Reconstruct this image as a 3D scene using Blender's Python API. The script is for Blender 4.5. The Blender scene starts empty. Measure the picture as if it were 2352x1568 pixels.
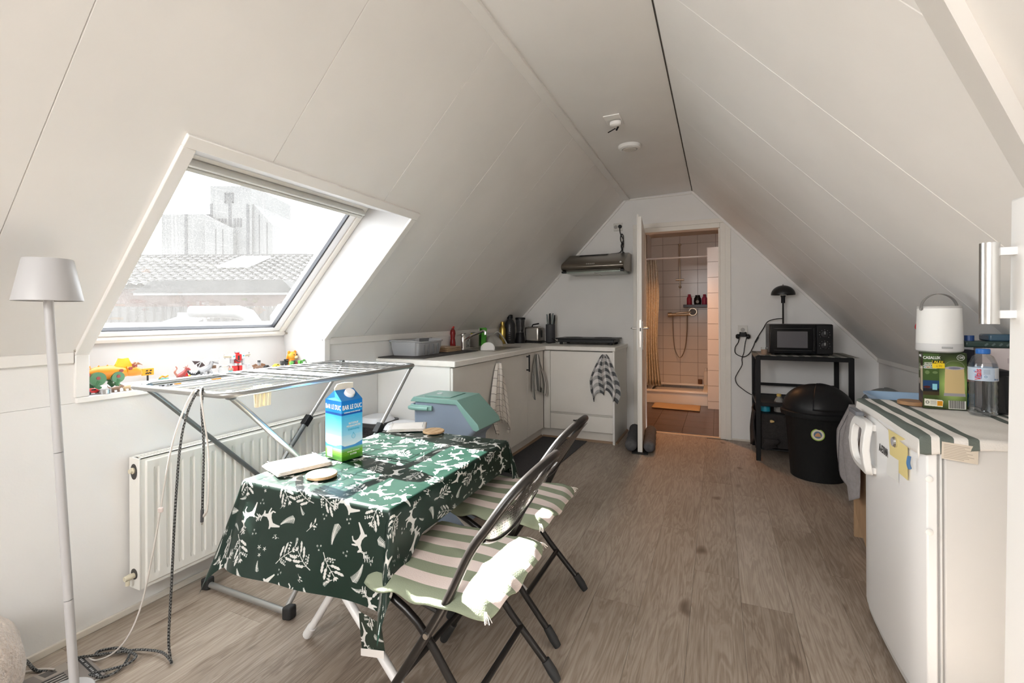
import bpy, bmesh, math, random
import numpy as np
from mathutils import Vector, Matrix
random.seed(7)
S = bpy.context.scene
COL = S.collection
PI = math.pi
# ------------------------------------------------------------------ camera, sky, sun, exposure
YAW = 0.41906
cd = bpy.data.cameras.new('camera')
cam = bpy.data.objects.new('camera', cd)
COL.objects.link(cam)
cd.sensor_width = 36.0
cd.lens = 36.0 * 1063.0 / 2352.0
cd.shift_y = -56.35 / 2352.0
cd.clip_start = 0.02
cam.location = (0, 0, 1.2)
cam.matrix_world = Matrix.Translation((0, 0, 1.2)) @ Matrix.Rotation(YAW, 4, 'Z') @ Matrix.Rotation(PI / 2, 4, 'X') @ Matrix.Rotation(-0.00419, 4, 'Z')
S.camera = cam
S.view_settings.view_transform = 'Standard'
S.view_settings.look = 'None'
S.view_settings.gamma = 1.0
S.view_settings.use_curve_mapping = False
S.view_settings.exposure = 0.31
S.cycles.use_denoising = True
S.cycles.max_bounces = 14
S.cycles.diffuse_bounces = 7
S.cycles.transparent_max_bounces = 16
S.cycles.sample_clamp_indirect = 8.0
SKY = 8.0
wd = bpy.data.worlds.new('hazy_sky'); S.world = wd; wd.use_nodes = True
bg = wd.node_tree.nodes['Background']
bg.inputs[0].default_value = (0.93, 0.965, 1.0, 1); bg.inputs[1].default_value = SKY
def light(name, kind, loc, energy, color=(1, 1, 1), **kw):
    d = bpy.data.lights.new(name, kind); d.energy = energy; d.color = color
    for k, v in kw.items(): setattr(d, k, v)
    o = bpy.data.objects.new(name, d); o.location = loc; COL.objects.link(o)
    return o
def aim(o, direction):
    o.rotation_euler = Vector(direction).to_track_quat('-Z', 'Y').to_euler()
sun = light('sun', 'SUN', (-8, 2, 7), 92.0, (1.0, 0.97, 0.93), angle=math.radians(0.53))
aim(sun, (1, -0.2, -0.65))
# the room goes on behind the camera: two area lights added there as fill
rear = light('rear_fill_high', 'AREA', (-0.50, -1.9, 2.34), 30.0, (0.985, 0.985, 0.99), shape='DISK', size=0.7)
aim(rear, (0.0, 0.86, -0.5))
rear2 = light('rear_fill_left', 'AREA', (-1.25, -1.7, 1.70), 50.0, (1.0, 0.99, 0.975), shape='RECTANGLE', size=0.9, size_y=0.9)
aim(rear2, (0.62, 0.78, -0.08))
bath = light('bathroom_lamp', 'AREA', (-0.62, 5.75, 2.28), 13.5, (1.0, 0.46, 0.19), shape='DISK', size=0.22, spread=2.1)
aim(bath, (0, 0, -1))
por = light('skylight_portal', 'AREA', (-2.13, 1.53, 1.60), 1.0, shape='RECTANGLE', size=1.1, size_y=1.0)
por.data.cycles.is_portal = True
aim(por, (0.723, 0, -0.691))

# ------------------------------------------------------------------ materials
MATS = {}
def mat(name, color=(0.8, 0.8, 0.8), rough=0.5, metal=0.0, var=0.0, vscale=8.0, bump=0.0, bscale=60.0, spec=None,
        trans=0.0, ior=1.45, emit=None, coat=0.0, sss=0.0, rvar=0.0, sheen=0.0, stretch=None):
    if name in MATS: return MATS[name]
    m = bpy.data.materials.new(name); m.use_nodes = True
    nt = m.node_tree; b = nt.nodes['Principled BSDF']
    b.inputs['Base Color'].default_value = (*color, 1)
    b.inputs['Roughness'].default_value = rough
    b.inputs['Metallic'].default_value = metal
    b.inputs['IOR'].default_value = ior
    if spec is not None: b.inputs['Specular IOR Level'].default_value = spec
    if trans: b.inputs['Transmission Weight'].default_value = trans
    if coat: b.inputs['Coat Weight'].default_value = coat
    if sheen: b.inputs['Sheen Weight'].default_value = sheen
    if emit:
        b.inputs['Emission Color'].default_value = (*emit[:3], 1); b.inputs['Emission Strength'].default_value = emit[3]
    if var or bump or rvar:
        tc = nt.nodes.new('ShaderNodeTexCoord'); mp = nt.nodes.new('ShaderNodeMapping')
        nt.links.new(tc.outputs['Object'], mp.inputs[0])
        if stretch: mp.inputs['Scale'].default_value = stretch
    if var:
        n = nt.nodes.new('ShaderNodeTexNoise'); n.inputs['Scale'].default_value = vscale; n.inputs['Detail'].default_value = 5
        nt.links.new(mp.outputs[0], n.inputs['Vector'])
        r = nt.nodes.new('ShaderNodeValToRGB')
        r.color_ramp.elements[0].position = 0.3; r.color_ramp.elements[1].position = 0.7
        r.color_ramp.elements[0].color = (*[c * (1 - var) for c in color], 1)
        r.color_ramp.elements[1].color = (*[min(1, c * (1 + var * 0.6)) for c in color], 1)
        nt.links.new(n.outputs[0], r.inputs[0]); nt.links.new(r.outputs[0], b.inputs['Base Color'])
    if bump:
        n2 = nt.nodes.new('ShaderNodeTexNoise'); n2.inputs['Scale'].default_value = bscale; n2.inputs['Detail'].default_value = 4
        nt.links.new(mp.outputs[0], n2.inputs['Vector'])
        bp = nt.nodes.new('ShaderNodeBump'); bp.inputs['Strength'].default_value = bump; bp.inputs['Distance'].default_value = 0.01
        nt.links.new(n2.outputs[0], bp.inputs['Height']); nt.links.new(bp.outputs[0], b.inputs['Normal'])
    MATS[name] = m
    return m
def img_mat(name, arr, rough=0.5, spec=0.5, bump=0.0, alpha=False):
    """flat print drawn by this script into an image, laid on by UV"""
    h, w = arr.shape[:2]
    im = bpy.data.images.new(name, w, h)
    px = np.ones((h, w, 4), np.float32); px[..., :3] = arr[..., :3]
    im.colorspace_settings.name = 'sRGB'
    im.pixels.foreach_set(px.ravel()); im.update(); im.pack()
    m = mat(name, (1, 1, 1), rough, spec=spec)
    nt = m.node_tree; t = nt.nodes.new('ShaderNodeTexImage'); t.image = im
    nt.links.new(t.outputs[0], nt.nodes['Principled BSDF'].inputs['Base Color'])
    return m

# ------------------------------------------------------------------ mesh building
class B:
    def __init__(s): s.v = []; s.f = []; s.uv = {}
    def add(s, vs, fs):
        k = len(s.v); s.v += [tuple(p) for p in vs]; s.f += [tuple(i + k for i in f) for f in fs]; return s
    def box(s, x0, y0, z0, x1, y1, z1):
        return s.add([(x0, y0, z0), (x1, y0, z0), (x1, y1, z0), (x0, y1, z0), (x0, y0, z1), (x1, y0, z1), (x1, y1, z1), (x0, y1, z1)],
                     [(0, 3, 2, 1), (4, 5, 6, 7), (0, 1, 5, 4), (1, 2, 6, 5), (2, 3, 7, 6), (3, 0, 4, 7)])
    def obox(s, c, ax, ay, az):
        """box from centre and three half-axis vectors"""
        c, ax, ay, az = map(Vector, (c, ax, ay, az)); vs = []
        for k in (-1, 1):
            for (i, j) in ((-1, -1), (1, -1), (1, 1), (-1, 1)): vs.append(c + ax * i + ay * j + az * k)
        return s.add(vs, [(0, 3, 2, 1), (4, 5, 6, 7), (0, 1, 5, 4), (1, 2, 6, 5), (2, 3, 7, 6), (3, 0, 4, 7)])
    def tube(s, pts, r, n=8, cap=True, closed=False):
        pts = [Vector(p) for p in pts]; m = len(pts); rs = r if isinstance(r, (list, tuple)) else [r] * m
        vs = []; up = None
        for i, p in enumerate(pts):
            if closed: t = pts[(i + 1) % m] - pts[i - 1]
            else: t = pts[min(i + 1, m - 1)] - pts[max(i - 1, 0)]
            t = t.normalized() if t.length > 1e-9 else Vector((0, 0, 1))
            if up is None:
                a = Vector((0, 0, 1)) if abs(t.z) < 0.9 else Vector((1, 0, 0))
                up = (a - t * a.dot(t)).normalized()
            else:
                up = up - t * up.dot(t)
                up = up.normalized() if up.length > 1e-6 else Vector((1, 0, 0))
            q = t.cross(up)
            for k in range(n):
                an = 2 * PI * k / n; vs.append(p + (up * math.cos(an) + q * math.sin(an)) * rs[i])
        fs = []
        for i in range(m if closed else m - 1):
            a = i * n; b = ((i + 1) % m) * n
            for k in range(n): fs.append((a + k, a + (k + 1) % n, b + (k + 1) % n, b + k))
        if cap and not closed:
            fs.append(tuple(range(n - 1, -1, -1))); fs.append(tuple((m - 1) * n + k for k in range(n)))
        return s.add(vs, fs)
    def lathe(s, prof, c=(0, 0, 0), n=24, sx=1.0, sy=1.0, axis='z', cap=True, rot=0.0):
        vs = []; m = len(prof)
        for (r, h) in prof:
            for k in range(n):
                a = 2 * PI * k / n + rot; x, y = r * math.cos(a) * sx, r * math.sin(a) * sy
                p = {'z': (x, y, h), 'x': (h, x, y), 'y': (x, h, y)}[axis]
                vs.append((c[0] + p[0], c[1] + p[1], c[2] + p[2]))
        fs = []
        for i in range(m - 1):
            for k in range(n):
                a, b2 = i * n + k, i * n + (k + 1) % n
                fs.append((a, b2, b2 + n, a + n))
        if cap:
            fs.append(tuple(range(n - 1, -1, -1))); fs.append(tuple((m - 1) * n + k for k in range(n)))
        return s.add(vs, fs)
    def ball(s, c, rx, ry=None, rz=None, n=12, m=8):
        ry = rx if ry is None else ry; rz = rx if rz is None else rz
        vs = [(c[0], c[1], c[2] - rz)]; fs = []
        for i in range(1, m):
            th = PI * i / m
            for k in range(n):
                a = 2 * PI * k / n
                vs.append((c[0] + rx * math.sin(th) * math.cos(a), c[1] + ry * math.sin(th) * math.sin(a), c[2] - rz * math.cos(th)))
        vs.append((c[0], c[1], c[2] + rz)); L = len(vs) - 1
        for k in range(n):
            fs.append((0, 1 + (k + 1) % n, 1 + k)); fs.append((L, 1 + (m - 2) * n + k, 1 + (m - 2) * n + (k + 1) % n))
        for i in range(m - 2):
            for k in range(n):
                a = 1 + i * n + k; b2 = 1 + i * n + (k + 1) % n
                fs.append((a, b2, b2 + n, a + n))
        return s.add(vs, fs)
    def prism(s, poly, d0, d1, plane='xz'):
        """extrude a polygon: 'xz' along y, 'yz' along x, 'xy' along z"""
        def P(a, b, d): return {'xz': (a, d, b), 'yz': (d, a, b), 'xy': (a, b, d)}[plane]
        n = len(poly); vs = [P(a, b, d0) for a, b in poly] + [P(a, b, d1) for a, b in poly]
        fs = [tuple(range(n))[::-1], tuple(range(n, 2 * n))] + [(i, (i + 1) % n, n + (i + 1) % n, n + i) for i in range(n)]
        return s.add(vs, fs)
    def grid(s, fn, nu, nv, uvfn=None, wrap=False):
        k = len(s.v)
        for j in range(nv + 1):
            for i in range(nu + 1):
                s.v.append(tuple(fn(i / nu, j / nv)))
                if uvfn: s.uv[len(s.v) - 1] = uvfn(i / nu, j / nv)
        for j in range(nv):
            for i in range(nu):
                a = k + j * (nu + 1) + i; s.f.append((a, a + 1, a + nu + 2, a + nu + 1))
        return s
    def xf(s, M, start=0):
        s.v[start:] = [tuple(M @ Vector(p)) for p in s.v[start:]]; return s
    def mesh(s, name, origin=(0, 0, 0), smooth=False, recalc=True, ang=35):
        me = bpy.data.meshes.new(name)
        me.from_pydata([(p[0] - origin[0], p[1] - origin[1], p[2] - origin[2]) for p in s.v], [], s.f)
        if s.uv:
            ul = me.uv_layers.new(name='UVMap')
            for lp in me.loops:
                if lp.vertex_index in s.uv: ul.data[lp.index].uv = s.uv[lp.vertex_index]
        if recalc:
            bm = bmesh.new(); bm.from_mesh(me); bmesh.ops.recalc_face_normals(bm, faces=bm.faces); bm.to_mesh(me); bm.free()
        if smooth:
            me.polygons.foreach_set('use_smooth', [True] * len(me.polygons))
            if ang < 180: me.set_sharp_from_angle(angle=math.radians(ang))
        me.update()
        return me
def root_of(o):
    while o.parent: o = o.parent
    return o
def part(b, name, m, parent=None, smooth=False, bev=0.0, seg=2, solid=0.0, sub=0, world=True, ang=35, recalc=True, label=None, kind=None):
    """ONE mesh object; coordinates are given in the room's frame and brought into the thing's own"""
    org = (0, 0, 0)
    if parent is not None and world:
        org = root_of(parent).location
    me = b.mesh(name, org, smooth, recalc, ang) if isinstance(b, B) else b
    if m is not None and not me.materials: me.materials.append(m)
    o = bpy.data.objects.new(name, me); COL.objects.link(o)
    if parent is not None: o.parent = parent
    if sub:
        q = o.modifiers.new('sub', 'SUBSURF'); q.levels = sub; q.render_levels = sub
    if solid:
        q = o.modifiers.new('solid', 'SOLIDIFY'); q.thickness = abs(solid); q.offset = 0 if solid > 0 else -1
    if bev:
        q = o.modifiers.new('bev', 'BEVEL'); q.width = bev; q.segments = seg; q.limit_method = 'ANGLE'; q.angle_limit = math.radians(40)
        q.harden_normals = False
        if not smooth:
            me.polygons.foreach_set('use_smooth', [True] * len(me.polygons)); me.set_sharp_from_angle(angle=math.radians(38))
    if label: o['label'] = label
    if kind: o['kind'] = kind
    return o
def thing(name, label, cat, loc=(0, 0, 0), group=None, rz=0.0):
    o = bpy.data.objects.new(name, None); COL.objects.link(o); o.location = loc; o.rotation_euler = (0, 0, rz)
    o.empty_display_size = 0.05
    o['label'] = label; o['category'] = cat
    if group: o['group'] = group
    return o
def tag(o, label, cat, group=None):
    o['label'] = label; o['category'] = cat
    if group: o['group'] = group
    return o
def solo(b, name, m, label, cat, loc, group=None, **kw):
    """a thing that is one mesh, with its origin at its base"""
    me = b.mesh(name, loc, kw.pop('smooth', False), ang=kw.pop('ang', 35))
    o = part(me, name, m, None, **kw); o.location = loc
    return tag(o, label, cat, group)
def struct(b, name, m, parent=None, **kw):
    o = part(b, name, m, parent, **kw)
    if parent is None: o['kind'] = 'structure'
    return o
def sempty(name):
    o = bpy.data.objects.new(name, None); COL.objects.link(o); o['kind'] = 'structure'; o.empty_display_size = 0.05
    return o
def dup(root, loc=None, rz=None, label=None, group=None):
    r = root.copy(); COL.objects.link(r)
    if loc is not None: r.location = loc
    if rz is not None: r.rotation_euler = (0, 0, rz)
    if label: r['label'] = label
    if group: r['group'] = group
    for ch in list(root.children):
        c = ch.copy(); COL.objects.link(c); c.parent = r
        for g in list(ch.children):
            d = g.copy(); COL.objects.link(d); d.parent = c
    return r
def text(body, size, o, u, v, m, parent, name='lettering', bold=0.0, squeeze=1.0, align='CENTER', depth=0.0004):
    """flat lettering: o = anchor, u = reading direction, v = up, in the room's frame"""
    cu = bpy.data.curves.new('txt', 'FONT'); cu.body = body; cu.size = size; cu.align_x = align; cu.align_y = 'CENTER'
    cu.extrude = depth; cu.offset = bold; cu.resolution_u = 3
    t = bpy.data.objects.new('txt', cu); COL.objects.link(t)
    dg = bpy.context.evaluated_depsgraph_get()
    me = bpy.data.meshes.new_from_object(t.evaluated_get(dg))
    bpy.data.objects.remove(t); bpy.data.curves.remove(cu)
    u = Vector(u).normalized(); v = Vector(v).normalized(); n = u.cross(v)
    org = Vector(root_of(parent).location) if parent is not None else Vector((0, 0, 0))
    M = Matrix(((u.x * squeeze, v.x, n.x, o[0] - org.x), (u.y * squeeze, v.y, n.y, o[1] - org.y), (u.z * squeeze, v.z, n.z, o[2] - org.z), (0, 0, 0, 1)))
    me.transform(M); me.name = name; me.materials.clear(); me.materials.append(m)
    ob = bpy.data.objects.new(name, me); COL.objects.link(ob); ob.parent = parent
    return ob
def lerp(a, b, t): return a + (b - a) * t
def curve_pts(P, n=8):
    """Catmull-Rom through P"""
    P = [Vector(p) for p in P]; out = []
    for i in range(len(P) - 1):
        p0 = P[max(i - 1, 0)]; p1 = P[i]; p2 = P[i + 1]; p3 = P[min(i + 2, len(P) - 1)]
        for k in range(n):
            t = k / n
            out.append(0.5 * ((2 * p1) + (p2 - p0) * t + (2 * p0 - 5 * p1 + 4 * p2 - p3) * t * t + (3 * p1 - p0 - 3 * p2 + p3) * t ** 3))
    out.append(P[-1]); return out
WHITE = mat('white_paint', (0.80, 0.788, 0.768), 0.45, var=0.04, vscale=2.5)
WALLW = mat('wall_paint', (0.80, 0.79, 0.775), 0.7, var=0.05, vscale=1.6, bump=0.05, bscale=120)
TRIM = mat('trim_paint', (0.80, 0.78, 0.75), 0.35, var=0.03, vscale=4)
GLOSSW = mat('white_gloss', (0.84, 0.83, 0.81), 0.3)
BLACK = mat('black_plastic', (0.010, 0.010, 0.011), 0.45, spec=0.3)
BLKMET = mat('black_enamel', (0.012, 0.010, 0.009), 0.3, spec=0.45)
RUBBER = mat('rubber_black', (0.02, 0.02, 0.02), 0.7)
CHROME = mat('chrome', (0.75, 0.74, 0.72), 0.15, metal=1.0)
STEEL = mat('brushed_steel', (0.52, 0.49, 0.45), 0.32, metal=1.0, bump=0.03, bscale=90, stretch=(1, 30, 1))
WHITEP = mat('white_plastic', (0.80, 0.79, 0.77), 0.4)
# ------------------------------------------------------------------ the room
XL, XR, YF, YB, ZC = -2.2, 1.27, 4.96, -3.0, 2.43
LA, LB = Vector((-2.2, 0, 1.07)), Vector((-0.9, 0, 2.43))
RA, RB = Vector((1.27, 0, 0.82)), Vector((-0.23, 0, 2.45))
LT = (LB - LA).normalized(); LN = Vector((-LT.z, 0, LT.x)); LLEN = (LB - LA).length
RT = (RB - RA).normalized(); RN = Vector((RT.z, 0, -RT.x)); RLEN = (RB - RA).length
def basis(o, ex, ey, ez):
    return Matrix(((ex[0], ey[0], ez[0], o[0]), (ex[1], ey[1], ez[1], o[1]), (ex[2], ey[2], ez[2], o[2]), (0, 0, 0, 1)))
ML = basis(LA, (0, 1, 0), LT, LN)      # (y, up the slope, outward) of the left slope
MR = basis(RA, (0, 1, 0), RT, RN)
def PL(s, d, y): return LA + LT * s + LN * d + Vector((0, y, 0))
def PR(s, d, y): return RA + RT * s + RN * d + Vector((0, y, 0))
WY0, WY1, WS = 0.955, 2.105, 0.941     # opening of the roof window

def wood_floor(name):
    m = bpy.data.materials.new(name); m.use_nodes = True; nt = m.node_tree; b = nt.nodes['Principled BSDF']
    tc = nt.nodes.new('ShaderNodeTexCoord'); oi = nt.nodes.new('ShaderNodeObjectInfo')
    add = nt.nodes.new('ShaderNodeVectorMath'); add.operation = 'ADD'
    mul = nt.nodes.new('ShaderNodeVectorMath'); mul.operation = 'SCALE'; mul.inputs['Scale'].default_value = 37.0
    cmb = nt.nodes.new('ShaderNodeCombineXYZ')
    nt.links.new(oi.outputs['Random'], cmb.inputs[0]); nt.links.new(oi.outputs['Random'], cmb.inputs[1])
    nt.links.new(cmb.outputs[0], mul.inputs[0]); nt.links.new(tc.outputs['Object'], add.inputs[0]); nt.links.new(mul.outputs[0], add.inputs[1])
    def noise(scale, sx, sy, detail=6, dist=0.0):
        mp = nt.nodes.new('ShaderNodeMapping'); mp.inputs['Scale'].default_value = (sx, sy, 1)
        nt.links.new(add.outputs[0], mp.inputs[0])
        n = nt.nodes.new('ShaderNodeTexNoise'); n.inputs['Scale'].default_value = scale; n.inputs['Detail'].default_value = detail
        n.inputs['Distortion'].default_value = dist
        nt.links.new(mp.outputs[0], n.inputs['Vector']); return n
    n1 = noise(5.0, 3.2, 0.35, 5, 1.2)      # cathedral figure
    n2 = noise(30.0, 6.0, 0.25, 6)          # fine fibre
    n3 = noise(1.6, 1.0, 0.6, 2)            # broad tone
    n4 = noise(4.5, 1.6, 0.9, 1, 0.3)       # knots
    sn = nt.nodes.new('ShaderNodeMath'); sn.operation = 'MULTIPLY'; sn.inputs[1].default_value = 46.0
    nt.links.new(n1.outputs[0], sn.inputs[0])
    si = nt.nodes.new('ShaderNodeMath'); si.operation = 'SINE'; nt.links.new(sn.outputs[0], si.inputs[0])
    def mad(a, k, c):
        q = nt.nodes.new('ShaderNodeMath'); q.operation = 'MULTIPLY_ADD'; nt.links.new(a, q.inputs[0]); q.inputs[1].default_value = k
        if isinstance(c, float): q.inputs[2].default_value = c
        else: nt.links.new(c, q.inputs[2])
        return q.outputs[0]
    v = mad(si.outputs[0], 0.10, mad(n2.outputs[0], 0.58, mad(n3.outputs[0], 0.50, mad(oi.outputs['Random'], 0.16, -0.115))))
    r = nt.nodes.new('ShaderNodeValToRGB'); e = r.color_ramp.elements
    e[0].position = 0.12; e[0].color = (0.155, 0.115, 0.085, 1)
    e[1].position = 0.80; e[1].color = (0.43, 0.365, 0.305, 1)
    k = e.new(0.45); k.color = (0.295, 0.237, 0.188, 1)
    nt.links.new(v, r.inputs[0])
    kr = nt.nodes.new('ShaderNodeValToRGB'); kr.color_ramp.elements[0].position = 0.69; kr.color_ramp.elements[1].position = 0.78
    nt.links.new(n4.outputs[0], kr.inputs[0])
    mx = nt.nodes.new('ShaderNodeMix'); mx.data_type = 'RGBA'
    nt.links.new(kr.outputs[0], mx.inputs['Factor']); nt.links.new(r.outputs[0], mx.inputs['A']); mx.inputs['B'].default_value = (0.11, 0.075, 0.05, 1)
    nt.links.new(mx.outputs['Result'], b.inputs['Base Color'])
    b.inputs['Roughness'].default_value = 0.42; b.inputs['Specular IOR Level'].default_value = 0.4
    bp = nt.nodes.new('ShaderNodeBump'); bp.inputs['Strength'].default_value = 0.12; bp.inputs['Distance'].default_value = 0.002
    nt.links.new(n2.outputs[0], bp.inputs['Height']); nt.links.new(bp.outputs[0], b.inputs['Normal'])
    return m
OAK = wood_floor('grey_oak_laminate')
fl = sempty('floor')
struct(B().box(XL - .1, YB - .1, -0.06, XR + .1, YF + 0.05, -0.009), 'subfloor', mat('underlay', (0.10, 0.075, 0.055), 0.9), fl)
PW, PLN = 0.192, 1.29
plank_me = {}
def plank(x, y0, y1):
    L = round(y1 - y0, 4)
    if L not in plank_me:
        plank_me[L] = B().box(0.0004, 0.0004, -0.008, PW - 0.0004, L - 0.0004, 0).mesh('plank')
        plank_me[L].materials.append(OAK)
    o = part(plank_me[L], 'plank', None, fl); o.location = (x, y0, 0)
rp = random.Random(3)
c = 0; x = XL - 0.02
while x < XR:
    y = YB - [0.0, 0.45, 0.9, 0.2, 0.68, 1.1][c % 6]
    while y < YF:
        a, b_ = max(y, YB), min(y + PLN, YF)
        if b_ - a > 0.05: plank(x, a, b_)
        y += PLN
    x += PW; c += 1
# knee walls
wl = sempty('wall_left')
b = B()
b.box(XL - .1, YB, 0, XL, YF, 0.884)
b.box(XL - .1, YB, 0.885, XL, WY0 - .004, 1.09); b.box(XL - .1, WY1 + .004, 0.885, XL, YF, 1.09)
struct(b, 'plaster', WALLW, wl)
struct(B().box(XR, YB, 0, XR + .1, YF, 0.84), 'wall_right', WALLW)
struct(B().box(XL - .1, YB - .1, 0, XR + .1, YB, 2.6), 'wall_back', WALLW)
# far gable wall with its doorway
DX0, DX1, DZ = -0.760, 0.068, 2.112
b = B()
b.prism([(XL - .1, 0), (DX0, 0), (DX0, DZ), (-0.9, 2.55), (XL - .1, 1.15)], YF, YF + .1)
b.prism([(DX1, 0), (XR + .1, 0), (XR + .1, 0.9), (DX1, 2.22)], YF, YF + .1)
b.prism([(DX0, DZ), (DX1, DZ), (DX1, 2.22), (-0.2, 2.55), (-0.9, 2.55)], YF, YF + .1)
struct(b, 'wall_far', WALLW)

# left slope: sheets 61 cm wide with open joints, on a backing
cl = sempty('ceiling')
HY0_, HY1_, HS_ = WY0 - .004, WY1 + .004, WS + .004
def slope_poly(a, b_, LEN):
    """outline in (y, s) of one sheet of the left slope, cut round the window opening"""
    if b_ <= HY0_ or a >= HY1_: return [(a, 0), (b_, 0), (b_, LEN), (a, LEN)]
    if a < HY0_: return [(a, 0), (HY0_, 0), (HY0_, HS_), (b_, HS_), (b_, LEN), (a, LEN)]
    if b_ > HY1_: return [(a, HS_), (HY1_, HS_), (HY1_, 0), (b_, 0), (b_, LEN), (a, LEN)]
    return [(a, HS_), (b_, HS_), (b_, LEN), (a, LEN)]
GL = [YB, -2.48, -1.86, -1.24, -0.62, 0.0, 0.605, 1.22, 1.85, 2.455, 3.07, 3.68, 4.29, 4.9, YF]
for a, b_ in zip(GL, GL[1:]):
    q = B().prism(slope_poly(a + .0002, b_ - .0002, LLEN + .02), 0, 0.012, 'xy').xf(ML)
    struct(q, 'ceiling_panel', WHITE, cl, bev=0.0020, seg=1)
for (a, b_, s0) in ((YB, HY0_, -0.02), (HY0_, HY1_, HS_), (HY1_, YF + .1, -0.02)):
    struct(B().prism([(a, s0), (b_, s0), (b_, LLEN + .1), (a, LLEN + .1)], 0.0125, 0.06, 'xy').xf(ML), 'roof_board', TRIM, cl)
GR = [YB, -2.51, -1.89, -1.27, -0.65, -0.03, 0.57, 1.17, 1.77, 2.37, 3.03, 3.65, 4.26, 4.87, YF]
for a, b_ in zip(GR, GR[1:]):
    q = B().prism([(a + .0002, 0), (b_ - .0002, 0), (b_ - .0002, RLEN), (a + .0002, RLEN)], 0, 0.012, 'xy').xf(MR)
    struct(q, 'ceiling_panel', WHITE, cl, bev=0.0020, seg=1)
struct(B().prism([(YB, -0.02), (YF + .1, -0.02), (YF + .1, RLEN + .1), (YB, RLEN + .1)], 0.0125, 0.06, 'xy').xf(MR), 'roof_board', TRIM, cl)
q = B().add([(-0.93, YB, 2.438), (-0.2325, YB, 2.452), (-0.2325, YF, 2.452), (-0.93, YF, 2.438), (-0.93, YB, 2.50), (-0.2, YB, 2.50), (-0.2, YF, 2.50), (-0.93, YF, 2.50)],
            [(0, 1, 2, 3), (4, 7, 6, 5), (0, 4, 5, 1), (1, 5, 6, 2), (2, 6, 7, 3), (3, 7, 4, 0)])
struct(q, 'ridge_board', WHITE, cl)
# battens and cover strips
struct(B().box(-0.2365, YB, 2.449, -0.2315, YF, 2.4535), 'trim_10', mat('joint_dark', (0.06, 0.05, 0.045), 0.9))
struct(B().box(-0.905, YB, 2.424, -0.845, YF, 2.44), 'trim_1', TRIM, bev=0.003)
struct(B().box(XL, YB, 1.034, XL + .012, WY0 - .045, 1.076), 'trim_2', TRIM, bev=0.003)
struct(B().box(XL, WY1 + .045, 1.034, XL + .012, YF, 1.076), 'trim_3', TRIM, bev=0.003)
struct(B().box(XR - .012, YB, 0.795, XR, YF, 0.832), 'trim_4', TRIM, bev=0.003)
struct(B().box(-0.89, YF - .012, 2.418, -0.24, YF, 2.437), 'trim_5', TRIM, bev=0.004)
def strip(p0, p1, w, t, nm, outward):
    p0, p1 = Vector(p0), Vector(p1); d = p1 - p0; n = Vector(outward).normalized()
    yv = Vector((0, -1, 0))
    struct(B().obox((p0 + p1) / 2 + yv * t / 2 - n * w / 2, d / 2, yv * t / 2, n * w / 2), nm, TRIM, bev=0.003)
strip(LA + Vector((0, YF, 0)), LB + Vector((0, YF, 0)), 0.022, 0.014, 'trim_6', LN)
strip(RA + Vector((0, YF, 0)), RB + Vector((0, YF, 0)), 0.022, 0.014, 'trim_7', RN)
BASEP = mat('baseboard_paint', (0.70, 0.65, 0.575), 0.5, var=0.05)
struct(B().box(XL, YB, 0, XL + .012, 2.6, 0.026), 'baseboard_left', BASEP, bev=0.003)
struct(B().box(XR - .012, YB, 0, XR, YF, 0.03), 'baseboard_right', BASEP, bev=0.003)
struct(B().box(0.118, YF - .010, 0, XR, YF, 0.018), 'baseboard_far', BASEP, bev=0.003)
# boxed-in beam under the right slope, near the camera
bm_ = B()
a0, a1 = PR(0, 0, 0), None
e0, e1 = Vector((0.02, 0.79, 2.178)), Vector((0.80, 1.63, 1.33))
wv = Vector((0.62, -0.78, -0.1)).normalized()
wv = (wv - RN * wv.dot(RN)).normalized()
dv = (e1 - e0); cc = (e0 + e1) / 2
sec = [(0, 0), (.118, .040), (.120, .016), (.80, .016), (.80, -.02), (0, -.02)]        # (across, out of the slope)
vs = [e + wv * w_ - RN * p_ for e in (e0, e1) for w_, p_ in sec]
k6 = len(sec)
bm_.add(vs, [tuple(range(k6)), tuple(range(2 * k6 - 1, k6 - 1, -1))] + [(i, (i + 1) % k6, k6 + (i + 1) % k6, k6 + i) for i in range(k6)])
struct(bm_, 'trim_8', TRIM)

# ------------------------------------------------------------------ roof window
w1 = sempty('window_1')
D0 = 0.262
fs0, fs1 = -0.215, 0.80               # frame, along the slope, at depth D0
bt = PL(fs0, D0, 0); tp = PL(fs1, D0, 0)
SZ = 0.905; SBX = -2.50               # sill height and back
rev_poly = [(-2.2, SZ - .02), (-2.2, 1.07), tuple((PL(WS, 0, 0)).xz), tuple(PL(WS + .02, 0.06, 0).xz), tuple(PL(fs1 + .03, D0 + .02, 0).xz), tuple(PL(fs1 + .03, D0 + .12, 0).xz),
            tuple(PL(fs0 - .03, D0 + .12, 0).xz), (SBX - .10, SZ + 0.05), (SBX - .10, SZ - .02)]
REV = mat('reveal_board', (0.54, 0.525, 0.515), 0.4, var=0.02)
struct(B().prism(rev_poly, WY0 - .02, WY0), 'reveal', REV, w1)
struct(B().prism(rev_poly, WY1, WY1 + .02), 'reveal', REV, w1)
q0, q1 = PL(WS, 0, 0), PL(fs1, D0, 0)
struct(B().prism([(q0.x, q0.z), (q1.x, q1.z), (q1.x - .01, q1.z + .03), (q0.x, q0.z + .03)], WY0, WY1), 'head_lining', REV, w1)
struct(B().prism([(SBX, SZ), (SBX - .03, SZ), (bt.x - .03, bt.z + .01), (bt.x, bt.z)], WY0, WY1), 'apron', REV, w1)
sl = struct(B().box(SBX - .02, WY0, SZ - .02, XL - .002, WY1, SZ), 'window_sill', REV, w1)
struct(B().box(XL - .01, 0.916, SZ - .022, XL + .014, 2.15, SZ), 'sill_nosing', TRIM, w1, bev=0.003)
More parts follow.
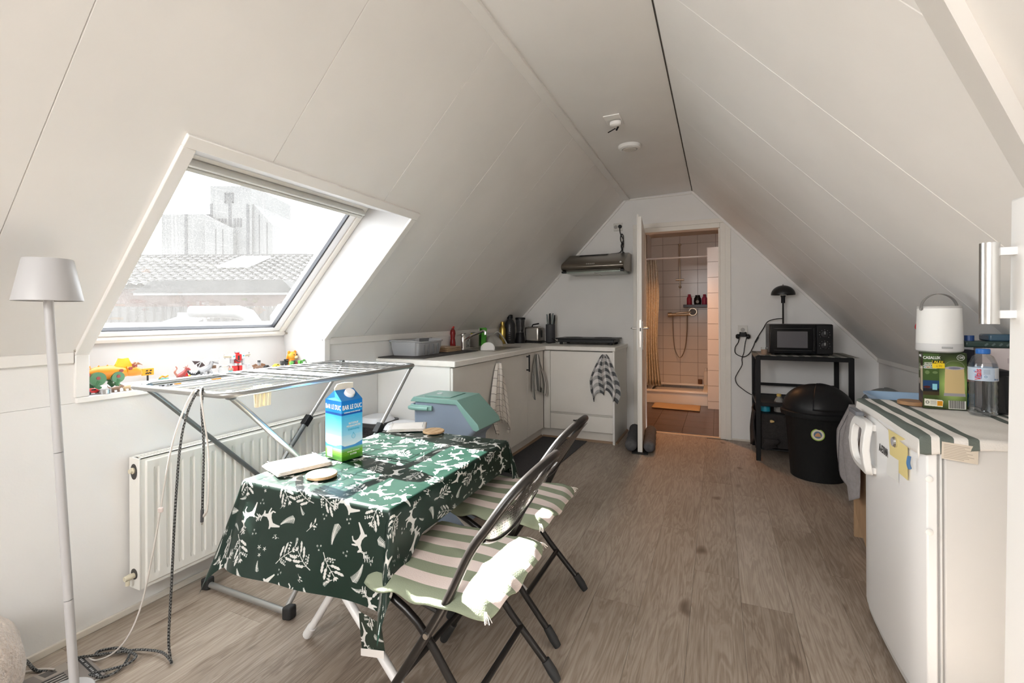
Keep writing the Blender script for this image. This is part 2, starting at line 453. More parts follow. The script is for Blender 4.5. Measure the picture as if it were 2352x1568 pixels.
# architrave on the slope and posts on the knee wall
for (a, b_) in ((0.912, WY0), (WY1, 2.15)):
    struct(B().prism([(a, -0.012), (b_, -0.012), (b_, WS), (a, WS)], -0.013, 0.004, 'xy').xf(ML), 'architrave', TRIM, w1, bev=0.003)
    struct(B().box(XL - .004, a, SZ, XL + .014, b_, 1.064), 'post', TRIM, w1, bev=0.003)
struct(B().prism([(0.912, WS), (2.15, WS), (2.15, WS + .044), (0.912, WS + .044)], -0.013, 0.004, 'xy').xf(ML), 'architrave', TRIM, w1, bev=0.003)
def wbar(y0, y1, s0, s1, d0, d1, nm, m, bev=0.004):
    return struct(B().prism([(y0, s0), (y1, s0), (y1, s1), (y0, s1)], d0, d1, 'xy').xf(ML), nm, m, w1, bev=bev)
FRM = mat('window_frame_paint', (0.80, 0.765, 0.71), 0.4)
SASH = mat('window_sash_white', (0.84, 0.84, 0.85), 0.35)
wbar(WY0, WY0 + .038, fs0, fs1 + .03, D0, D0 + .09, 'window_frame', FRM); wbar(WY1 - .038, WY1, fs0, fs1 + .03, D0, D0 + .09, 'window_frame', FRM)
wbar(WY0, WY1, fs0, fs0 + .024, D0 - .012, D0 + .09, 'window_frame', FRM); wbar(WY0, WY1, fs1 - .02, fs1 + .03, D0, D0 + .09, 'window_frame', FRM)
sy0, sy1 = WY0 + .040, WY1 - .040
wbar(sy0, sy0 + .045, fs0 + .026, fs1 - .02, D0 + .008, D0 + .07, 'sash', SASH); wbar(sy1 - .045, sy1, fs0 + .026, fs1 - .02, D0 + .008, D0 + .07, 'sash', SASH)
wbar(sy0 + .045, sy1 - .045, fs0 + .026, fs0 + .052, D0 + .004, D0 + .07, 'sash', SASH); wbar(sy0 + .045, sy1 - .045, fs1 - .07, fs1 - .02, D0 + .008, D0 + .07, 'sash', SASH)
GSK = mat('gasket', (0.03, 0.03, 0.035), 0.5)
wbar(sy1 - .056, sy1 - .046, fs0 + .05, fs1 - .06, D0 + .010, D0 + .035, 'gasket', GSK, 0.001); wbar(sy0 + .046, sy0 + .056, fs0 + .05, fs1 - .06, D0 + .010, D0 + .035, 'gasket', GSK, 0.001)
wbar(sy0 + .056, sy1 - .056, fs0 + .052, fs0 + .056, D0 + .012, D0 + .035, 'gasket', GSK, 0.001)
# roller blind cassette under the head
ALU = mat('blind_cassette', (0.62, 0.61, 0.57), 0.45, var=0.03)
q = B()
prof = [(fs1 - .022, -.012), (fs1 - .026, -.024), (fs1 - .034, -.030), (fs1 - .044, -.024), (fs1 - .05, -.012), (fs1 - .052, -.02), (fs1 - .066, -.022), (fs1 - .070, -.008), (fs1 - .070, .006), (fs1 - .022, .006)]
pts = [PL(a, D0 + d, 0) for a, d in prof]
q.prism([(p.x, p.z) for p in pts], WY0 + .004, WY1 - .03)
struct(q, 'roller_blind', ALU, w1, bev=0.0015, seg=1)
struct(B().lathe([(0.007, 0), (0.007, 0.006)], tuple(PL(fs0 + .03, D0 - .02, WY1 - .006)), n=12, axis='y'), 'hinge_screw', STEEL, w1)
def dirty_glass():
    m = bpy.data.materials.new('dusty_glass'); m.use_nodes = True; nt = m.node_tree
    nt.nodes.remove(nt.nodes['Principled BSDF']); out = nt.nodes['Material Output']
    tr = nt.nodes.new('ShaderNodeBsdfTransparent'); tr.inputs[0].default_value = (0.94, 0.95, 0.95, 1)
    tl = nt.nodes.new('ShaderNodeBsdfTranslucent'); tl.inputs[0].default_value = (0.95, 0.93, 0.90, 1)
    gl = nt.nodes.new('ShaderNodeBsdfGlossy'); gl.inputs['Roughness'].default_value = 0.02
    tc = nt.nodes.new('ShaderNodeTexCoord')
    n = nt.nodes.new('ShaderNodeTexNoise'); n.inputs['Scale'].default_value = 260; n.inputs['Detail'].default_value = 3
    n2 = nt.nodes.new('ShaderNodeTexNoise'); n2.inputs['Scale'].default_value = 5; n2.inputs['Detail'].default_value = 4
    sp = nt.nodes.new('ShaderNodeSeparateXYZ')
    nt.links.new(tc.outputs['Object'], n.inputs['Vector']); nt.links.new(tc.outputs['Object'], n2.inputs['Vector']); nt.links.new(tc.outputs['Object'], sp.inputs[0])
    r = nt.nodes.new('ShaderNodeValToRGB'); r.color_ramp.elements[0].position = 0.42; r.color_ramp.elements[1].position = 0.72
    nt.links.new(n.outputs[0], r.inputs[0])
    zr = nt.nodes.new('ShaderNodeMapRange'); zr.inputs['From Min'].default_value = 1.1; zr.inputs['From Max'].default_value = 1.75
    zr.inputs['To Min'].default_value = 0.0042; zr.inputs['To Max'].default_value = 0.001      # more dust towards the lower edge
    nt.links.new(sp.outputs['Z'], zr.inputs[0])
    a = nt.nodes.new('ShaderNodeMath'); a.operation = 'MULTIPLY_ADD'; a.inputs[1].default_value = 0.0075; nt.links.new(r.outputs[0], a.inputs[0]); nt.links.new(zr.outputs[0], a.inputs[2])
    a2 = nt.nodes.new('ShaderNodeMath'); a2.operation = 'MULTIPLY_ADD'; a2.inputs[1].default_value = 0.003; nt.links.new(n2.outputs[0], a2.inputs[0]); nt.links.new(a.outputs[0], a2.inputs[2])
    mx = nt.nodes.new('ShaderNodeMixShader'); nt.links.new(a2.outputs[0], mx.inputs[0]); nt.links.new(tr.outputs[0], mx.inputs[1]); nt.links.new(tl.outputs[0], mx.inputs[2])
    m2 = nt.nodes.new('ShaderNodeMixShader'); m2.inputs[0].default_value = 0.03
    nt.links.new(mx.outputs[0], m2.inputs[1]); nt.links.new(gl.outputs[0], m2.inputs[2]); nt.links.new(m2.outputs[0], out.inputs[0])
    return m
wbar(sy0 + .04, sy1 - .04, fs0 + .045, fs1 - .045, D0 + .030, D0 + .033, 'pane', dirty_glass(), 0)

# ------------------------------------------------------------------ doorway, door leaf
d1 = sempty('door_1')
FR = mat('door_frame_paint', (0.78, 0.745, 0.685), 0.4, var=0.02)
for (x0, x1) in ((DX0 - .052, DX0 + .004), (DX1 - .004, DX1 + .044)):
    struct(B().box(x0, YF - .012, 0, x1, YF, DZ - .0005), 'architrave', FR, d1, bev=0.002)
struct(B().box(DX0 - .052, YF - .012, DZ, 0.075, YF, 2.157), 'architrave', FR, d1, bev=0.002)
struct(B().box(DX0, YF - .006, 0, DX0 + .052, YF + .12, DZ), 'jamb', FR, d1, bev=0.003)
struct(B().box(DX1 - .05, YF - .006, 0, DX1, YF + .12, DZ), 'jamb', FR, d1, bev=0.003)
struct(B().box(DX0 + .0525, YF - .006, 2.066, DX1 - .0505, YF + .12, DZ), 'head', FR, d1, bev=0.003)
struct(B().box(DX0 + .05, YF + .03, 0, DX0 + .066, YF + .10, 2.066), 'door_stop', FR, d1, bev=0.002)
struct(B().box(DX1 - .064, YF + .03, 0, DX1 - .05, YF + .10, 2.066), 'door_stop', FR, d1, bev=0.002)
struct(B().box(DX0 + .05, YF + .005, -.004, DX1 - .05, YF + .055, 0.006), 'threshold', mat('threshold_oak', (0.55, 0.42, 0.30), 0.5), d1, bev=0.002)
struct(B().box(DX1 - .0505, YF + .004, 1.02, DX1 - .047, YF + .028, 1.24), 'strike_plate', mat('strike_white', (0.72, 0.70, 0.66), 0.4), d1)
leaf = thing('door_leaf', 'white flush door leaf standing open at right angles with chrome lever handles', 'door', (-0.705, 4.935, 0.012))
hy, fx, fy = 4.935, -0.622, 4.150
u = Vector((fx + .705, fy - hy, 0)).normalized(); nrm = Vector((u.y, -u.x, 0))     # nrm points to -x side
DL = 0.785
base = Vector((-0.705, hy, 0))
def leafbox(a0, a1, t0, t1, z0, z1):
    c = base + u * (a0 + a1) / 2 + nrm * (t0 + t1) / 2 + Vector((0, 0, (z0 + z1) / 2))
    return B().obox(c, u * (a1 - a0) / 2, nrm * (t1 - t0) / 2, Vector((0, 0, (z1 - z0) / 2)))
LEAFP = mat('door_leaf_paint', (0.80, 0.77, 0.72), 0.4)
part(leafbox(0, DL, -0.014, 0.014, 0.012, 2.075), 'panel', LEAFP, leaf, bev=0.002)
part(leafbox(0, DL, 0.014, 0.026, 0.012, 2.095), 'rebate', LEAFP, leaf, bev=0.002)
part(leafbox(DL, DL + .003, -0.009, 0.009, 0.93, 1.17), 'lock_plate', mat('lock_plate_steel', (0.55, 0.53, 0.50), 0.35, metal=1.0), leaf, bev=0.001)
part(leafbox(DL + .003, DL + .008, -0.005, 0.005, 1.07, 1.10), 'latch', BLKMET, leaf)
for sg in (-1, 1):
    t0 = 0.026 if sg > 0 else -0.014
    pl = part(leafbox(DL - .085, DL - .045, min(t0, t0 + sg * .007), max(t0, t0 + sg * .007), 0.90, 1.16), 'handle_plate', GLOSSW if sg > 0 else CHROME, leaf, bev=0.002)
    c0 = base + u * (DL - .065) + nrm * t0 + Vector((0, 0, 1.095))
    hp = [c0, c0 + nrm * sg * 0.045, c0 + nrm * sg * 0.052 - u * 0.012, c0 + nrm * sg * 0.054 - u * 0.12]
    part(B().tube(hp, 0.0085, 10), 'handle_lever', CHROME, leaf, smooth=True)
part(leafbox(DL - .075, DL - .055, -0.022, -0.014, 0.98, 1.0), 'key_escutcheon', CHROME, leaf)
# draught excluder: two grey rolls either side of the leaf
dr = thing('draught_excluder', 'grey double-roll draught excluder hugging the bottom of the open door', 'draught stopper', (-0.65, 4.5, 0))
GREYF = mat('grey_felt', (0.10, 0.098, 0.105), 0.95, var=0.2, vscale=40, bump=0.3, bscale=300)
for sg, nm in ((1, 'roll'), (-1, 'roll')):
    t = 0.085 if sg > 0 else -0.070
    pts = [base + u * a + nrm * t + Vector((0, 0, 0.056 + 0.004 * math.sin(a * 9))) for a in np.linspace(0.08, DL + .02, 12)]
    rr = [0.034] + [0.052 + 0.003 * math.sin(i * 2.2 + sg) for i in range(10)] + [0.036]
    part(B().tube(pts, rr, 14), nm, GREYF, dr, smooth=True, ang=180)
part(leafbox(0.08, DL + .03, -0.06, 0.075, 0.001, 0.008), 'base_strip', RUBBER, dr)

# ------------------------------------------------------------------ bathroom behind the doorway
BX0, BX1, BY1, BZ = -0.95, 0.40, 7.50, 2.42
GROUT = mat('grout', (0.28, 0.23, 0.19), 0.9)
TILE = mat('wall_tile', (0.70, 0.64, 0.58), 0.2, var=0.03, vscale=3)
struct(B().box(BX0 - .08, YF + .1, -.05, BX1 + .08, BY1 + .1, -0.009), 'floor_2', mat('dark_grout', (0.05, 0.035, 0.03), 0.9))
fb = sempty('floor_3')
DT = mat('dark_floor_tile', (0.075, 0.045, 0.035), 0.3, var=0.25, vscale=6)
tm = B().box(0.0015, 0.0015, -0.008, 0.2985, 0.2985, 0).mesh('floor_tile'); tm.materials.append(DT)
for i in range(5):
    for j in range(6):
        o = part(tm, 'floor_tile', None, fb); o.location = (BX0 + i * 0.3, YF + .102 + j * 0.3, 0)
wf = sempty('wall_bathroom_far')
struct(B().box(BX0 - .1, BY1 + .008, 0, BX1 + .1, BY1 + .1, 2.6), 'grout', GROUT, wf)
def tile_mesh(w, h, nm='wall_tile'):
    q = B().box(0.0024, 0, 0.0024, w - .0024, 0.0085, h - .0024).mesh(nm); q.materials.append(TILE); return q
t25 = tile_mesh(0.25, 0.2)
for i in range(-1, 5):
    for j in range(0, 13):
        x = -0.78 + 0.25 * (i - 0); z = -0.1 + 0.2 * j
        if x + .25 <= BX0 or x >= BX1: continue
        o = part(t25, 'wall_tile', None, wf); o.location = (x, BY1, z)
ws = sempty('wall_bathroom_left')
struct(B().box(BX0 - .1, YF + .1, 0, BX0 - .009, BY1 + .1, 2.6), 'grout', GROUT, ws)
ts = B().box(0, 0.0015, 0.0015, 0.0085, 0.2485, 0.1985).mesh('wall_tile'); ts.materials.append(TILE)
for i in range(8, 10):
    for j in range(0, 13):
        o = part(ts, 'wall_tile', None, ws); o.location = (BX0 - .0085, YF + .1 + .04 + i * .25, -0.1 + .2 * j)
struct(B().box(BX1, YF + .1, 0, BX1 + .1, BY1 + .1, 2.6), 'wall_bathroom_right', WALLW)
struct(B().box(BX0 - .1, YF + .1, BZ, BX1 + .1, BY1 + .1, BZ + .05), 'ceiling_2', mat('bath_ceiling', (0.70, 0.62, 0.54), 0.7))
# low tiled partition beside the shower
pt = sempty('wall_partition')
struct(B().box(-0.122, 6.51, 0, 0.002, BY1, 2.085), 'core', GROUT, pt)
tp_ = tile_mesh(0.132, 0.2)
for j in range(11):
    z0, z1 = 0.0 + max(0, j * 0.2 - 0.10), min(2.09, j * 0.2 + 0.10)
    q = B().box(-0.1265, 6.50, z0 + .0024, 0.0055, 6.5095, z1 - .0024)
    struct(q, 'wall_tile', TILE, pt)
# shower fittings
ST = mat('shower_enamel', (0.80, 0.77, 0.72), 0.2)
sh = thing('shower_tray', 'white raised shower tray in the tiled bathroom behind the doorway', 'shower tray', (-0.54, 7.1, 0))
part(B().box(BX0 + .005, 6.685, 0, -0.13, 6.72, 0.155), 'front_panel', ST, sh, bev=0.004)
q = B(); q.box(BX0 + .005, 6.67, 0.155, -0.13, 6.74, 0.185); q.box(BX0 + .005, 7.43, 0.155, -0.13, BY1 - .005, 0.185)
q.box(BX0 + .005, 6.74, 0.155, BX0 + .07, 7.43, 0.185); q.box(-0.195, 6.74, 0.155, -0.13, 7.43, 0.185); q.box(BX0 + .07, 6.74, 0.10, -0.195, 7.43, 0.12)
part(q, 'basin', ST, sh, bev=0.006)
part(B().lathe([(0.045, 0), (0.045, 0.006), (0.02, 0.009)], (-0.33, 6.9, 0.12), n=20), 'drain_cover', CHROME, sh, smooth=True)
rod = thing('shower_curtain_rod', 'white shower curtain rod spanning the shower opening', 'rod', (-0.54, 6.70, 2.0))
part(B().tube([(BX0 + .002, 6.70, 2.0), (-0.128, 6.70, 2.0)], 0.011, 10), 'pole', WHITEP, rod, smooth=True)
part(B().lathe([(0.024, -0.142), (0.024, -0.128)], (0, 6.70, 2.0), n=14, axis='x'), 'flange', WHITEP, rod)
cur = thing('shower_curtain', 'cream see-through shower curtain bunched at the left of the shower', 'curtain', (-0.84, 6.70, 0.2))
def curt(i, j):
    t = i; z = lerp(1.985, 0.24, j)
    w = lerp(0.155, 0.20, j)
    return (-0.935 + w * t * (1.0) + 0.02 * math.sin(j * 7) * t, 6.70 + 0.030 * math.sin(t * 2 * PI * 5.5 + 0.6 * j) * lerp(0.6, 1.3, j), z)
cm = mat('curtain_vinyl', (0.66, 0.62, 0.52), 0.35, var=0.25, vscale=45)
part(B().grid(curt, 70, 24), 'vinyl_sheet', cm, cur, smooth=True, ang=180, solid=0.002)
for k in range(5):
    x = -0.93 + k * 0.036
    part(B().tube([(x, 6.70 + 0.016 * math.cos(a), 2.0 - .004 + 0.017 * math.sin(a)) for a in np.linspace(0, 2 * PI, 12, endpoint=False)], 0.002, 6, closed=True), 'ring', WHITEP, cur)
BRZ = mat('warm_chrome', (0.50, 0.42, 0.32), 0.34, metal=1.0)
sb = thing('shower_rail', 'chrome shower slide rail on the tiled back wall', 'shower rail', (-0.525, 7.47, 1.62))
part(B().tube([(-0.527, 7.455, 1.65), (-0.527, 7.455, 2.28)], 0.011, 10), 'rail', BRZ, sb, smooth=True)
for z in (1.645, 2.285):
    part(B().ball((-0.527, 7.458, z), 0.02), 'end_bracket', BRZ, sb, smooth=True)
part(B().tube([(-0.59, 7.445, 1.755), (-0.47, 7.445, 1.755)], 0.013, 10), 'slider', BRZ, sb, smooth=True)
mxr = thing('shower_mixer', 'chrome thermostatic shower mixer with looped hose', 'shower mixer', (-0.5, 7.45, 1.18))
part(B().tube([(-0.665, 7.43, 1.225), (-0.33, 7.43, 1.235)], 0.024, 14), 'mixer_body', BRZ, mxr, smooth=True)
part(B().lathe([(0.034, -0.70), (0.034, -0.645)], (0, 7.43, 1.225), n=14, axis='x'), 'knob', BRZ, mxr, smooth=True)
part(B().lathe([(0.0, 0), (0.058, 0.0), (0.058, 0.016), (0.03, 0.045)], (-0.345, 7.40, 1.265), n=20, axis='y').xf(Matrix.Identity(4)), 'shower_head', BRZ, mxr, smooth=True)
part(B().lathe([(0.047, -.001), (0.047, -.003)], (-0.345, 7.40, 1.265), n=20, axis='y'), 'spray_face', mat('spray_dark', (0.10, 0.085, 0.07), 0.4), mxr)
part(B().tube([(-0.37, 7.40, 1.262), (-0.46, 7.38, 1.262), (-0.58, 7.38, 1.248)], [0.016, 0.013, 0.011], 10), 'handset_grip', BRZ, mxr, smooth=True)
hs = curve_pts([(-0.63, 7.42, 1.21), (-0.625, 7.42, 0.95), (-0.60, 7.42, 0.70), (-0.53, 7.42, 0.575), (-0.46, 7.42, 0.70), (-0.43, 7.42, 0.95), (-0.425, 7.42, 1.22)], 8)
part(B().tube(hs, 0.007, 8), 'hose', mat('hose_metal', (0.40, 0.34, 0.28), 0.35, metal=0.8), mxr, smooth=True)
shf = thing('shower_shelf', 'dark shower shelf with rim on the tiled back wall', 'shelf', (-0.31, 7.42, 1.33))
DKB = mat('dark_shelf', (0.03, 0.015, 0.018), 0.3)
part(B().box(-0.475, 7.36, 1.330, -0.145, 7.495, 1.338), 'tray', DKB, shf, bev=0.002)
q = B(); q.box(-0.475, 7.355, 1.33, -0.145, 7.362, 1.372); q.box(-0.475, 7.36, 1.33, -0.468, 7.495, 1.372); q.box(-0.152, 7.36, 1.33, -0.145, 7.495, 1.372)
part(q, 'rim', DKB, shf, bev=0.002)
def bottle(name, label, x, y, z, r, h, col, capcol, neck=0.5, cat='bottle', capr=None, group=None, flat=1.0):
    t = thing(name, label, cat, (x, y, z), group)
    part(B().lathe([(r * .9, 0), (r, .006), (r, h * .68), (r * .8, h * .78), (r * neck, h * .82), (r * neck, h * .86)], (x, y, z), n=18, sy=flat), 'body', mat('plastic_' + name + '_%d' % int(col[0] * 1000 + col[1] * 100 + col[2] * 10), col, 0.3), t, smooth=True)
    part(B().lathe([(capr or r * .55, h * .84), (capr or r * .55, h * .99), ((capr or r * .55) * .9, h)], (x, y, z), n=14), 'cap', mat('cap_%s_%d' % (name, int(capcol[0] * 1000 + capcol[1] * 100)), capcol, 0.4), t, smooth=True)
    return t
bottle('shampoo_bottle', 'red shampoo bottle at the left of the shower shelf', -0.395, 7.43, 1.339, 0.036, 0.19, (0.45, 0.03, 0.06), (0.45, 0.03, 0.08))
tb = thing('shower_gel_bottle', 'black rounded shower gel bottle in the middle of the shower shelf', 'bottle', (-0.28, 7.43, 1.339))
part(B().lathe([(0.03, 0), (0.045, 0.02), (0.053, 0.08), (0.048, 0.13), (0.03, 0.155)], (-0.28, 7.43, 1.339), n=20, sy=0.6), 'body', mat('gel_black', (0.02, 0.02, 0.02), 0.25), tb, smooth=True)
part(B().lathe([(0.032, 0.15), (0.032, 0.175)], (-0.28, 7.43, 1.339), n=20, sy=0.6), 'cap', BLACK, tb)
part(B().lathe([(0.022, 0), (0.022, 0.002)], (-0.28, 7.398, 1.415), n=16, axis='y'), 'emblem', mat('emblem_grey', (0.35, 0.33, 0.30), 0.4), tb)
bottle('conditioner_bottle', 'pink conditioner bottle at the right of the shower shelf', -0.185, 7.43, 1.339, 0.036, 0.185, (0.55, 0.08, 0.16), (0.45, 0.03, 0.08))
bottle('soap_bottle', 'white soap bottle standing on the shower tray rim', -0.165, 7.40, 0.186, 0.034, 0.25, (0.72, 0.68, 0.62), (0.7, 0.66, 0.6), flat=0.7)
solo(B().lathe([(0.028, 0), (0.032, 0.07), (0.028, 0.07), (0.025, 0.006)], (-0.25, 7.46, 0.186), n=16), 'beaker', mat('brown_beaker', (0.16, 0.07, 0.03), 0.4), 'small brown beaker on the back rim of the shower tray', 'beaker', (-0.25, 7.46, 0.186), smooth=True)
q = B().grid(lambda i, j: (-0.80 + .585 * i, 6.27 + .36 * j - .03 * i, 0.012 + 0.004 * math.sin(i * 9) * math.sin(j * 7)), 20, 12)
solo(q, 'bath_mat', mat('ochre_terry', (0.44, 0.30, 0.16), 0.95, bump=0.4, bscale=200), 'ochre bath mat on the dark bathroom floor', 'bath mat', (-0.5, 6.45, 0), solid=0.012, smooth=True)
# strip of towel peeping from behind the partition
q = B().grid(lambda i, j: (0.02 + .05 * i, 6.60 + .02 * math.sin(i * 6), lerp(0.95, 0.32, j) - .03 * math.sin(i * 5)), 8, 12)
solo(q, 'bath_towel', mat('grey_terry', (0.16, 0.12, 0.13), 0.95), 'dark grey towel hanging beside the tiled partition', 'towel', (0.045, 6.6, 0.3), solid=0.01, smooth=True)

# ------------------------------------------------------------------ ceiling fittings
vt = thing('air_valve', 'round white ventilation valve in the flat ceiling', 'vent', (-0.585, 3.435, 2.438))
part(B().lathe([(0.082, 0.006), (0.082, -0.004), (0.074, -0.016), (0.056, -0.022), (0.050, -0.010)], (-0.585, 3.435, 2.438), n=32), 'ring', WHITEP, vt, smooth=True)
part(B().lathe([(0.047, -0.004), (0.047, -0.020), (0.040, -0.025)], (-0.585, 3.435, 2.438), n=32), 'disc', mat('valve_disc', (0.60, 0.57, 0.52), 0.4), vt, smooth=True)
lp = thing('ceiling_lamp_holder', 'bare white ceiling connection box with loose wire, lamp taken off', 'ceiling lamp holder', (-0.595, 2.96, 2.438))
part(B().box(-0.65, 2.86, 2.439, -0.55, 3.03, 2.447), 'cover_plate', WHITE, lp, bev=0.002)
part(B().lathe([(0.036, 0), (0.036, -0.02), (0.02, -0.027)], (-0.588, 2.94, 2.430), n=20, sy=0.7), 'holder', GLOSSW, lp, smooth=True)
part(B().tube([(-0.575, 2.96, 2.404), (-0.59, 2.975, 2.39)], 0.006, 8), 'terminal', BLACK, lp)
part(B().tube(curve_pts([(-0.60, 2.99, 2.408), (-0.63, 3.02, 2.41), (-0.655, 3.03, 2.405)], 5), 0.004, 6), 'wire', BLACK, lp, smooth=True)
# ------------------------------------------------------------------ the view through the roof window (a town block turned 24 degrees to the room)
MO = Matrix.Rotation(YAW, 4, 'Z')
def outb(): return B()
def opart(b, nm, m, parent, **kw):
    org = parent.location if parent.parent is None else root_of(parent).location
    me = b.mesh(nm, (0, 0, 0), kw.pop('smooth', False)); me.transform(Matrix.Translation(-Vector(org)) @ MO)
    return part(me, nm, m, parent, **kw)
def othing(nm, label, cat, x, y, z): return thing(nm, label, cat, tuple(MO @ Vector((x, y, z))))
CONC = mat('silo_concrete', (0.052, 0.051, 0.050), 0.9, var=0.12, vscale=0.25)
CONCD = mat('silo_joint', (0.02, 0.02, 0.021), 0.9)
tw = othing('silo_tower', 'tall pale concrete silo tower with boxed letter, seen through the roof window', 'tower', -36, 62, -6)
opart(B().box(-45.4, 60, -6, -36.8, 72, 14.7), 'low_block', CONC, tw)
opart(B().box(-38.7, 59.5, -6, -33.4, 70, 18.2), 'tower_block', CONC, tw)
opart(B().prism([(-33.4, -6), (-30.9, -6), (-30.9, 13.2), (-33.4, 16.0)], 59.8, 70), 'side_block', CONC, tw)
opart(B().prism([(-39.2, -6), (-35.4, -6), (-35.4, 12.6), (-38.9, 14.3)], 58.8, 60), 'annex', CONC, tw)
for x, z1, y in ((-42.2, 14.7, 59.95), (-39.3, 14.7, 59.95), (-38.6, 15.9, 59.45), (-36.2, 15.9, 59.45), (-33.9, 15.8, 59.45), (-37.6, 12.5, 58.75), (-36.7, 12.5, 58.75), (-32.6, 14.5, 59.75), (-31.6, 13.5, 59.75)):
    w = 0.34 if y in (59.95, 59.45) else 0.07
    opart(B().box(x - w / 2, y, -6, x + w / 2, y + .1, z1), 'joint', CONCD, tw)
for x in (-37.6, -37.2, -36.8, -35.6, -35.2, -34.8):
    opart(B().box(x - .1, 59.4, 12.9, x + .1, 59.6, 14.0), 'slot_window', CONCD, tw)
q = B(); q.box(-36.85, 59.4, 16.0, -36.7, 59.5, 17.3); q.box(-35.9, 59.4, 16.0, -35.75, 59.5, 17.3); q.box(-36.85, 59.4, 16.0, -35.75, 59.5, 16.15); q.box(-36.85, 59.4, 17.15, -35.75, 59.5, 17.3)
opart(q, 'sign_frame', CONCD, tw)
tx = text('B', 1.1, (0, 0, 0), (1, 0, 0), (0, 0, 1), CONCD, None, 'letter', bold=0.03)
me = tx.data; me.transform(Matrix.Translation(-Vector(tw.location)) @ MO @ Matrix.Translation((-36.3, 59.44, 16.65))); tx.parent = tw
# tiled house roof
RTL = mat('roof_tile', (0.017, 0.016, 0.0155), 0.8, var=0.25, vscale=1.5)
hs_ = othing('tiled_house', 'long grey tiled roof with brick wall below, seen through the roof window', 'house', -9, 16, -5)
EY, EZ, RY, RZ = 13.2, 2.12, 16.0, 3.30
sl_ = Vector((0, RY - EY, RZ - EZ)); sn_ = sl_.length; su = sl_ / sn_; nn_ = Vector((0, -su.z, su.y))
opart(B().box(-17, 13.6, -5, -1.0, 18.4, EZ + .1), 'brick_wall', mat('brick_wall', (0.030, 0.016, 0.013), 0.9, var=0.3, vscale=3), hs_)
opart(B().prism([(EY, EZ - .05), (RY, RZ - .06), (RY + 2.8, EZ - .05)], -17.2, -0.8, 'yz'), 'roof_deck', RTL, hs_)
tq = B()
for r_ in range(11):
    for k in range(58):
        x = -17.2 + k * 0.283; s0 = r_ * sn_ / 11
        p = Vector((x, EY, EZ)) + su * s0
        for i, h in enumerate((0.0, 0.055, 0.03)):
            pass
        L = su * (sn_ / 11 + .04)
        prof = [(0, 0.02), (.07, .075), (.14, .085), (.19, .03), (.283, .02)]
        vs = []
        for (dx, h) in prof: vs.append(p + Vector((dx, 0, 0)) + nn_ * (h + .025)); vs.append(p + Vector((dx, 0, 0)) + L + nn_ * (h - .01))
        tq.add(vs, [(2 * i, 2 * i + 2, 2 * i + 3, 2 * i + 1) for i in range(4)])
opart(tq, 'roof_tile', RTL, hs_, kind='stuff')
for k in range(44):
    x = -17.2 + k * 0.375
    opart(B().prism([(RY - .11, RZ), (RY - .06, RZ + .10), (RY + .06, RZ + .10), (RY + .11, RZ)], x + .01, x + .365, 'yz'), 'ridge_tile', RTL, hs_)
SKYG = mat('roof_light_glass', (0.40, 0.42, 0.44), 0.15)
p0 = Vector((-9.3, EY, EZ)) + su * 1.55 + nn_ * .13
opart(B().add([p0, p0 + Vector((1.0, 0, 0)), p0 + Vector((1.15, 0, 0)) + su * 1.15, p0 + Vector((.15, 0, 0)) + su * 1.15], [(0, 1, 2, 3)]), 'roof_light', SKYG, hs_, solid=-0.05)
# dormer with dark flat roof and brick cheek
dm = othing('brick_extension', 'dark roofed brick extension in front of the tiled roof, seen through the roof window', 'building', -8, 12.5, -5)
opart(B().box(-9.2, 11.6, -5, -5.6, 13.1, 1.86), 'brick_wall', mat('brick_red', (0.026, 0.015, 0.0125), 0.9, var=0.3, vscale=3), dm)
opart(B().prism([(-9.5, 1.84), (-5.4, 1.84), (-5.7, 2.15), (-8.9, 2.15)], 11.5, 13.12), 'roof', mat('dark_felt', (0.011, 0.0115, 0.012), 0.9, var=0.3, vscale=2), dm)
opart(B().box(-9.45, 11.55, 1.78, -5.45, 11.62, 1.86), 'gutter', mat('zinc', (0.08, 0.083, 0.085), 0.6), dm)
fn = othing('metal_screen', 'grey ribbed metal screen below the brick wall, seen through the roof window', 'screen', -7, 10.6, -5)
SHT = mat('ribbed_sheet', (0.018, 0.0175, 0.0175), 0.7, var=0.2, vscale=2)
for k in range(30):
    x = -10.5 + k * 0.2
    opart(B().prism([(x, 10.6), (x + .03, 10.56), (x + .10, 10.56), (x + .13, 10.6), (x + .199, 10.6), (x + .199, 10.64), (x, 10.64)], -5, 1.47, 'xy'), 'sheet', SHT, fn)
# flat roof nearby with ducts and a white roof light
fr = othing('flat_roof', 'pale grey flat roof close outside, below the roof window', 'roof', -6, 8, -5)
opart(B().box(-12, 6.4, -5, -2.6, 10.4, 0.90), 'deck', mat('roof_felt', (0.018, 0.018, 0.018), 0.9, var=0.2, vscale=4), fr)
rl = othing('roof_light', 'white tilted roof light on the flat roof outside', 'roof light', -6.1, 7.8, 0.9)
opart(B().add([(-6.4, 7.6, .93), (-5.85, 7.6, .93), (-5.5, 8.2, 1.22), (-5.95, 8.2, 1.22)], [(0, 1, 2, 3)]), 'pane', SKYG, rl, solid=-0.05)
opart(B().add([(-5.95, 8.22, 1.20), (-5.4, 8.22, 1.20), (-5.4, 8.24, 1.30), (-5.95, 8.24, 1.30)], [(0, 1, 2, 3)]), 'frame', SKYG, rl, solid=-0.04)
ZN = mat('white_duct', (0.06, 0.061, 0.063), 0.45)
dk = othing('ventilation_duct', 'white ventilation duct with an elbow lying on the flat roof outside', 'duct', -5.0, 8.0, 0.9)
pp = [(-5.55, 8.0, 1.31), (-5.0, 8.0, 1.31), (-4.72, 8.0, 1.30), (-4.56, 8.0, 1.24), (-4.47, 8.0, 1.12), (-4.45, 8.0, 0.90)]
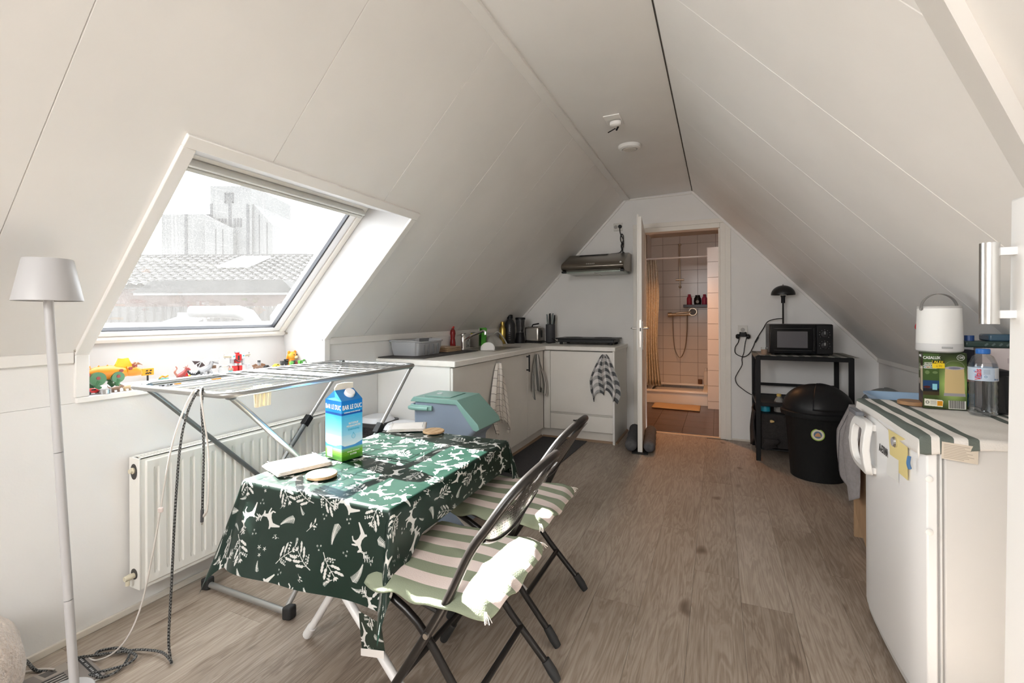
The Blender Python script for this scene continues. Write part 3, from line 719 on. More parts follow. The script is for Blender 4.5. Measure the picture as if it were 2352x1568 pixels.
opart(B().tube(pp, [.10, .10, .115, .125, .13, .13], 16), 'elbow_pipe', ZN, dk, smooth=True)
opart(B().tube([(-5.3, 8.0, .9), (-5.3, 8.0, 1.24)], .03, 8), 'support', ZN, dk)
dk2 = othing('duct_cowl', 'white upright duct cowl next to the elbow on the flat roof outside', 'duct', -4.0, 8.0, 0.9)
opart(B().tube([(-4.10, 8.15, .9), (-4.10, 8.15, 1.22), (-4.03, 8.15, 1.32), (-3.86, 8.15, 1.36)], [.13, .14, .14, .12], 16), 'cowl_pipe', ZN, dk2, smooth=True)
opart(B().box(-4.28, 7.95, .9, -3.9, 8.35, .96), 'flashing', ZN, dk2)

# ------------------------------------------------------------------ kitchen
KW = mat('kitchen_front', (0.76, 0.735, 0.69), 0.38, var=0.02)
KD = mat('carcass_shadowed_board', (0.22, 0.20, 0.18), 0.7)  # darkened copy of the carcass white: shade of the gap put into its colour
KC = mat('kitchen_carcass', (0.80, 0.785, 0.755), 0.45)
WTOP = mat('worktop_laminate', (0.80, 0.775, 0.73), 0.35, var=0.04, vscale=30)
PLI = mat('plinth_board', (0.70, 0.67, 0.62), 0.45)
WOODB = mat('beading_wood', (0.30, 0.20, 0.13), 0.6)
KY, KX = 2.60, -1.585
wt = thing('worktop', 'off-white L-shaped kitchen worktop along the left wall and the far wall', 'worktop', (-1.9, 3.7, 0.874))
L_ = [(XL, 2.58), (-1.555, 2.58), (-1.555, 4.30), (-0.872, 4.30), (-0.872, YF), (XL, YF)]
part(B().prism(L_, 0.874, 0.914, 'xy'), 'top', WTOP, wt, bev=0.006)
# sink let into the worktop
sk = part(B().prism([(-2.09, 3.46), (-1.70, 3.46), (-1.70, 4.02), (-2.09, 4.02)], 0.9142, 0.918, 'xy'), 'sink', STEEL, wt, bev=0.002)
part(B().prism([(-2.05, 3.52), (-1.74, 3.52), (-1.74, 3.96), (-2.05, 3.96)], 0.9181, 0.9186, 'xy'), 'bowl', mat('sink_dark', (0.16, 0.17, 0.165), 0.3, metal=0.8), sk)
ca = thing('base_cabinet', 'off-white base cabinet with doors under the sink worktop, along the left wall', 'cabinet', (-1.9, 3.5, 0))
part(B().box(XL + .002, KY, 0.0, KX - .02, KY + .018, 0.872), 'end_panel', KC, ca, bev=0.001)
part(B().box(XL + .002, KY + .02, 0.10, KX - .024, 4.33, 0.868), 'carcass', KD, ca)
part(B().box(-1.65, KY + .02, 0.0, -1.63, 4.375, 0.099), 'plinth', PLI, ca)
part(B().prism([(-1.63, 0), (-1.612, 0), (-1.617, .012), (-1.63, .018)], KY + .02, 4.37), 'beading', WOODB, ca)
for (y0, y1, hn) in ((KY + .004, 3.255, None), (3.259, 3.890, 'r'), (3.894, 4.312, None)):
    d = part(B().box(KX - .019, y0, 0.104, KX, y1, 0.866), 'cabinet_door', KW, ca, bev=0.002)
    if hn:
        hb = B().box(KX + .022, 3.868, 0.705, KX + .034, 3.882, 0.858)
        hb.box(KX, 3.870, 0.715, KX + .024, 3.880, 0.727); hb.box(KX, 3.870, 0.835, KX + .024, 3.880, 0.847)
        part(hb, 'handle', BLACK, d, bev=0.002)
cb = thing('fridge_cabinet', 'off-white cabinet with one tall door and a bottom drawer under the hot plate', 'cabinet', (-1.2, 4.65, 0))
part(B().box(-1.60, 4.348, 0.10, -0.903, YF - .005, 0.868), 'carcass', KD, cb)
part(B().box(KX, 4.326, 0.10, -1.519, 4.344, 0.866), 'filler_strip', KW, cb, bev=0.001)
part(B().box(-1.515, 4.325, 0.272, -0.902, 4.344, 0.864), 'cabinet_door', KW, cb, bev=0.002)
dw = part(B().box(-1.515, 4.325, 0.104, -0.902, 4.344, 0.254), 'drawer', KW, cb, bev=0.002)
part(B().box(-1.515, 4.330, 0.256, -0.902, 4.344, 0.270), 'grip_profile', mat('grip_rail', (0.55, 0.53, 0.49), 0.5), cb)
hb = B().tube([(-1.275, 4.300, 0.205), (-1.155, 4.300, 0.205)], 0.006, 10)
hb.tube([(-1.252, 4.325, 0.205), (-1.252, 4.300, 0.205)], 0.005, 8); hb.tube([(-1.178, 4.325, 0.205), (-1.178, 4.300, 0.205)], 0.005, 8)
part(hb, 'handle', BLACK, dw, smooth=True)
part(B().box(-0.902, 4.326, 0.0, -0.884, YF - .005, 0.872), 'side_panel', KC, cb, bev=0.001)
part(B().box(-1.63, 4.376, 0.0, -0.903, 4.392, 0.099), 'plinth', PLI, cb)
q = B().prism([(4.376, 0), (4.358, 0), (4.363, .012), (4.376, .018)], -1.612, -0.884, 'yz'); q.prism([(-0.884, 0), (-0.866, 0), (-0.871, .012), (-0.884, .018)], 4.36, YF - .02)
part(q, 'beading', WOODB, cb)
solo(B().prism([(-1.62, 3.0), (-1.20, 3.0), (-1.155, 4.352), (-1.605, 4.352)], 0.0005, 0.006, 'xy'), 'floor_mat', mat('dark_mat', (0.055, 0.056, 0.062), 0.85, var=0.15, vscale=60, bump=0.3, bscale=400), 'dark grey runner mat on the floor in front of the kitchen cabinets', 'mat', (-1.4, 3.7, 0), bev=0.001)

# things on the worktop
ZW = 0.914
solo(B().prism([(XL + .003, 2.60), (-1.85, 2.66), (-1.84, 3.44), (XL + .003, 3.40)], ZW + .0005, ZW + .008, 'xy'), 'drying_mat', mat('drying_mat', (0.075, 0.07, 0.07), 0.9, bump=0.4, bscale=350), 'dark grey drying mat under the dish drainer', 'mat', (-2.0, 3.0, ZW), bev=0.002)
DG = mat('drainer_plastic', (0.40, 0.41, 0.43), 0.45)
dd = thing('dish_drainer', 'light grey plastic dish drainer tub with scalloped side on the dark mat', 'dish rack', (-2.05, 2.95, ZW + .008))
def drain_outline(k, grow, n=72):
    a = 2 * PI * k / n; x, y = math.cos(a), math.sin(a)
    e = 0.28
    sx = math.copysign(abs(x) ** e, x); sy = math.copysign(abs(y) ** e, y)
    return (-2.068 + (0.122 + grow) * sx, 2.885 + (0.172 + grow) * sy)
vs = []; fs = []
lv = [(-0.012, 0.0), (0.0, 0.055), (0.004, 0.088), (0.012, 0.092), (0.014, 0.10), (0.004, 0.102), (-0.004, 0.09), (-0.014, 0.012)]
N = 72
for (g, h) in lv:
    for k in range(N):
        a = 2 * PI * k / N
        sc = 0.008 * max(0, math.sin(6 * a)) if 0 < h < 0.08 else 0
        x, y = drain_outline(k, g - sc)
        rim = 0.028 * (0.5 - 0.5 * math.cos(2 * a)) if h > 0.08 else 0
        vs.append((x, y, ZW + .010 + h + (rim * 0.4)))
for i in range(len(lv) - 1):
    for k in range(N): fs.append((i * N + k, i * N + (k + 1) % N, (i + 1) * N + (k + 1) % N, (i + 1) * N + k))
fs.append(tuple(range(N))[::-1]); fs.append(tuple((len(lv) - 1) * N + k for k in range(N)))
part(B().add(vs, fs), 'tub', DG, dd, smooth=True)
for y in (2.80, 2.86, 2.92, 2.98):
    part(B().box(-1.948, y - .004, ZW + .014, -1.940, y + .004, ZW + .09), 'shade_strip', mat('drainer_shadow', (0.16, 0.165, 0.175), 0.6), dd, bev=0.002)  # shade between the scallops painted on as dark strips
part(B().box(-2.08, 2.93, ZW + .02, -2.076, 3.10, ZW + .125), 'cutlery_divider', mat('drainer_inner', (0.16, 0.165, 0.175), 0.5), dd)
cbw = mat('beech_wood', (0.48, 0.33, 0.20), 0.5, var=0.2, vscale=20, stretch=(1, 8, 1))
for i, (lb) in enumerate(('beech chopping board, bottom one of three beside the drainer', 'beech chopping board, middle one of three beside the drainer', 'beech chopping board, top one of three beside the drainer')):
    z = ZW + .0085 + i * 0.013
    solo(B().box(-2.14 + .004 * i, 3.15, z, -1.96, 3.36 - .005 * i, z + .011), 'chopping_board', cbw, lb, 'chopping board', (-2.05, 3.25, z), 'chopping boards by the sink', bev=0.003)
sp = thing('syrup_bottle', 'slim red sauce bottle with red cap behind the sink', 'bottle', (-2.165, 3.56, ZW))
part(B().lathe([(0.024, 0), (0.027, .01), (0.026, .06), (0.019, .10), (0.025, .14), (0.022, .165), (0.012, .18), (0.012, .19)], (-2.165, 3.56, ZW), n=18), 'body', mat('red_syrup', (0.30, 0.012, 0.012), 0.2, trans=0.3), sp, smooth=True)
part(B().lathe([(0.014, .19), (0.014, .205), (0.008, .212), (0.006, .225)], (-2.165, 3.56, ZW), n=14), 'cap', mat('red_cap', (0.60, 0.02, 0.015), 0.4), sp, smooth=True)
tp2 = thing('kitchen_tap', 'chrome single-lever kitchen tap with long straight spout at the sink', 'tap', (-2.13, 3.68, ZW))
part(B().lathe([(0.027, 0), (0.024, .05), (0.024, .10), (0.018, .118)], (-2.13, 3.68, ZW), n=18), 'body', CHROME, tp2, smooth=True)
part(B().tube([(-2.13, 3.68, ZW + .06), (-2.02, 3.66, ZW + .125), (-1.90, 3.65, ZW + .165), (-1.885, 3.65, ZW + .155), (-1.885, 3.65, ZW + .13)], [.013, .012, .012, .012, .013], 10), 'spout', CHROME, tp2, smooth=True)
part(B().obox((-2.12, 3.63, ZW + .128), (.045, -.02, .012), (.008, .016, 0), (0, 0, .005)), 'lever', CHROME, tp2, bev=0.003)
sd = thing('soap_dispenser', 'small clear glass mug standing behind the tap', 'glass mug', (-2.165, 3.80, ZW))
part(B().lathe([(0.034, 0), (0.036, .085), (0.033, .085), (0.030, .006)], (-2.165, 3.80, ZW), n=18), 'glass', mat('clear_glass', (0.95, 0.97, 0.97), 0.05, trans=0.95), sd, smooth=True)
part(B().tube(curve_pts([(-2.135, 3.77, ZW + .02), (-2.115, 3.75, ZW + .03), (-2.115, 3.75, ZW + .06), (-2.135, 3.77, ZW + .07)], 5), .005, 8), 'handle', MATS['clear_glass'], sd, smooth=True)
cdy = thing('sponge_caddy', 'steel sponge caddy by the sink', 'caddy', (-2.12, 3.92, ZW))
q = B(); q.box(-2.17, 3.86, ZW, -2.165, 4.00, ZW + .12); q.box(-2.07, 3.86, ZW, -2.065, 4.00, ZW + .12); q.box(-2.17, 3.86, ZW, -2.065, 3.865, ZW + .12); q.box(-2.17, 3.995, ZW, -2.065, 4.00, ZW + .12); q.box(-2.17, 3.86, ZW, -2.065, 4.0, ZW + .006)
part(q, 'holder', STEEL, cdy, bev=0.002)
part(B().tube([(-2.06, 3.862, ZW + .12), (-2.06, 3.862, ZW + .175), (-2.06, 4.0, ZW + .175), (-2.06, 4.0, ZW + .12)], .003, 8), 'hanging_bar', STEEL, cdy)
sg = thing('sponge', 'yellow and grey sponge lying in the steel caddy', 'sponge', (-2.12, 3.90, ZW + .10))
part(B().box(-2.155, 3.868, ZW + .10, -2.08, 3.94, ZW + .132), 'foam', mat('yellow_foam', (0.62, 0.47, 0.02), 0.95, bump=0.5, bscale=200), sg, bev=0.004)
part(B().box(-2.155, 3.868, ZW + .132, -2.08, 3.94, ZW + .140), 'scourer', mat('scourer', (0.10, 0.13, 0.10), 0.95), sg, bev=0.002)
def rag(i, j):
    y = 3.885 + 0.105 * i; s_ = j * 0.30
    if s_ < 0.11: return (-2.072 + .003 * math.sin(i * 8), y, ZW + .067 + s_)
    if s_ < 0.135: 
        a = (s_ - 0.11) / 0.025 * PI; return (-2.06 - .012 * math.cos(a), y, ZW + .177 + .008 * math.sin(a))
    return (-2.048 + .006 * math.sin(i * 7 + j * 4), y + .012 * (s_ - .135) * i * 4, ZW + .177 - (s_ - .135))
solo(B().grid(rag, 14, 26), 'cleaning_cloth', mat('green_cloth', (0.12, 0.52, 0.07), 0.9, bump=0.3, bscale=150), 'bright green cleaning cloth hung over the caddy bar', 'cloth', (-2.06, 3.94, ZW + .03), solid=0.002, smooth=True, ang=180)
def bagf(i, j):
    a = i * 2 * PI; t = j
    r = 0.11 * (1 - t ** 2.2) ** 0.5 * (1 + .10 * math.sin(5 * a + 3 * t) + .06 * math.sin(11 * a)) if t < 1 else 0.004
    return (-2.03 + r * .85 * math.cos(a), 4.08 + r * math.sin(a), ZW + .002 + 0.105 * t + .004 * math.sin(7 * a) * t)
BAGM = mat('clear_bag', (0.62, 0.60, 0.56), 0.3, trans=0.45)
bg_ = thing('plastic_bag', 'tied clear plastic bag behind the sink', 'bag', (-2.03, 4.08, ZW))
part(B().grid(bagf, 36, 12), 'bag_body', BAGM, bg_, smooth=True, ang=180)
part(B().tube(curve_pts([(-2.03, 4.07, ZW + .10), (-1.98, 4.10, ZW + .14), (-1.93, 4.14, ZW + .07), (-1.91, 4.16, ZW + .02)], 6), [.006] * 19, 6), 'tied_handle', BAGM, bg_, smooth=True)
gb = thing('gold_flask', 'gold metal drinking flask in the worktop corner', 'flask', (-2.115, 4.50, ZW))
part(B().lathe([(0.034, 0), (0.036, .005), (0.036, .16), (0.024, .19), (0.020, .20), (0.020, .21)], (-2.115, 4.50, ZW), n=20), 'body', mat('gold_metal', (0.50, 0.36, 0.10), 0.3, metal=1.0), gb, smooth=True)
part(B().lathe([(0.022, .208), (0.022, .235)], (-2.115, 4.50, ZW), n=20), 'lid', mat('gold_metal', (0, 0, 0)), gb, bev=.002)
bb = thing('black_water_bottle', 'big black water bottle with measuring marks, next to the gold flask', 'bottle', (-2.06, 4.57, ZW))
part(B().lathe([(0.050, 0), (0.053, .006), (0.053, .21), (0.040, .245), (0.026, .262), (0.026, .27)], (-2.06, 4.57, ZW), n=24), 'body', mat('dark_bottle', (0.025, 0.025, 0.027), 0.3), bb, smooth=True)
part(B().lathe([(0.031, .268), (0.031, .305), (0.026, .31)], (-2.06, 4.57, ZW), n=20), 'lid', BLACK, bb, smooth=True)
for k in range(8):
    z = ZW + .04 + k * .022
    part(B().box(-2.05, 4.5125, z, -2.03 - .004 * (k % 2), 4.5195, z + .003), 'measuring_mark', mat('mark_grey', (0.35, 0.35, 0.35), 0.5), bb)
bl = thing('blender', 'black jug blender between the black water bottle and the toaster', 'blender', (-1.985, 4.68, ZW))
part(B().lathe([(0.060, 0), (0.062, .01), (0.050, .10), (0.044, .115)], (-1.985, 4.68, ZW), n=22), 'motor_base', BLACK, bl, smooth=True)
part(B().lathe([(0.042, .115), (0.052, .26), (0.049, .26), (0.040, .12)], (-1.985, 4.68, ZW), n=22), 'jug', mat('smoky_glass', (0.30, 0.30, 0.31), 0.08, trans=0.85), bl, smooth=True)
part(B().lathe([(0.056, .258), (0.056, .278), (0.02, .282)], (-1.985, 4.68, ZW), n=22), 'lid', BLACK, bl, smooth=True)
part(B().tube([(-1.945, 4.63, ZW + .25), (-1.925, 4.605, ZW + .24), (-1.93, 4.61, ZW + .15), (-1.95, 4.64, ZW + .13)], .007, 8), 'jug_handle', BLACK, bl, smooth=True)
ts_ = thing('toaster', 'brushed steel toaster in the far worktop corner', 'toaster', (-1.87, 4.80, ZW))
part(B().box(-1.955, 4.72, ZW + .012, -1.785, 4.90, ZW + .175), 'shell', STEEL, ts_, bev=0.02, seg=4)
part(B().box(-1.96, 4.715, ZW, -1.78, 4.905, ZW + .02), 'base', BLACK, ts_, bev=0.004)
part(B().box(-1.93, 4.755, ZW + .174, -1.81, 4.785, ZW + .178), 'slot', BLACK, ts_)
part(B().box(-1.93, 4.835, ZW + .174, -1.81, 4.865, ZW + .178), 'slot', BLACK, ts_)
part(B().tube([(-1.87, 4.74, ZW + .178), (-1.86, 4.74, ZW + .20), (-1.79, 4.74, ZW + .212)], .008, 8), 'tongs_grip', BLACK, ts_, smooth=True)
part(B().box(-1.784, 4.79, ZW + .06, -1.775, 4.81, ZW + .14), 'lever_slot', BLACK, ts_)
cbp = curve_pts([(-1.80, 4.74, ZW + .01), (-1.74, 4.66, ZW + .006), (-1.70, 4.70, ZW + .02), (-1.66, 4.68, ZW + .006), (-1.60, 4.74, ZW + .012)], 6)
solo(B().tube(cbp, .005, 6), 'power_cord', BLACK, 'black appliance cord lying between toaster and knife holder', 'cord', (-1.70, 4.69, ZW), smooth=True)
kb = thing('knife_holder', 'dark grey round knife holder on the worktop beside the toaster', 'knife holder', (-1.685, 4.82, ZW))
part(B().lathe([(0.050, 0), (0.052, .004), (0.052, .20), (0.048, .205), (0.046, .19)], (-1.685, 4.82, ZW), n=24), 'cylinder', mat('knife_grey', (0.055, 0.055, 0.062), 0.6), kb, smooth=True)
kn = [(-.025, -.02, .12, -.06, 0), (-.012, .015, .125, -.02, 1), (.004, -.015, .13, .0, 1), (.018, .012, .125, .05, 1), (.028, -.02, .13, .09, 2), (.034, .02, .11, .10, 1), (-.034, .02, .11, -.10, 2)]
kl = ['knife with black handle leaning left at the left edge of the knife holder', 'knife with black handle at the left back of the knife holder', 'knife with black handle at the front middle of the knife holder', 'knife with black handle at the back right of the knife holder', 'knife with grey handle at the front right of the knife holder', 'knife with black handle at the far right back of the knife holder', 'knife with grey handle at the far left back of the knife holder']
for (dx, dy, h, ln, c_), lb in zip(kn, kl):
    t = thing('kitchen_knife', lb, 'knife', (-1.685 + dx, 4.82 + dy, ZW + .19), 'knives in the holder')
    a = Vector((-1.685 + dx, 4.82 + dy, ZW + .195)); d = Vector((ln, -.03, 1)).normalized()
    part(B().tube([a, a + d * h * .5, a + d * h], [.008, .0095, .007], 8), 'handle', BLACK if c_ == 1 else mat('knife_steel_grip', (0.20, 0.24, 0.24), 0.4), t, smooth=True)
    part(B().obox(a - Vector((0, 0, .04)), (.006, 0, 0), (0, .001, 0), (0, 0, .05)), 'blade', STEEL, t)
hp_ = thing('hot_plate', 'black two-ring electric hot plate on the far worktop', 'hot plate', (-1.24, 4.77, ZW))
part(B().prism([(-1.53, 4.60), (-0.95, 4.62), (-0.95, 4.92), (-1.53, 4.90)], ZW + .022, ZW + .052, 'xy'), 'casing', mat('hob_black', (0.014, 0.014, 0.015), 0.4, spec=.3), hp_, bev=0.004)
part(B().prism([(-1.55, 4.585), (-0.93, 4.605), (-0.93, 4.94), (-1.55, 4.92)], ZW + .052, ZW + .066, 'xy'), 'cover_plate', mat('hob_black', (0, 0, 0)), hp_, bev=0.004)
for x in (-1.50, -0.98):
    for y in (4.63, 4.88): part(B().lathe([(0.016, 0.0005), (0.018, .022)], (x, y, ZW), n=14), 'foot', RUBBER, hp_, smooth=True)
for x in (-1.40, -1.09): part(B().lathe([(0.09, .066), (0.09, .069), (0.075, .071)], (x, 4.77, ZW), n=28), 'ring', mat('iron_ring', (0.03, 0.03, 0.03), 0.6), hp_, smooth=True)
part(B().tube(curve_pts([(-1.64, 4.74, ZW + .05), (-1.60, 4.72, ZW + .035), (-1.57, 4.70, ZW + .02), (-1.52, 4.70, ZW + .03)], 6), .005, 6), 'cable', BLACK, hp_, smooth=True)
pan = thing('white_dish', 'white dish standing at the front edge of the sink', 'dish', (-1.80, 3.55, ZW))
q = B().lathe([(0.0, .0), (0.05, .003), (0.062, .014), (0.060, .017), (0.048, .007), (0.0, .005)], (0, 0, 0), n=24, cap=False)
q.xf(Matrix.Translation((-1.80, 3.53, ZW + .01)) @ Matrix.Rotation(math.radians(55), 4, 'X') @ Matrix.Rotation(0.3, 4, 'Y'))
part(q, 'bowl', GLOSSW, pan, smooth=True)

# cooker hood on the far wall
HS = mat('hood_steel', (0.27, 0.245, 0.21), 0.3, metal=1.0)
hd = thing('cooker_hood', 'slim brushed metal cooker hood mounted on the far wall, left of the door', 'cooker hood', (-1.16, 4.75, 1.70))
# profile in (y, z)
pf = [(YF - .001, 1.668), (4.56, 1.655), (4.505, 1.672), (4.488, 1.695), (4.492, 1.715), (4.515, 1.735), (4.80, 1.852), (YF - .001, 1.852)]
part(B().prism(pf, -1.455, -0.828, 'yz'), 'housing', HS, hd, bev=0.004, seg=3)
part(B().box(-1.43, 4.56, 1.642, -0.85, 4.94, 1.662), 'glass_visor', mat('hood_glass', (0.30, 0.34, 0.30), 0.15, metal=0.3), hd, bev=0.003)
part(B().box(-1.15, 4.60, 1.640, -1.14, 4.94, 1.644), 'filter_divider', STEEL, hd)
for k in range(24):
    x = -1.33 + k * 0.0125
    part(B().obox((x, 4.775, 1.8425), (.0028, 0, 0), (0.004, .018, .0072), (0, -.0008, .002)), 'vent_slot', BLACK, hd)
for k in range(5):
    x = -1.19 + k * 0.018
    part(B().obox((x, 4.5005, 1.7225), (.006, 0, 0), (0, .0045, .004), (0, -.003, .003)), 'button', mat('button_silver', (0.75, 0.73, 0.70), 0.3, metal=0.6), hd)
for x in (-1.435, -0.845): part(B().obox((x, 4.53, 1.650), (.018, 0, 0), (0, .03, 0), (0, 0, .010)), 'visor_hinge', BLACK, hd, bev=.003)
part(B().lathe([(0.009, -.004), (0.009, .004)], (-0.857, 4.502, 1.726), n=12, axis='y'), 'lamp_lens', GLOSSW, hd)
def socket(x, z, w, h, label, n=1, nm='wall_socket'):
    t = thing(nm, label, 'socket', (x, YF, z))
    part(B().box(x - w / 2, YF - .014, z - h / 2, x + w / 2, YF, z + h / 2), 'plate', mat('socket_plate', (0.66, 0.645, 0.61), 0.4), t, bev=0.003)
    for k in range(n):
        cx = x + (k - (n - 1) / 2) * 0.045
        part(B().lathe([(0.019, -.0141), (0.019, -.0165), (0.016, -.0165), (0.015, -.009)], (cx, YF, z), n=20, axis='y'), 'outlet', mat('outlet_shade', (0.36, 0.34, 0.32), 0.4), t, smooth=True)
    return t
st1 = socket(-0.968, 2.150, 0.092, 0.082, 'white double wall socket above the cooker hood', 2)
pg = thing('hood_cord', 'black looped power cord plugged in above the cooker hood', 'power cord', (-0.945, YF - .02, 2.15))
part(B().lathe([(0.016, -.045), (0.020, -.03), (0.018, -.012)], (-0.945, YF, 2.150), n=14, axis='y'), 'plug', BLACK, pg, smooth=True)
Y_ = YF - .03
hc = curve_pts([(-0.945, YF - .045, 2.145), (-0.945, Y_, 2.10), (-0.935, Y_, 2.06), (-0.918, Y_, 2.03), (-0.908, Y_, 1.985), (-0.918, Y_, 1.96), (-0.925, Y_, 1.93), (-0.918, Y_, 1.91), (-0.918, Y_, 1.88), (-0.915, Y_, 1.853)], 6)
part(B().tube(hc, .0045, 6), 'cable', BLACK, pg, smooth=True)
hc = curve_pts([(-0.92, Y_, 1.965), (-0.937, Y_, 2.0), (-0.938, Y_, 2.04), (-0.925, Y_, 2.07), (-0.910, Y_, 2.045), (-0.912, Y_, 2.0), (-0.932, Y_, 1.95), (-0.92, Y_, 1.89), (-0.90, Y_, 1.87), (-0.875, Y_, 1.855)], 6)
part(B().tube(hc, .0045, 6), 'cable_loop', BLACK, pg, smooth=True)
hc = curve_pts([(-0.917, Y_ - .01, 1.975), (-0.908, Y_ - .01, 1.94), (-0.925, Y_ - .01, 1.90), (-0.95, Y_ - .02, 1.87), (-1.02, 4.84, 1.855)], 6)
part(B().tube(hc, .0045, 6), 'cable_loop', BLACK, pg, smooth=True)
part(B().tube([(-0.917, Y_ - .004, 1.955), (-0.917, Y_ - .004, 1.97)], .014, 10), 'cable_tie', BLACK, pg)

# three tea towels hanging from hooks on the cabinet fronts
def plaid(name, base, lines, scale_u, scale_v, mode):
    m = bpy.data.materials.new(name); m.use_nodes = True; nt = m.node_tree; b = nt.nodes['Principled BSDF']
    uv = nt.nodes.new('ShaderNodeUVMap'); sx = nt.nodes.new('ShaderNodeSeparateXYZ'); nt.links.new(uv.outputs[0], sx.inputs[0])
    def band(sock, sc, lo):
        a = nt.nodes.new('ShaderNodeMath'); a.operation = 'MULTIPLY'; a.inputs[1].default_value = sc; nt.links.new(sock, a.inputs[0])
        f = nt.nodes.new('ShaderNodeMath'); f.operation = 'FRACT'; nt.links.new(a.outputs[0], f.inputs[0])
        g = nt.nodes.new('ShaderNodeMath'); g.operation = 'LESS_THAN'; g.inputs[1].default_value = lo; nt.links.new(f.outputs[0], g.inputs[0]); return g.outputs[0]
    w = {'grid': 0.055, 'stripe': 0.45, 'gingham': 0.5}[mode]
    bu = band(sx.outputs[0], scale_u, w)
    if mode == 'stripe':
        bv = band(sx.outputs[0], scale_u * 3.1, 0.3); op = 'MAXIMUM'; k = 0.5
    else: bv = band(sx.outputs[1], scale_v, w); op = 'ADD' if mode == 'gingham' else 'MAXIMUM'; k = 0.5 if mode == 'gingham' else 1.0
    s = nt.nodes.new('ShaderNodeMath'); s.operation = op; nt.links.new(bu, s.inputs[0]); nt.links.new(bv, s.inputs[1])
    s2 = nt.nodes.new('ShaderNodeMath'); s2.operation = 'MULTIPLY'; s2.inputs[1].default_value = k if mode == 'gingham' else 0.9; nt.links.new(s.outputs[0], s2.inputs[0])
    mx = nt.nodes.new('ShaderNodeMix'); mx.data_type = 'RGBA'; nt.links.new(s2.outputs[0], mx.inputs['Factor']); mx.inputs['A'].default_value = (*base, 1); mx.inputs['B'].default_value = (*lines, 1)
    nt.links.new(mx.outputs['Result'], b.inputs['Base Color']); b.inputs['Roughness'].default_value = 0.95; b.inputs['Specular IOR Level'].default_value = 0.1
    MATS[name] = m; return m
def hang(name, label, m, hook, ln, face, wid, seed, hang_l=1.0):
    """a towel pinched at a hook, fanning out in folds; face = axis pointing away from the cabinet"""
    rr = random.Random(seed); f = Vector(face); side = Vector((-f.y, f.x, 0)); ph = rr.random() * 6; sgn = 1 if seed % 2 else -1
    def fn(i, j):
        a = (i - .5) * 2                                   # -1 .. 1 across the cloth
        spread = lerp(0.10, 1.0, min(1, j * 1.25) ** 0.75)
        pinch = 1 - .34 * max(0, j - .55) / .45
        tail = (0.74 + .26 * (abs(a) ** 1.4) * (1.0 if a * sgn > 0 else .72) + .05 * math.sin(a * 9 + ph))
        dep = 0.014 + (0.012 + .030 * j ** .6) * (0.5 + 0.5 * math.sin(a * 8.5 + ph + 1.2 * j)) + .010 * math.cos(a * 3.5 + j * 3)
        lat = a * wid * .5 * spread * pinch + .020 * math.sin(a * 8.5 + ph + 1.2) * j + .014 * math.sin(j * 6 + ph) * j
        return Vector(hook) + side * lat + f * dep + Vector((0, 0, -ln * j * tail))
    loc = (hook[0], hook[1], hook[2] - ln)
    b = B().grid(fn, 48, 44, lambda i, j: (i, j * 1.35))
    t = thing(name, label, 'towel', loc)
    part(b, 'cloth', m, t, smooth=True, ang=180, solid=0.004)
    part(B().lathe([(0.008, 0), (0.008, .02), (0.012, .024)], (0, 0, 0), n=10).xf(Matrix.Translation(Vector(hook) + Vector((0, 0, -.006))) @ f.to_track_quat('Z', 'Y').to_matrix().to_4x4()), 'hook', WHITEP, t)
hang('checked_tea_towel', 'white tea towel with thin dark window-pane checks hanging on the long cabinet door', plaid('windowpane', (0.74, 0.70, 0.65), (0.06, 0.055, 0.055), 8, 7, 'grid'), (KX, 3.262, 0.845), 0.60, (1, 0, 0), 0.44, 3)
hang('striped_tea_towel', 'grey and white striped tea towel hanging in the inner corner of the kitchen', plaid('tea_stripe', (0.58, 0.56, 0.53), (0.10, 0.105, 0.10), 9, 9, 'stripe'), (KX, 4.10, 0.845), 0.42, (1, 0, 0), 0.42, 5)
hang('gingham_tea_towel', 'grey and white gingham tea towel hanging on the cabinet under the hot plate', plaid('gingham', (0.72, 0.70, 0.69), (0.09, 0.095, 0.10), 3.5, 4, 'gingham'), (-0.975, 4.325, 0.845), 0.47, (0, -1, 0), 0.36, 9)
# ------------------------------------------------------------------ prints drawn into arrays
class Canvas:
    def __init__(s, w, h, bgc): s.w, s.h = w, h; s.a = np.empty((h, w, 3), np.float32); s.a[:] = bgc
    def poly(s, P, col, wrap=False):
        """fill polygon, coordinates in pixels, y up"""
        P = np.asarray(P, float)
        for ox in ((-s.w, 0, s.w) if wrap else (0,)):
            for oy in ((-s.h, 0, s.h) if wrap else (0,)):
                Q = P + (ox, oy)
                x0, y0 = np.floor(Q.min(0)).astype(int); x1, y1 = np.ceil(Q.max(0)).astype(int) + 1
                x0, y0, x1, y1 = max(x0, 0), max(y0, 0), min(x1, s.w), min(y1, s.h)
                if x0 >= x1 or y0 >= y1: continue
                yy, xx = np.mgrid[y0:y1, x0:x1]; xx = xx + .5; yy = yy + .5
                ins = np.zeros(xx.shape, bool)
                for (ax, ay), (bx, by) in zip(Q, np.roll(Q, -1, 0)):
                    if ay == by: continue
                    c_ = (ay > yy) != (by > yy)
                    ins ^= c_ & (xx < (bx - ax) * (yy - ay) / (by - ay) + ax)
                s.a[y0:y1, x0:x1][ins] = col
    def rect(s, x0, y0, x1, y1, col): s.a[int(y0):int(y1), int(x0):int(x1)] = col
    def disc(s, x, y, rx, ry, col, wrap=False, n=14): s.poly([(x + rx * math.cos(2 * PI * k / n), y + ry * math.sin(2 * PI * k / n)) for k in range(n)], col, wrap)
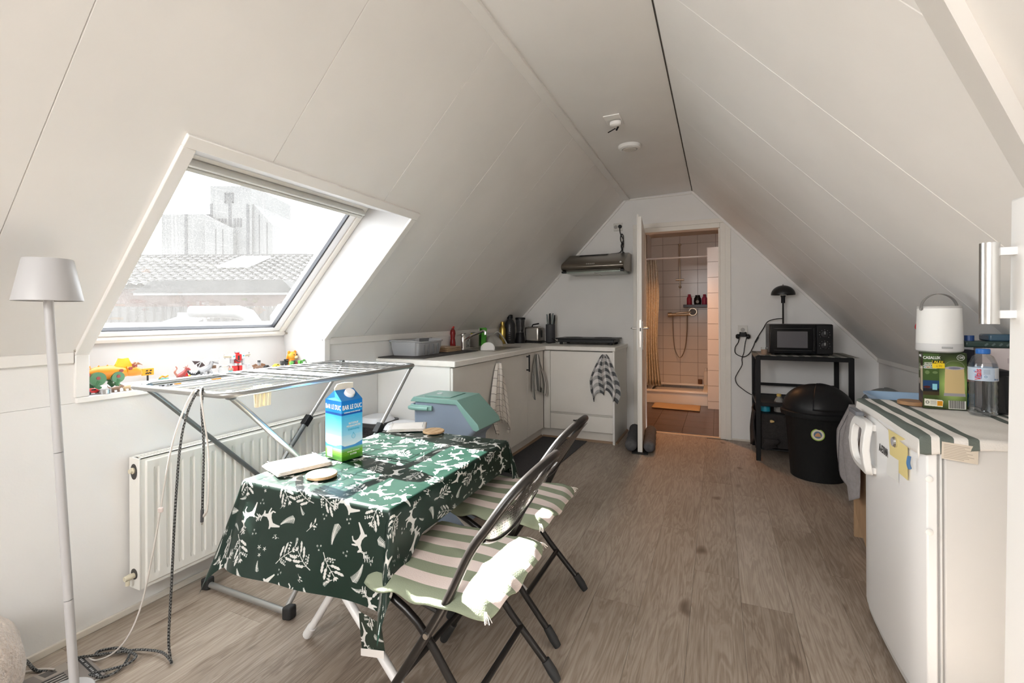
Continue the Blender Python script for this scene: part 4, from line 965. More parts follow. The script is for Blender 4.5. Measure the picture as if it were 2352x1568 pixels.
DEER = [(-.60, -.46), (-.54, -.50), (-.36, -.27), (-.20, -.10), (.06, -.08), (.24, -.14), (.30, -.26), (.18, -.40), (.24, -.43), (.38, -.27), (.36, -.06), (.42, -.12), (.52, -.24), (.57, -.21), (.47, -.02),
        (.38, .08), (.44, .24), (.58, .20), (.64, .25), (.52, .36), (.46, .42), (.36, .37), (.24, .20), (.0, .13), (-.22, .17), (-.36, .26), (-.40, .20), (-.34, .10), (-.42, -.06), (-.52, -.28)]
def motif(cv, kind, x, y, sc, rot, col, flip=1):
    ca, sa = math.cos(rot), math.sin(rot)
    def T(P): return [(x + sc * (ca * p[0] * flip - sa * p[1]), y + sc * (sa * p[0] * flip + ca * p[1])) for p in P]
    def stroke(a, b_, w):
        d = Vector((b_[0] - a[0], b_[1] - a[1])); 
        if d.length < 1e-6: return
        n = Vector((-d.y, d.x)).normalized() * w
        cv.poly(T([(a[0] + n.x, a[1] + n.y), (b_[0] + n.x * .7, b_[1] + n.y * .7), (b_[0] - n.x * .7, b_[1] - n.y * .7), (a[0] - n.x, a[1] - n.y)]), col, True)
    def leaf(a, ang, L, w):
        d = (math.cos(ang), math.sin(ang)); P = []
        for t in (0, .2, .45, .75, 1): P.append((a[0] + d[0] * L * t - d[1] * w * math.sin(PI * t ** .8), a[1] + d[1] * L * t + d[0] * w * math.sin(PI * t ** .8)))
        for t in (.75, .45, .2): P.append((a[0] + d[0] * L * t + d[1] * w * math.sin(PI * t ** .8), a[1] + d[1] * L * t - d[0] * w * math.sin(PI * t ** .8)))
        cv.poly(T(P), col, True)
    def berry(p, r): cv.poly(T([(p[0] + r * math.cos(2 * PI * k / 9), p[1] + r * math.sin(2 * PI * k / 9)) for k in range(9)]), col, True)
    if kind == 'deer':
        cv.poly(T(DEER), col, True)
        for s_, b0 in ((1, (.46, .40)), (.8, (.41, .38))):
            pts = [b0, (b0[0] - .02, b0[1] + .14), (b0[0] + .06 * s_, b0[1] + .28), (b0[0] + .02 * s_, b0[1] + .40)]
            for a, b_ in zip(pts, pts[1:]): stroke(a, b_, .022)
            for p, q in ((1, .16), (1, -.14), (2, .16), (2, -.15), (3, .10), (3, -.10)):
                stroke(pts[p], (pts[p][0] + q, pts[p][1] + .12), .018); berry((pts[p][0] + q, pts[p][1] + .12), .024)
    elif kind == 'branch':
        st = [(-.05, -.62), (0, -.35), (.02, -.05), (.0, .25), (-.02, .55)]
        for a, b_ in zip(st, st[1:]): stroke(a, b_, .022)
        for k, (a, sgn) in enumerate(((st[1], 1), (st[1], -1), (st[2], 1), (st[2], -1), (st[3], 1), (st[3], -1))):
            e = (a[0] + sgn * .30, a[1] + .28); stroke(a, e, .014)
            for t in (.35, .7, 1.0):
                p = (lerp(a[0], e[0], t), lerp(a[1], e[1], t))
                if (k % 3) != 1: leaf(p, PI / 2 - sgn * (1.1 - t * .5), .24, .068)
                else:
                    berry((p[0] + .04, p[1] + .06), .038); berry((p[0] - .02, p[1] - .05), .035); berry((p[0] + sgn * .09, p[1] + .0), .034)
        leaf(st[4], PI / 2, .2, .05); leaf(st[4], PI / 2 + .7, .2, .045); leaf(st[4], PI / 2 - .7, .2, .045)
    elif kind == 'fir':
        for k in range(13):
            t = k / 12; p = (-.5 + t, .10 * math.sin(t * 2.5))
            if k < 12: stroke(p, (-.5 + (k + 1) / 12, .10 * math.sin((k + 1) / 12 * 2.5)), .016)
            for sgn in (1, -1):
                for q in (0, .04): stroke((p[0] + q, p[1]), (p[0] + q + .12, p[1] + sgn * (.20 * (1.15 - t))), .014)
    elif kind == 'sprig':
        stroke((-.4, -.1), (0, 0), .02); stroke((0, 0), (.4, .16), .018)
        leaf((-.1, -.02), .9, .36, .07); leaf((.1, .03), -.6, .34, .06); leaf((.3, .12), .9, .3, .06); berry((.18, -.20), .045); berry((.42, -.02), .045)
    elif kind == 'stars':
        for (cx, cy, r) in ((-.2, .1, .15), (.16, .2, .13), (.05, -.2, .12)):
            for k in range(5): leaf((cx, cy), k * 2 * PI / 5 + .3, r, .022)
TW = 1024
cv = Canvas(TW, TW, (0.05, 0.145, 0.115))
PR_ = (0.78, 0.775, 0.76)
rt = random.Random(12)
G = 7
order = ['deer', 'branch', 'sprig', 'deer', 'branch', 'fir', 'branch', 'fir', 'deer', 'stars', 'deer', 'branch', 'stars', 'deer', 'branch', 'deer', 'fir', 'sprig', 'deer', 'branch', 'fir', 'branch', 'deer', 'stars',
         'branch', 'sprig', 'deer', 'fir', 'branch', 'deer', 'fir', 'deer', 'branch', 'stars', 'deer', 'branch']
for k in range(49):
    kd = order[(k * 5) % 36]
    gx, gy = k % G, k // G
    x = (gx + .5 + (.25 if gy % 2 else -.25) + rt.uniform(-.08, .08)) * TW / G; y = (gy + .5 + rt.uniform(-.08, .08)) * TW / G
    motif(cv, kd, x, y, {'deer': 97, 'branch': 106, 'fir': 88, 'sprig': 84, 'stars': 92}[kd], rt.uniform(0, 6.28), PR_, rt.choice((1, -1)))
for k in range(49):
    gx, gy = k % G, k // G
    motif(cv, ('stars', 'sprig', 'fir')[k % 3], (gx + (.25 if gy % 2 else -.25)) * TW / G, (gy + .98) * TW / G, (52, 46, 44)[k % 3], k * 1.7, PR_)
CLOTH = img_mat('festive_oilcloth', cv.a, 0.30, 0.5)
nb = CLOTH.node_tree.nodes['Principled BSDF']

# ------------------------------------------------------------------ table
TX0, TX1, TY0, TY1, TZ = -1.532, -0.900, 1.118, 1.940, 0.630
tb_ = thing('folding_table', 'low folding table with white tube legs under the green oilcloth', 'table', (-1.23, 1.53, 0))
TBW = mat('table_board', (0.62, 0.60, 0.57), 0.6)
part(B().box(TX0 + .004, TY0 + .004, TZ - .028, TX1 - .004, TY1 - .004, TZ - .006), 'tabletop', TBW, tb_, bev=0.004)
LEGW = mat('leg_white_enamel', (0.72, 0.71, 0.70), 0.35)
def leg(b0, b1, par, r=.0135, foot=True, m=LEGW, fm=None, nm='leg', bendt=None):
    o = part(B().tube([b0, b1], r, 12), nm, m, par, smooth=True)
    if foot:
        a, b_ = Vector(b0), Vector(b1); d = (a - b_).normalized()
        part(B().tube([b_ + d * .055, b_ + d * .004, b_], [r * 1.25, r * 1.3, r * .9], 12), 'foot_cap', fm or m, o, smooth=True)
    return o
leg((-0.98, 1.20, 0.60), (-1.412, 1.27, 0.012), tb_); leg((-1.47, 1.19, 0.60), (-0.745, 1.10, 0.012), tb_)
leg((-0.98, 1.86, 0.60), (-1.412, 1.79, 0.012), tb_); leg((-1.47, 1.86, 0.60), (-0.76, 1.84, 0.012), tb_)
part(B().tube([(-0.98, 1.20, 0.585), (-0.98, 1.86, 0.585)], .010, 8), 'rail', LEGW, tb_, smooth=True)
part(B().tube([(-1.47, 1.19, 0.585), (-1.47, 1.86, 0.585)], .010, 8), 'rail', LEGW, tb_, smooth=True)

# oilcloth: flat top, hanging sides, folds at the corners
OVL, OVR, OVN, OVF = 0.27, 0.215, 0.290, 0.165
R0 = 0.014
def roll(d):
    """distance beyond the edge -> (out, down) round a soft edge"""
    if d <= 0: return 0.0, 0.0
    q = R0 * PI / 2
    if d < q: a = d / R0; return R0 * math.sin(a), R0 * (1 - math.cos(a))
    return R0, R0 + (d - q)
def cloth(a, b_):
    dl, dr_ = max(0, TX0 - a), max(0, a - TX1); dn, df = max(0, TY0 - b_), max(0, b_ - TY1)
    dx = dl or dr_; dy = dn or df
    x = min(max(a, TX0), TX1); y = min(max(b_, TY0), TY1)
    z = TZ
    if dx == 0 and dy == 0:
        e = min(a - TX0, TX1 - a, b_ - TY0, TY1 - b_)
        k = min(1, e / .05)
        z += k * (0.0012 * math.sin(a * 31 + b_ * 9) + 0.0012 * math.sin(b_ * 27 - a * 12) + 0.0016 * math.exp(-((a + 1.23) / .006) ** 2) + 0.0016 * math.exp(-((b_ - 1.52) / .006) ** 2) + 0.0014 * math.exp(-((b_ - 1.32) / .005) ** 2))
        return (x, y, z)
    sx = -1 if dl else 1; sy = -1 if dn else 1
    def front(d, t):                                     # how far a hanging side swings out, per metre of cloth
        q = d / .28
        return 0.30 * q ** .2 * (0.75 + .30 * math.sin(t * 5.2 + .3) + .20 * (1 - t) * math.sin(t * 13))
    def left(d, t): return 0.11 * (d / .28) ** .2 * (0.7 + .3 * math.sin(t * 7 + 1))
    def right(d, t): return 0.11 * (1 + .5 * math.sin(t * 6 + .5))
    def far(d, t): return 0.07
    tx = (min(max(a, TX0), TX1) - TX0) / (TX1 - TX0); ty = (min(max(b_, TY0), TY1) - TY0) / (TY1 - TY0)
    fx_, fy_ = (left if dl else right), (front if dn else far)
    if dx and dy:
        r = math.hypot(dx, dy); th = math.atan2(dy, dx)
        o, dn_ = roll(r); rr_ = max(0, r - .012)
        c2, s2, w_ = math.cos(th) ** 2, math.sin(th) ** 2, math.sin(2 * th) ** 2
        k, ph_ = {(-1, -1): (.19, .9), (1, -1): (.22, 1.25), (-1, 1): (.36, .8), (1, 1): (.22, .8)}[(sx, sy)]
        hx = fx_(r, ty) * c2 + k * w_ * math.cos(ph_); hy = fy_(r, tx) * s2 + k * w_ * math.sin(ph_)
        cosd = math.sqrt(max(.05, 1 - min(.9, hx * hx + hy * hy)))
        return (x + sx * (o * math.cos(th) + rr_ * hx), y + sy * (o * math.sin(th) + rr_ * hy), z - dn_ * cosd)
    d = dx or dy
    if dr_: d *= lerp(1.0, .62, min(1, ty * 7))                      # the cloth lies a little askew
    o, dn_ = roll(d); rr_ = max(0, d - .012)
    if dx: h = fx_(d, ty); return (x + sx * (o + rr_ * h), y, z - dn_ * math.sqrt(max(.05, 1 - h * h)))
    h = fy_(d, tx); return (x + .012 * d / .28 * math.sin(tx * 8), y + sy * (o + rr_ * h), z - dn_ * math.sqrt(max(.05, 1 - h * h)))
def axis_pts(a0, a1, lo, hi, n_in, step):
    out = list(np.arange(a0, lo - .03, step)) + [lo - .028, lo - .02, lo - .014, lo - .009, lo - .004, lo] + list(np.linspace(lo, hi, n_in)[1:-1]) + [hi, hi + .004, hi + .009, hi + .014, hi + .02, hi + .028] + list(np.arange(hi + .038, a1 + .001, step))
    return out
ax_ = axis_pts(TX0 - OVL, TX1 + OVR, TX0, TX1, 60, .0105); ay_ = axis_pts(TY0 - OVN, TY1 + OVF, TY0, TY1, 74, .0105)
cb_ = B(); nA, nB = len(ax_), len(ay_)
for j, yb in enumerate(ay_):
    for i, xa in enumerate(ax_):
        # hem drifts a little
        cb_.v.append(cloth(xa, yb)); cb_.uv[len(cb_.v) - 1] = ((xa + 3) / .66, (yb + 3) / .66)
for j in range(nB - 1):
    for i in range(nA - 1): cb_.f.append((j * nA + i, j * nA + i + 1, (j + 1) * nA + i + 1, (j + 1) * nA + i))
tc_ = thing('tablecloth', 'dark green oilcloth printed with pale leaping deer and berry sprigs, draped over the low table', 'tablecloth', (-1.23, 1.53, TZ))
part(cb_, 'oilcloth', CLOTH, tc_, smooth=True, ang=180, recalc=True)
# white-backed hem turned out at the near right corner
def hem(i, j):
    z0 = lerp(.315, .335, i); z1 = lerp(.205, .262, i)
    return (lerp(-0.985, -0.862, i) + .012 * (1 - j), 1.075 - .045 * i, lerp(z1, z0, j) + .01)
hb_ = B().grid(hem, 8, 6, lambda i, j: (i * .22, j * .2))
part(hb_, 'inner_fold', CLOTH, tc_, smooth=True, ang=180)
def hem2(i, j):
    p = hem(i, 0); return (p[0] - .002, p[1] - .002, p[2] + .002 - .022 * (1 - j))
part(B().grid(hem2, 8, 2), 'white_hem', mat('oilcloth_back', (0.66, 0.63, 0.60), 0.8), tc_, smooth=True, ang=180)

# napkins, round boards, carton
LIN = mat('linen_white', (0.74, 0.70, 0.66), 0.95, bump=0.25, bscale=250)
def napkin(label, c, a, w, d, folds, seed):
    t = thing('napkin', label, 'napkin', (c[0], c[1], TZ + .004), 'folded napkins on the table')
    ca, sa = math.cos(a), math.sin(a)
    for k in range(folds):
        def fn(i, j, k=k):
            u_ = (i - .5) * (w - .006 * k); v_ = (j - .5) * (d - .006 * k); z = TZ + .006 + k * .0045 + .002 * math.sin(i * 7 + seed + k) * math.sin(j * 6)
            return (c[0] + u_ * ca - v_ * sa + .003 * k, c[1] + u_ * sa + v_ * ca, z)
        part(B().grid(fn, 16, 16), 'folded_layer', LIN, t, smooth=True, ang=180, solid=0.004)
    for e in (-.42, .42):
        p = B().obox((c[0] + e * w * ca, c[1] + e * w * sa, TZ + .0085 + folds * .0045), (.0012 * ca, .0012 * sa, 0), (-d * .44 * sa, d * .44 * ca, 0), (0, 0, .0006))
        part(p, 'grey_border_line', mat('napkin_line', (0.35, 0.34, 0.34), 0.9), t)
napkin('folded white napkin at the near left edge of the green table', (-1.475, 1.285), 1.20, 0.20, 0.17, 3, 1)
napkin('folded white napkin at the far end of the green table', (-1.455, 1.945), 0.55, 0.19, 0.155, 3, 4)
BOARD = mat('bamboo', (0.50, 0.33, 0.18), 0.5, var=0.18, vscale=14, stretch=(1, 9, 1))
for (x, y, lb) in ((-1.30, 1.236, 'round bamboo board beside the near napkin'), (-1.285, 1.928, 'round bamboo board beside the far napkin')):
    t = thing('round_board', lb, 'trivet', (x, y, TZ + .003), 'round boards on the table')
    part(B().lathe([(0.050, .003), (0.053, .005), (0.053, .012), (0.051, .014)], (x, y, TZ), n=36), 'disc', BOARD, t, smooth=True)
    for k in (-.018, .018):
        h = math.sqrt(.050 ** 2 - k * k)
        part(B().obox((x + k, y, TZ + .0143), (.0006, 0, 0), (0, h, 0), (0, 0, .0003)), 'glue_line', mat('glue_brown', (0.28, 0.15, 0.06), 0.6), t)
# carton print
W_, H_ = 192, 512
cz = Canvas(W_, H_, (0.20, 0.60, 0.80))
yy = np.linspace(0, 1, H_)[:, None]
def bandc(y0, y1, c0, c1):
    a, b_ = int(y0 * H_), int(y1 * H_); t = np.linspace(0, 1, b_ - a)[:, None, None]
    cz.a[a:b_] = np.array(c0) * (1 - t) + np.array(c1) * t
bandc(0, .07, (0.18, 0.42, 0.05), (0.28, 0.55, 0.08)); bandc(.07, .15, (0.35, 0.62, 0.10), (0.45, 0.70, 0.16)); bandc(.15, .20, (0.40, 0.66, 0.35), (0.45, 0.72, 0.62))
bandc(.20, .24, (0.20, 0.55, 0.80), (0.40, 0.68, 0.86)); bandc(.24, .42, (0.86, 0.92, 0.96), (0.62, 0.82, 0.92)); bandc(.42, .76, (0.55, 0.80, 0.92), (0.22, 0.65, 0.85)); bandc(.76, .80, (0.02, 0.30, 0.62), (0.02, 0.30, 0.62)); bandc(.80, 1.0, (0.05, 0.52, 0.78), (0.03, 0.42, 0.74))
cz.poly([(0, .2 * H_), (0, .27 * H_), (25, .24 * H_), (60, .23 * H_), (100, .225 * H_), (140, .25 * H_), (192, .28 * H_), (192, .2 * H_)], (0.22, 0.55, 0.80))
for k in range(5): cz.rect(0, (.02 + .028 * k) * H_, W_, (.024 + .028 * k) * H_, (0.20, 0.45, 0.06))
for k in range(9): cz.rect(30, (.50 + .026 * k) * H_, 160 - (k % 3) * 20, (.503 + .026 * k) * H_, (0.42, 0.74, 0.88))
CART = img_mat('carton_print', cz.a, 0.32, 0.5)
CBLUE = mat('carton_blue', (0.015, 0.17, 0.46), 0.28)
ct = thing('water_carton', 'tall blue and green gable-top water carton with white cap on the table', 'carton', (-1.405, 1.43, TZ + .003))
cA = Vector((-1.355, 1.390, TZ + .003)); eu = Vector((-.120, .026, 0)); ev = Vector((.013, .082, 0)); eu = eu.normalized() * .112; ev = ev.normalized() * .100
Hc = 0.236
def carton_face(o, e):
    o = Vector(o); e = Vector(e)
    b = B(); vs = [o, o + e, o + e + Vector((0, 0, Hc)), o + Vector((0, 0, Hc))]
    b.add(vs, [(0, 1, 2, 3)])
    for k, uvv in enumerate(((0, 0), (1, 0), (1, 1), (0, 1))): b.uv[k] = uvv
    return b
for nm, o, e in (('front_panel', cA + eu, -eu), ('side_panel', cA, ev), ('back_panel', cA + ev, eu), ('side_panel', cA + ev + eu, -ev)):
    part(carton_face(o, e), nm, CART, ct)
# gable: ridge runs along ev, gable triangle over the eu face
tZ = Vector((0, 0, Hc)); r0 = cA + eu * .5 + Vector((0, 0, Hc + .040)) + ev * .06; r1 = cA + eu * .5 + Vector((0, 0, Hc + .040)) + ev * .94
g = B(); g.add([cA + tZ, cA + ev + tZ, r1, r0], [(0, 1, 2, 3)]); g.add([cA + eu + tZ, cA + eu + ev + tZ, r1, r0], [(0, 3, 2, 1)])
part(g, 'roof_panel', CBLUE, ct)
inn = ev * .16
g = B(); g.add([cA + tZ, cA + eu + tZ, r0, cA + eu * .5 + tZ + inn * .3 + Vector((0, 0, .012))], [(0, 3, 2), (3, 1, 2), (0, 1, 3)])
g.add([cA + ev + tZ, cA + eu + ev + tZ, r1, cA + ev + eu * .5 + tZ - inn * .3 + Vector((0, 0, .012))], [(0, 2, 3), (3, 2, 1), (0, 3, 1)])
part(g, 'gable_fold', mat('carton_blue_fold', (0.03, 0.26, 0.60), 0.25), ct)
fu = eu.normalized() * .0022
f0, f1 = r0 - Vector((0, 0, .004)), r1 - Vector((0, 0, .004))
g = B()
N = 8
for k in range(N + 1):
    t = k / N; p = f0.lerp(f1, t); h = .024 + .005 * math.sin(PI * t) - (.012 if t == 0 else 0)
    for s_, z in ((-1, 0), (1, 0), (1, h), (-1, h)): g.v.append(tuple(p + fu * s_ + Vector((0, 0, z))))
for k in range(N):
    a = k * 4
    for i in range(4): g.f.append((a + i, a + (i + 1) % 4, a + 4 + (i + 1) % 4, a + 4 + i))
g.f += [(0, 1, 2, 3), tuple(N * 4 + i for i in (3, 2, 1, 0))]
part(g, 'top_fin', mat('carton_fin', (0.78, 0.74, 0.64), 0.5), ct)
cn = ((r0 - cA - tZ).cross(ev)).normalized(); cn = cn if cn.z > 0 else -cn
cc_ = (cA + tZ + cA + ev + tZ + r0 + r1) / 4
part(B().lathe([(.021, -.002), (.021, .012), (.019, .016)], (0, 0, 0), n=20).xf(Matrix.Translation(cc_ + ev * .05) @ cn.to_track_quat('Z', 'Y').to_matrix().to_4x4()), 'screw_cap', mat('cap_white', (0.80, 0.79, 0.80), 0.35), ct, smooth=True)
TWH = mat('print_white', (0.85, 0.85, 0.85), 0.4)
en, sn2 = -ev.normalized() * .0009, ev.cross(Vector((0, 0, 1))).normalized() * .0009
if sn2.dot(eu) > 0: sn2 = -sn2
text('BAR LE DUC', .0255, cA + ev * .5 + sn2 + Vector((0, 0, Hc * .885)), ev, (0, 0, 1), TWH, ct, bold=.0004, squeeze=.66)
text('BAR LE DUC', .0255, cA + eu * .5 + en + Vector((0, 0, Hc * .885)), -eu, (0, 0, 1), TWH, ct, bold=.0004, squeeze=.74)
text('NATUURLIJK\nMINERAALWATER', .0115, cA + ev * .56 + sn2 + Vector((0, 0, Hc * .585)), ev, (0, 0, 1), TWH, ct, squeeze=.72)
text('KOOLZUURVRIJ', .010, cA + ev * .56 + sn2 + Vector((0, 0, Hc * .505)), ev, (0, 0, 1), mat('print_aqua', (0.08, 0.48, 0.68), 0.4), ct, squeeze=.75)
text('MINERAALWATER NATUUR', .0062, cA + ev * .5 + sn2 + Vector((0, 0, Hc * .80)), ev, (0, 0, 1), TWH, ct)
text('2 LITER', .0095, cA + ev * .55 + sn2 + Vector((0, 0, Hc * .085)), ev, (0, 0, 1), TWH, ct)
text('natuurlijk mineraalwater', .006, cA + ev * .55 + sn2 + Vector((0, 0, Hc * .135)), ev, (0, 0, 1), TWH, ct)
o_ = cA + eu * .72 + en
part(B().obox(o_ + Vector((0, 0, Hc * .12)), eu.normalized() * .018, en * .3, (0, 0, Hc * .085)), 'barcode_label', TWH, ct)
for k in range(11): part(B().obox(o_ + en * .5 + Vector((0, 0, Hc * (.05 + .0135 * k))), eu.normalized() * .013, en * .2, (0, 0, .0005 + .0004 * (k % 3))), 'barcode_bar', mat('bar_blue', (0.25, 0.42, 0.60), 0.5), ct)
part(B().tube([cA + ev * .55 + sn2 + Vector((0, 0, Hc * .385)) + ev.normalized() * .009 * math.cos(a) + Vector((0, 0, .009 * math.sin(a) + (.006 if abs(a - PI / 2) < .3 else 0))) for a in np.linspace(0, 2 * PI, 16, endpoint=False)], .0008, 5, closed=True), 'drop_emblem', MATS['print_aqua'], ct)

# ------------------------------------------------------------------ folding chairs
def chair_plate(name):
    m = mat(name, (0.012, 0.011, 0.011), 0.3, coat=0.2); nt = m.node_tree; b = nt.nodes['Principled BSDF']
    uv = nt.nodes.new('ShaderNodeUVMap'); mp = nt.nodes.new('ShaderNodeMapping'); mp.inputs['Scale'].default_value = (24, 14, 1); nt.links.new(uv.outputs[0], mp.inputs[0])
    fr_ = nt.nodes.new('ShaderNodeVectorMath'); fr_.operation = 'FRACTION'; nt.links.new(mp.outputs[0], fr_.inputs[0])
    sb_ = nt.nodes.new('ShaderNodeVectorMath'); sb_.operation = 'SUBTRACT'; sb_.inputs[1].default_value = (.5, .5, 0); nt.links.new(fr_.outputs[0], sb_.inputs[0])
    ln = nt.nodes.new('ShaderNodeVectorMath'); ln.operation = 'LENGTH'; nt.links.new(sb_.outputs[0], ln.inputs[0])
    lt = nt.nodes.new('ShaderNodeMath'); lt.operation = 'GREATER_THAN'; lt.inputs[1].default_value = .2; nt.links.new(ln.outputs['Value'], lt.inputs[0])
    nt.links.new(lt.outputs[0], b.inputs['Alpha'])
    return m
PERF = chair_plate('perforated_enamel')
def stripes(name):
    m = mat(name, (0.6, 0.52, 0.48), 0.95, bump=0.2, bscale=300, spec=.1); nt = m.node_tree; b = nt.nodes['Principled BSDF']
    uv = nt.nodes.new('ShaderNodeUVMap'); sx = nt.nodes.new('ShaderNodeSeparateXYZ'); nt.links.new(uv.outputs[0], sx.inputs[0])
    a = nt.nodes.new('ShaderNodeMath'); a.operation = 'MULTIPLY'; a.inputs[1].default_value = 4.6; nt.links.new(sx.outputs[1], a.inputs[0])
    f = nt.nodes.new('ShaderNodeMath'); f.operation = 'FRACT'; nt.links.new(a.outputs[0], f.inputs[0])
    g_ = nt.nodes.new('ShaderNodeMath'); g_.operation = 'LESS_THAN'; g_.inputs[1].default_value = .5; nt.links.new(f.outputs[0], g_.inputs[0])
    mx = nt.nodes.new('ShaderNodeMix'); mx.data_type = 'RGBA'; nt.links.new(g_.outputs[0], mx.inputs['Factor']); mx.inputs['A'].default_value = (0.66, 0.565, 0.53, 1); mx.inputs['B'].default_value = (0.235, 0.265, 0.19, 1)
    nt.links.new(mx.outputs['Result'], b.inputs['Base Color']); return m
STRP = stripes('striped_canvas')
def make_chair(x, y, label, clabel):
    t = thing('folding_chair', label, 'chair', (x, y, 0), 'folding chairs at the table')
    W = lambda px, py, pz: (x + px, y + py, pz)
    up = [W(-.215, -.205, .03), W(.02, -.205, .40), W(.115, -.205, .585), W(.165, -.195, .66), W(.215, -.165, .735), W(.248, -.11, .775), W(.262, 0, .79), W(.248, .11, .775), W(.215, .165, .735), W(.165, .195, .66), W(.115, .205, .585), W(.02, .205, .40), W(-.215, .205, .03)]
    fr0 = part(B().tube(curve_pts(up, 5), .0125, 12), 'back_frame', BLKMET, t, smooth=True, ang=180)
    def plate(i, j):
        a = (i - .5) * 2
        zt = .79 - .012 - .05 * a * a - (.05 * max(0, abs(a) - .75) * 4) ** 1.0 * .6
        zb = .565 + .055 * a * a
        z = lerp(zb, zt, j)
        xx = np.interp(z, [.40, .585, .66, .735, .775, .79], [.02, .115, .165, .215, .248, .262])
        half = np.interp(z, [.55, .66, .735, .775], [.198, .188, .16, .115])
        return W(xx + .012 + .02 * (1 - a * a), a * min(half, .198), z)
    part(B().grid(plate, 28, 14, lambda i, j: (i, j)), 'backrest', PERF, t, smooth=True, ang=180, recalc=True)
    lowr = [plate(k / 16, 0) for k in range(17)]
    part(B().tube(lowr, .006, 8), 'backrest_rim', BLKMET, t, smooth=True)
    for sy in (-1, 1):
        foot = part(B().tube([W(-.185, sy * .205, .078), W(-.215, sy * .205, .030), W(-.228, sy * .205, .004)], [.0155, .017, .014], 12), 'foot_cap', RUBBER, fr0, smooth=True)
        o = part(B().tube(curve_pts([W(-.215, sy * .175, .415), W(-.07, sy * .175, .34), W(.06, sy * .18, .19), W(.205, sy * .19, .03)], 4), .0115, 12), 'rear_leg', BLKMET, t, smooth=True)
        part(B().tube([W(.18, sy * .188, .062), W(.205, sy * .19, .028), W(.222, sy * .19, .004)], [.015, .0165, .013], 12), 'foot_cap', RUBBER, o, smooth=True)
        part(B().lathe([(.008, -.004), (.008, .004)], W(-.012, sy * .219, .345), n=10, axis='y'), 'rivet', STEEL, t)
        part(B().tube([W(.02, sy * .192, .40), W(-.16, sy * .185, .432)], .008, 8), 'seat_rail', BLKMET, t, smooth=True)
    part(B().tube([W(.095, -.183, .155), W(.095, .183, .155)], .0095, 10), 'crossbar', BLKMET, t, smooth=True)
    part(B().tube([W(-.130, -.205, .165), W(-.130, .205, .165)], .0095, 10), 'crossbar', BLKMET, t, smooth=True)
    ring = []
    for k in range(32):
        a = 2 * PI * k / 32; cx, sy = math.cos(a), math.sin(a); e = .5
        ring.append(W(-.035 + .195 * math.copysign(abs(cx) ** e, cx), .188 * math.copysign(abs(sy) ** e, sy), .432))
    part(B().tube(ring, .011, 10, closed=True), 'seat_frame', BLKMET, t, smooth=True, ang=180)
    part(B().prism([(p[0], p[1]) for p in ring], .430, .436, 'xy'), 'seat_pan', BLKMET, t)
    # loose striped cover, lying on the seat
    c = thing('chair_cushion', clabel, 'cushion', (x - .035, y, .437), 'striped cushions on the chairs')
    def cov(i, j):
        u_, v_ = (i - .5) * 2, (j - .5) * 2
        r = max(abs(u_), abs(v_))
        px = u_ * (.222 - .022 * v_ ** 4) ; py = v_ * (.222 - .018 * u_ ** 4)
        e = min(1, max(0, (r - .80) / .20))
        wav = .006 * math.sin(math.atan2(v_, u_) * 9 + x * 9) * e + .004 * math.sin(math.atan2(v_, u_) * 13 + 2) * e
        z = .446 + .012 * (1 - r ** 3) + wav - .016 * e ** 2 + .0025 * math.sin(u_ * 5 + v_ * 2) * (1 - e) + .0035 * math.exp(-((v_ * .9 + .15 * math.sin(u_ * 4)) / .1) ** 2)
        return W(-.035 + px, py, z)
    part(B().grid(cov, 52, 52, lambda i, j: (i, j)), 'cover', STRP, c, smooth=True, ang=180, solid=0.005)
    for (cx, cy) in ((.20, -.20), (.20, .20)):
        for k in range(7):
            d = Vector((rt.uniform(.2, 1), math.copysign(rt.uniform(0, 1), cy), rt.uniform(-1.2, -.3))).normalized()
            a = Vector(W(-.035 + cx - rt.uniform(0, .012), cy, .442))
            part(B().tube([a, a + d * .015, a + d * .026 + Vector((0, 0, -.004))], .0012, 4), 'frayed_thread', MATS['linen_white'], c)
    return t
make_chair(-0.708, 1.258, 'black metal folding chair with striped cushion, the nearer of two at the table', 'green and pink striped cushion on the nearer folding chair, partly sunlit')
make_chair(-0.758, 1.790, 'black metal folding chair with striped cushion, the farther of two at the table', 'green and pink striped cushion on the farther folding chair')

# ------------------------------------------------------------------ clothes airer
AIR = mat('airer_grey', (0.42, 0.42, 0.41), 0.3, metal=0.75)
AIRD = mat('airer_dark', (0.16, 0.17, 0.17), 0.35, metal=0.5)
WIRE = mat('airer_wire', (0.22, 0.215, 0.21), 0.4, metal=0.3)
RZ_ = 0.93
ar = thing('clothes_airer', 'grey metal folding clothes airer standing open in front of the roof window', 'drying rack', (-1.85, 1.6, 0))
ring = []
AX0, AX1, AY0, AY1 = -2.150, -1.555, 1.062, 2.165
cr = .055
for (cx, cy, a0) in ((AX1 - cr, AY1 - cr, 0), (AX0 + cr, AY1 - cr, PI / 2), (AX0 + cr, AY0 + cr, PI), (AX1 - cr, AY0 + cr, 1.5 * PI)):
    for k in range(6): a = a0 + k / 5 * PI / 2; ring.append((cx + cr * math.cos(a), cy + cr * math.sin(a), RZ_))
part(B().tube(ring, .0115, 12, closed=True), 'top_frame', AIR, ar, smooth=True, ang=180)
for k in range(8):
    x = AX0 + .06 + k * (AX1 - AX0 - .12) / 7
    part(B().tube([(x, AY0 + .004, RZ_ + .006), (x, AY1 - .004, RZ_ + .006)], .0016, 6), 'wire', WIRE, ar, smooth=True)
for k in range(10):
    y = 1.40 + k * .072
    part(B().tube([(AX0 + .003, y, RZ_ + .0105), (AX1 - .003, y, RZ_ + .0105)], .0020, 6), 'cross_wire', WIRE, ar, smooth=True)
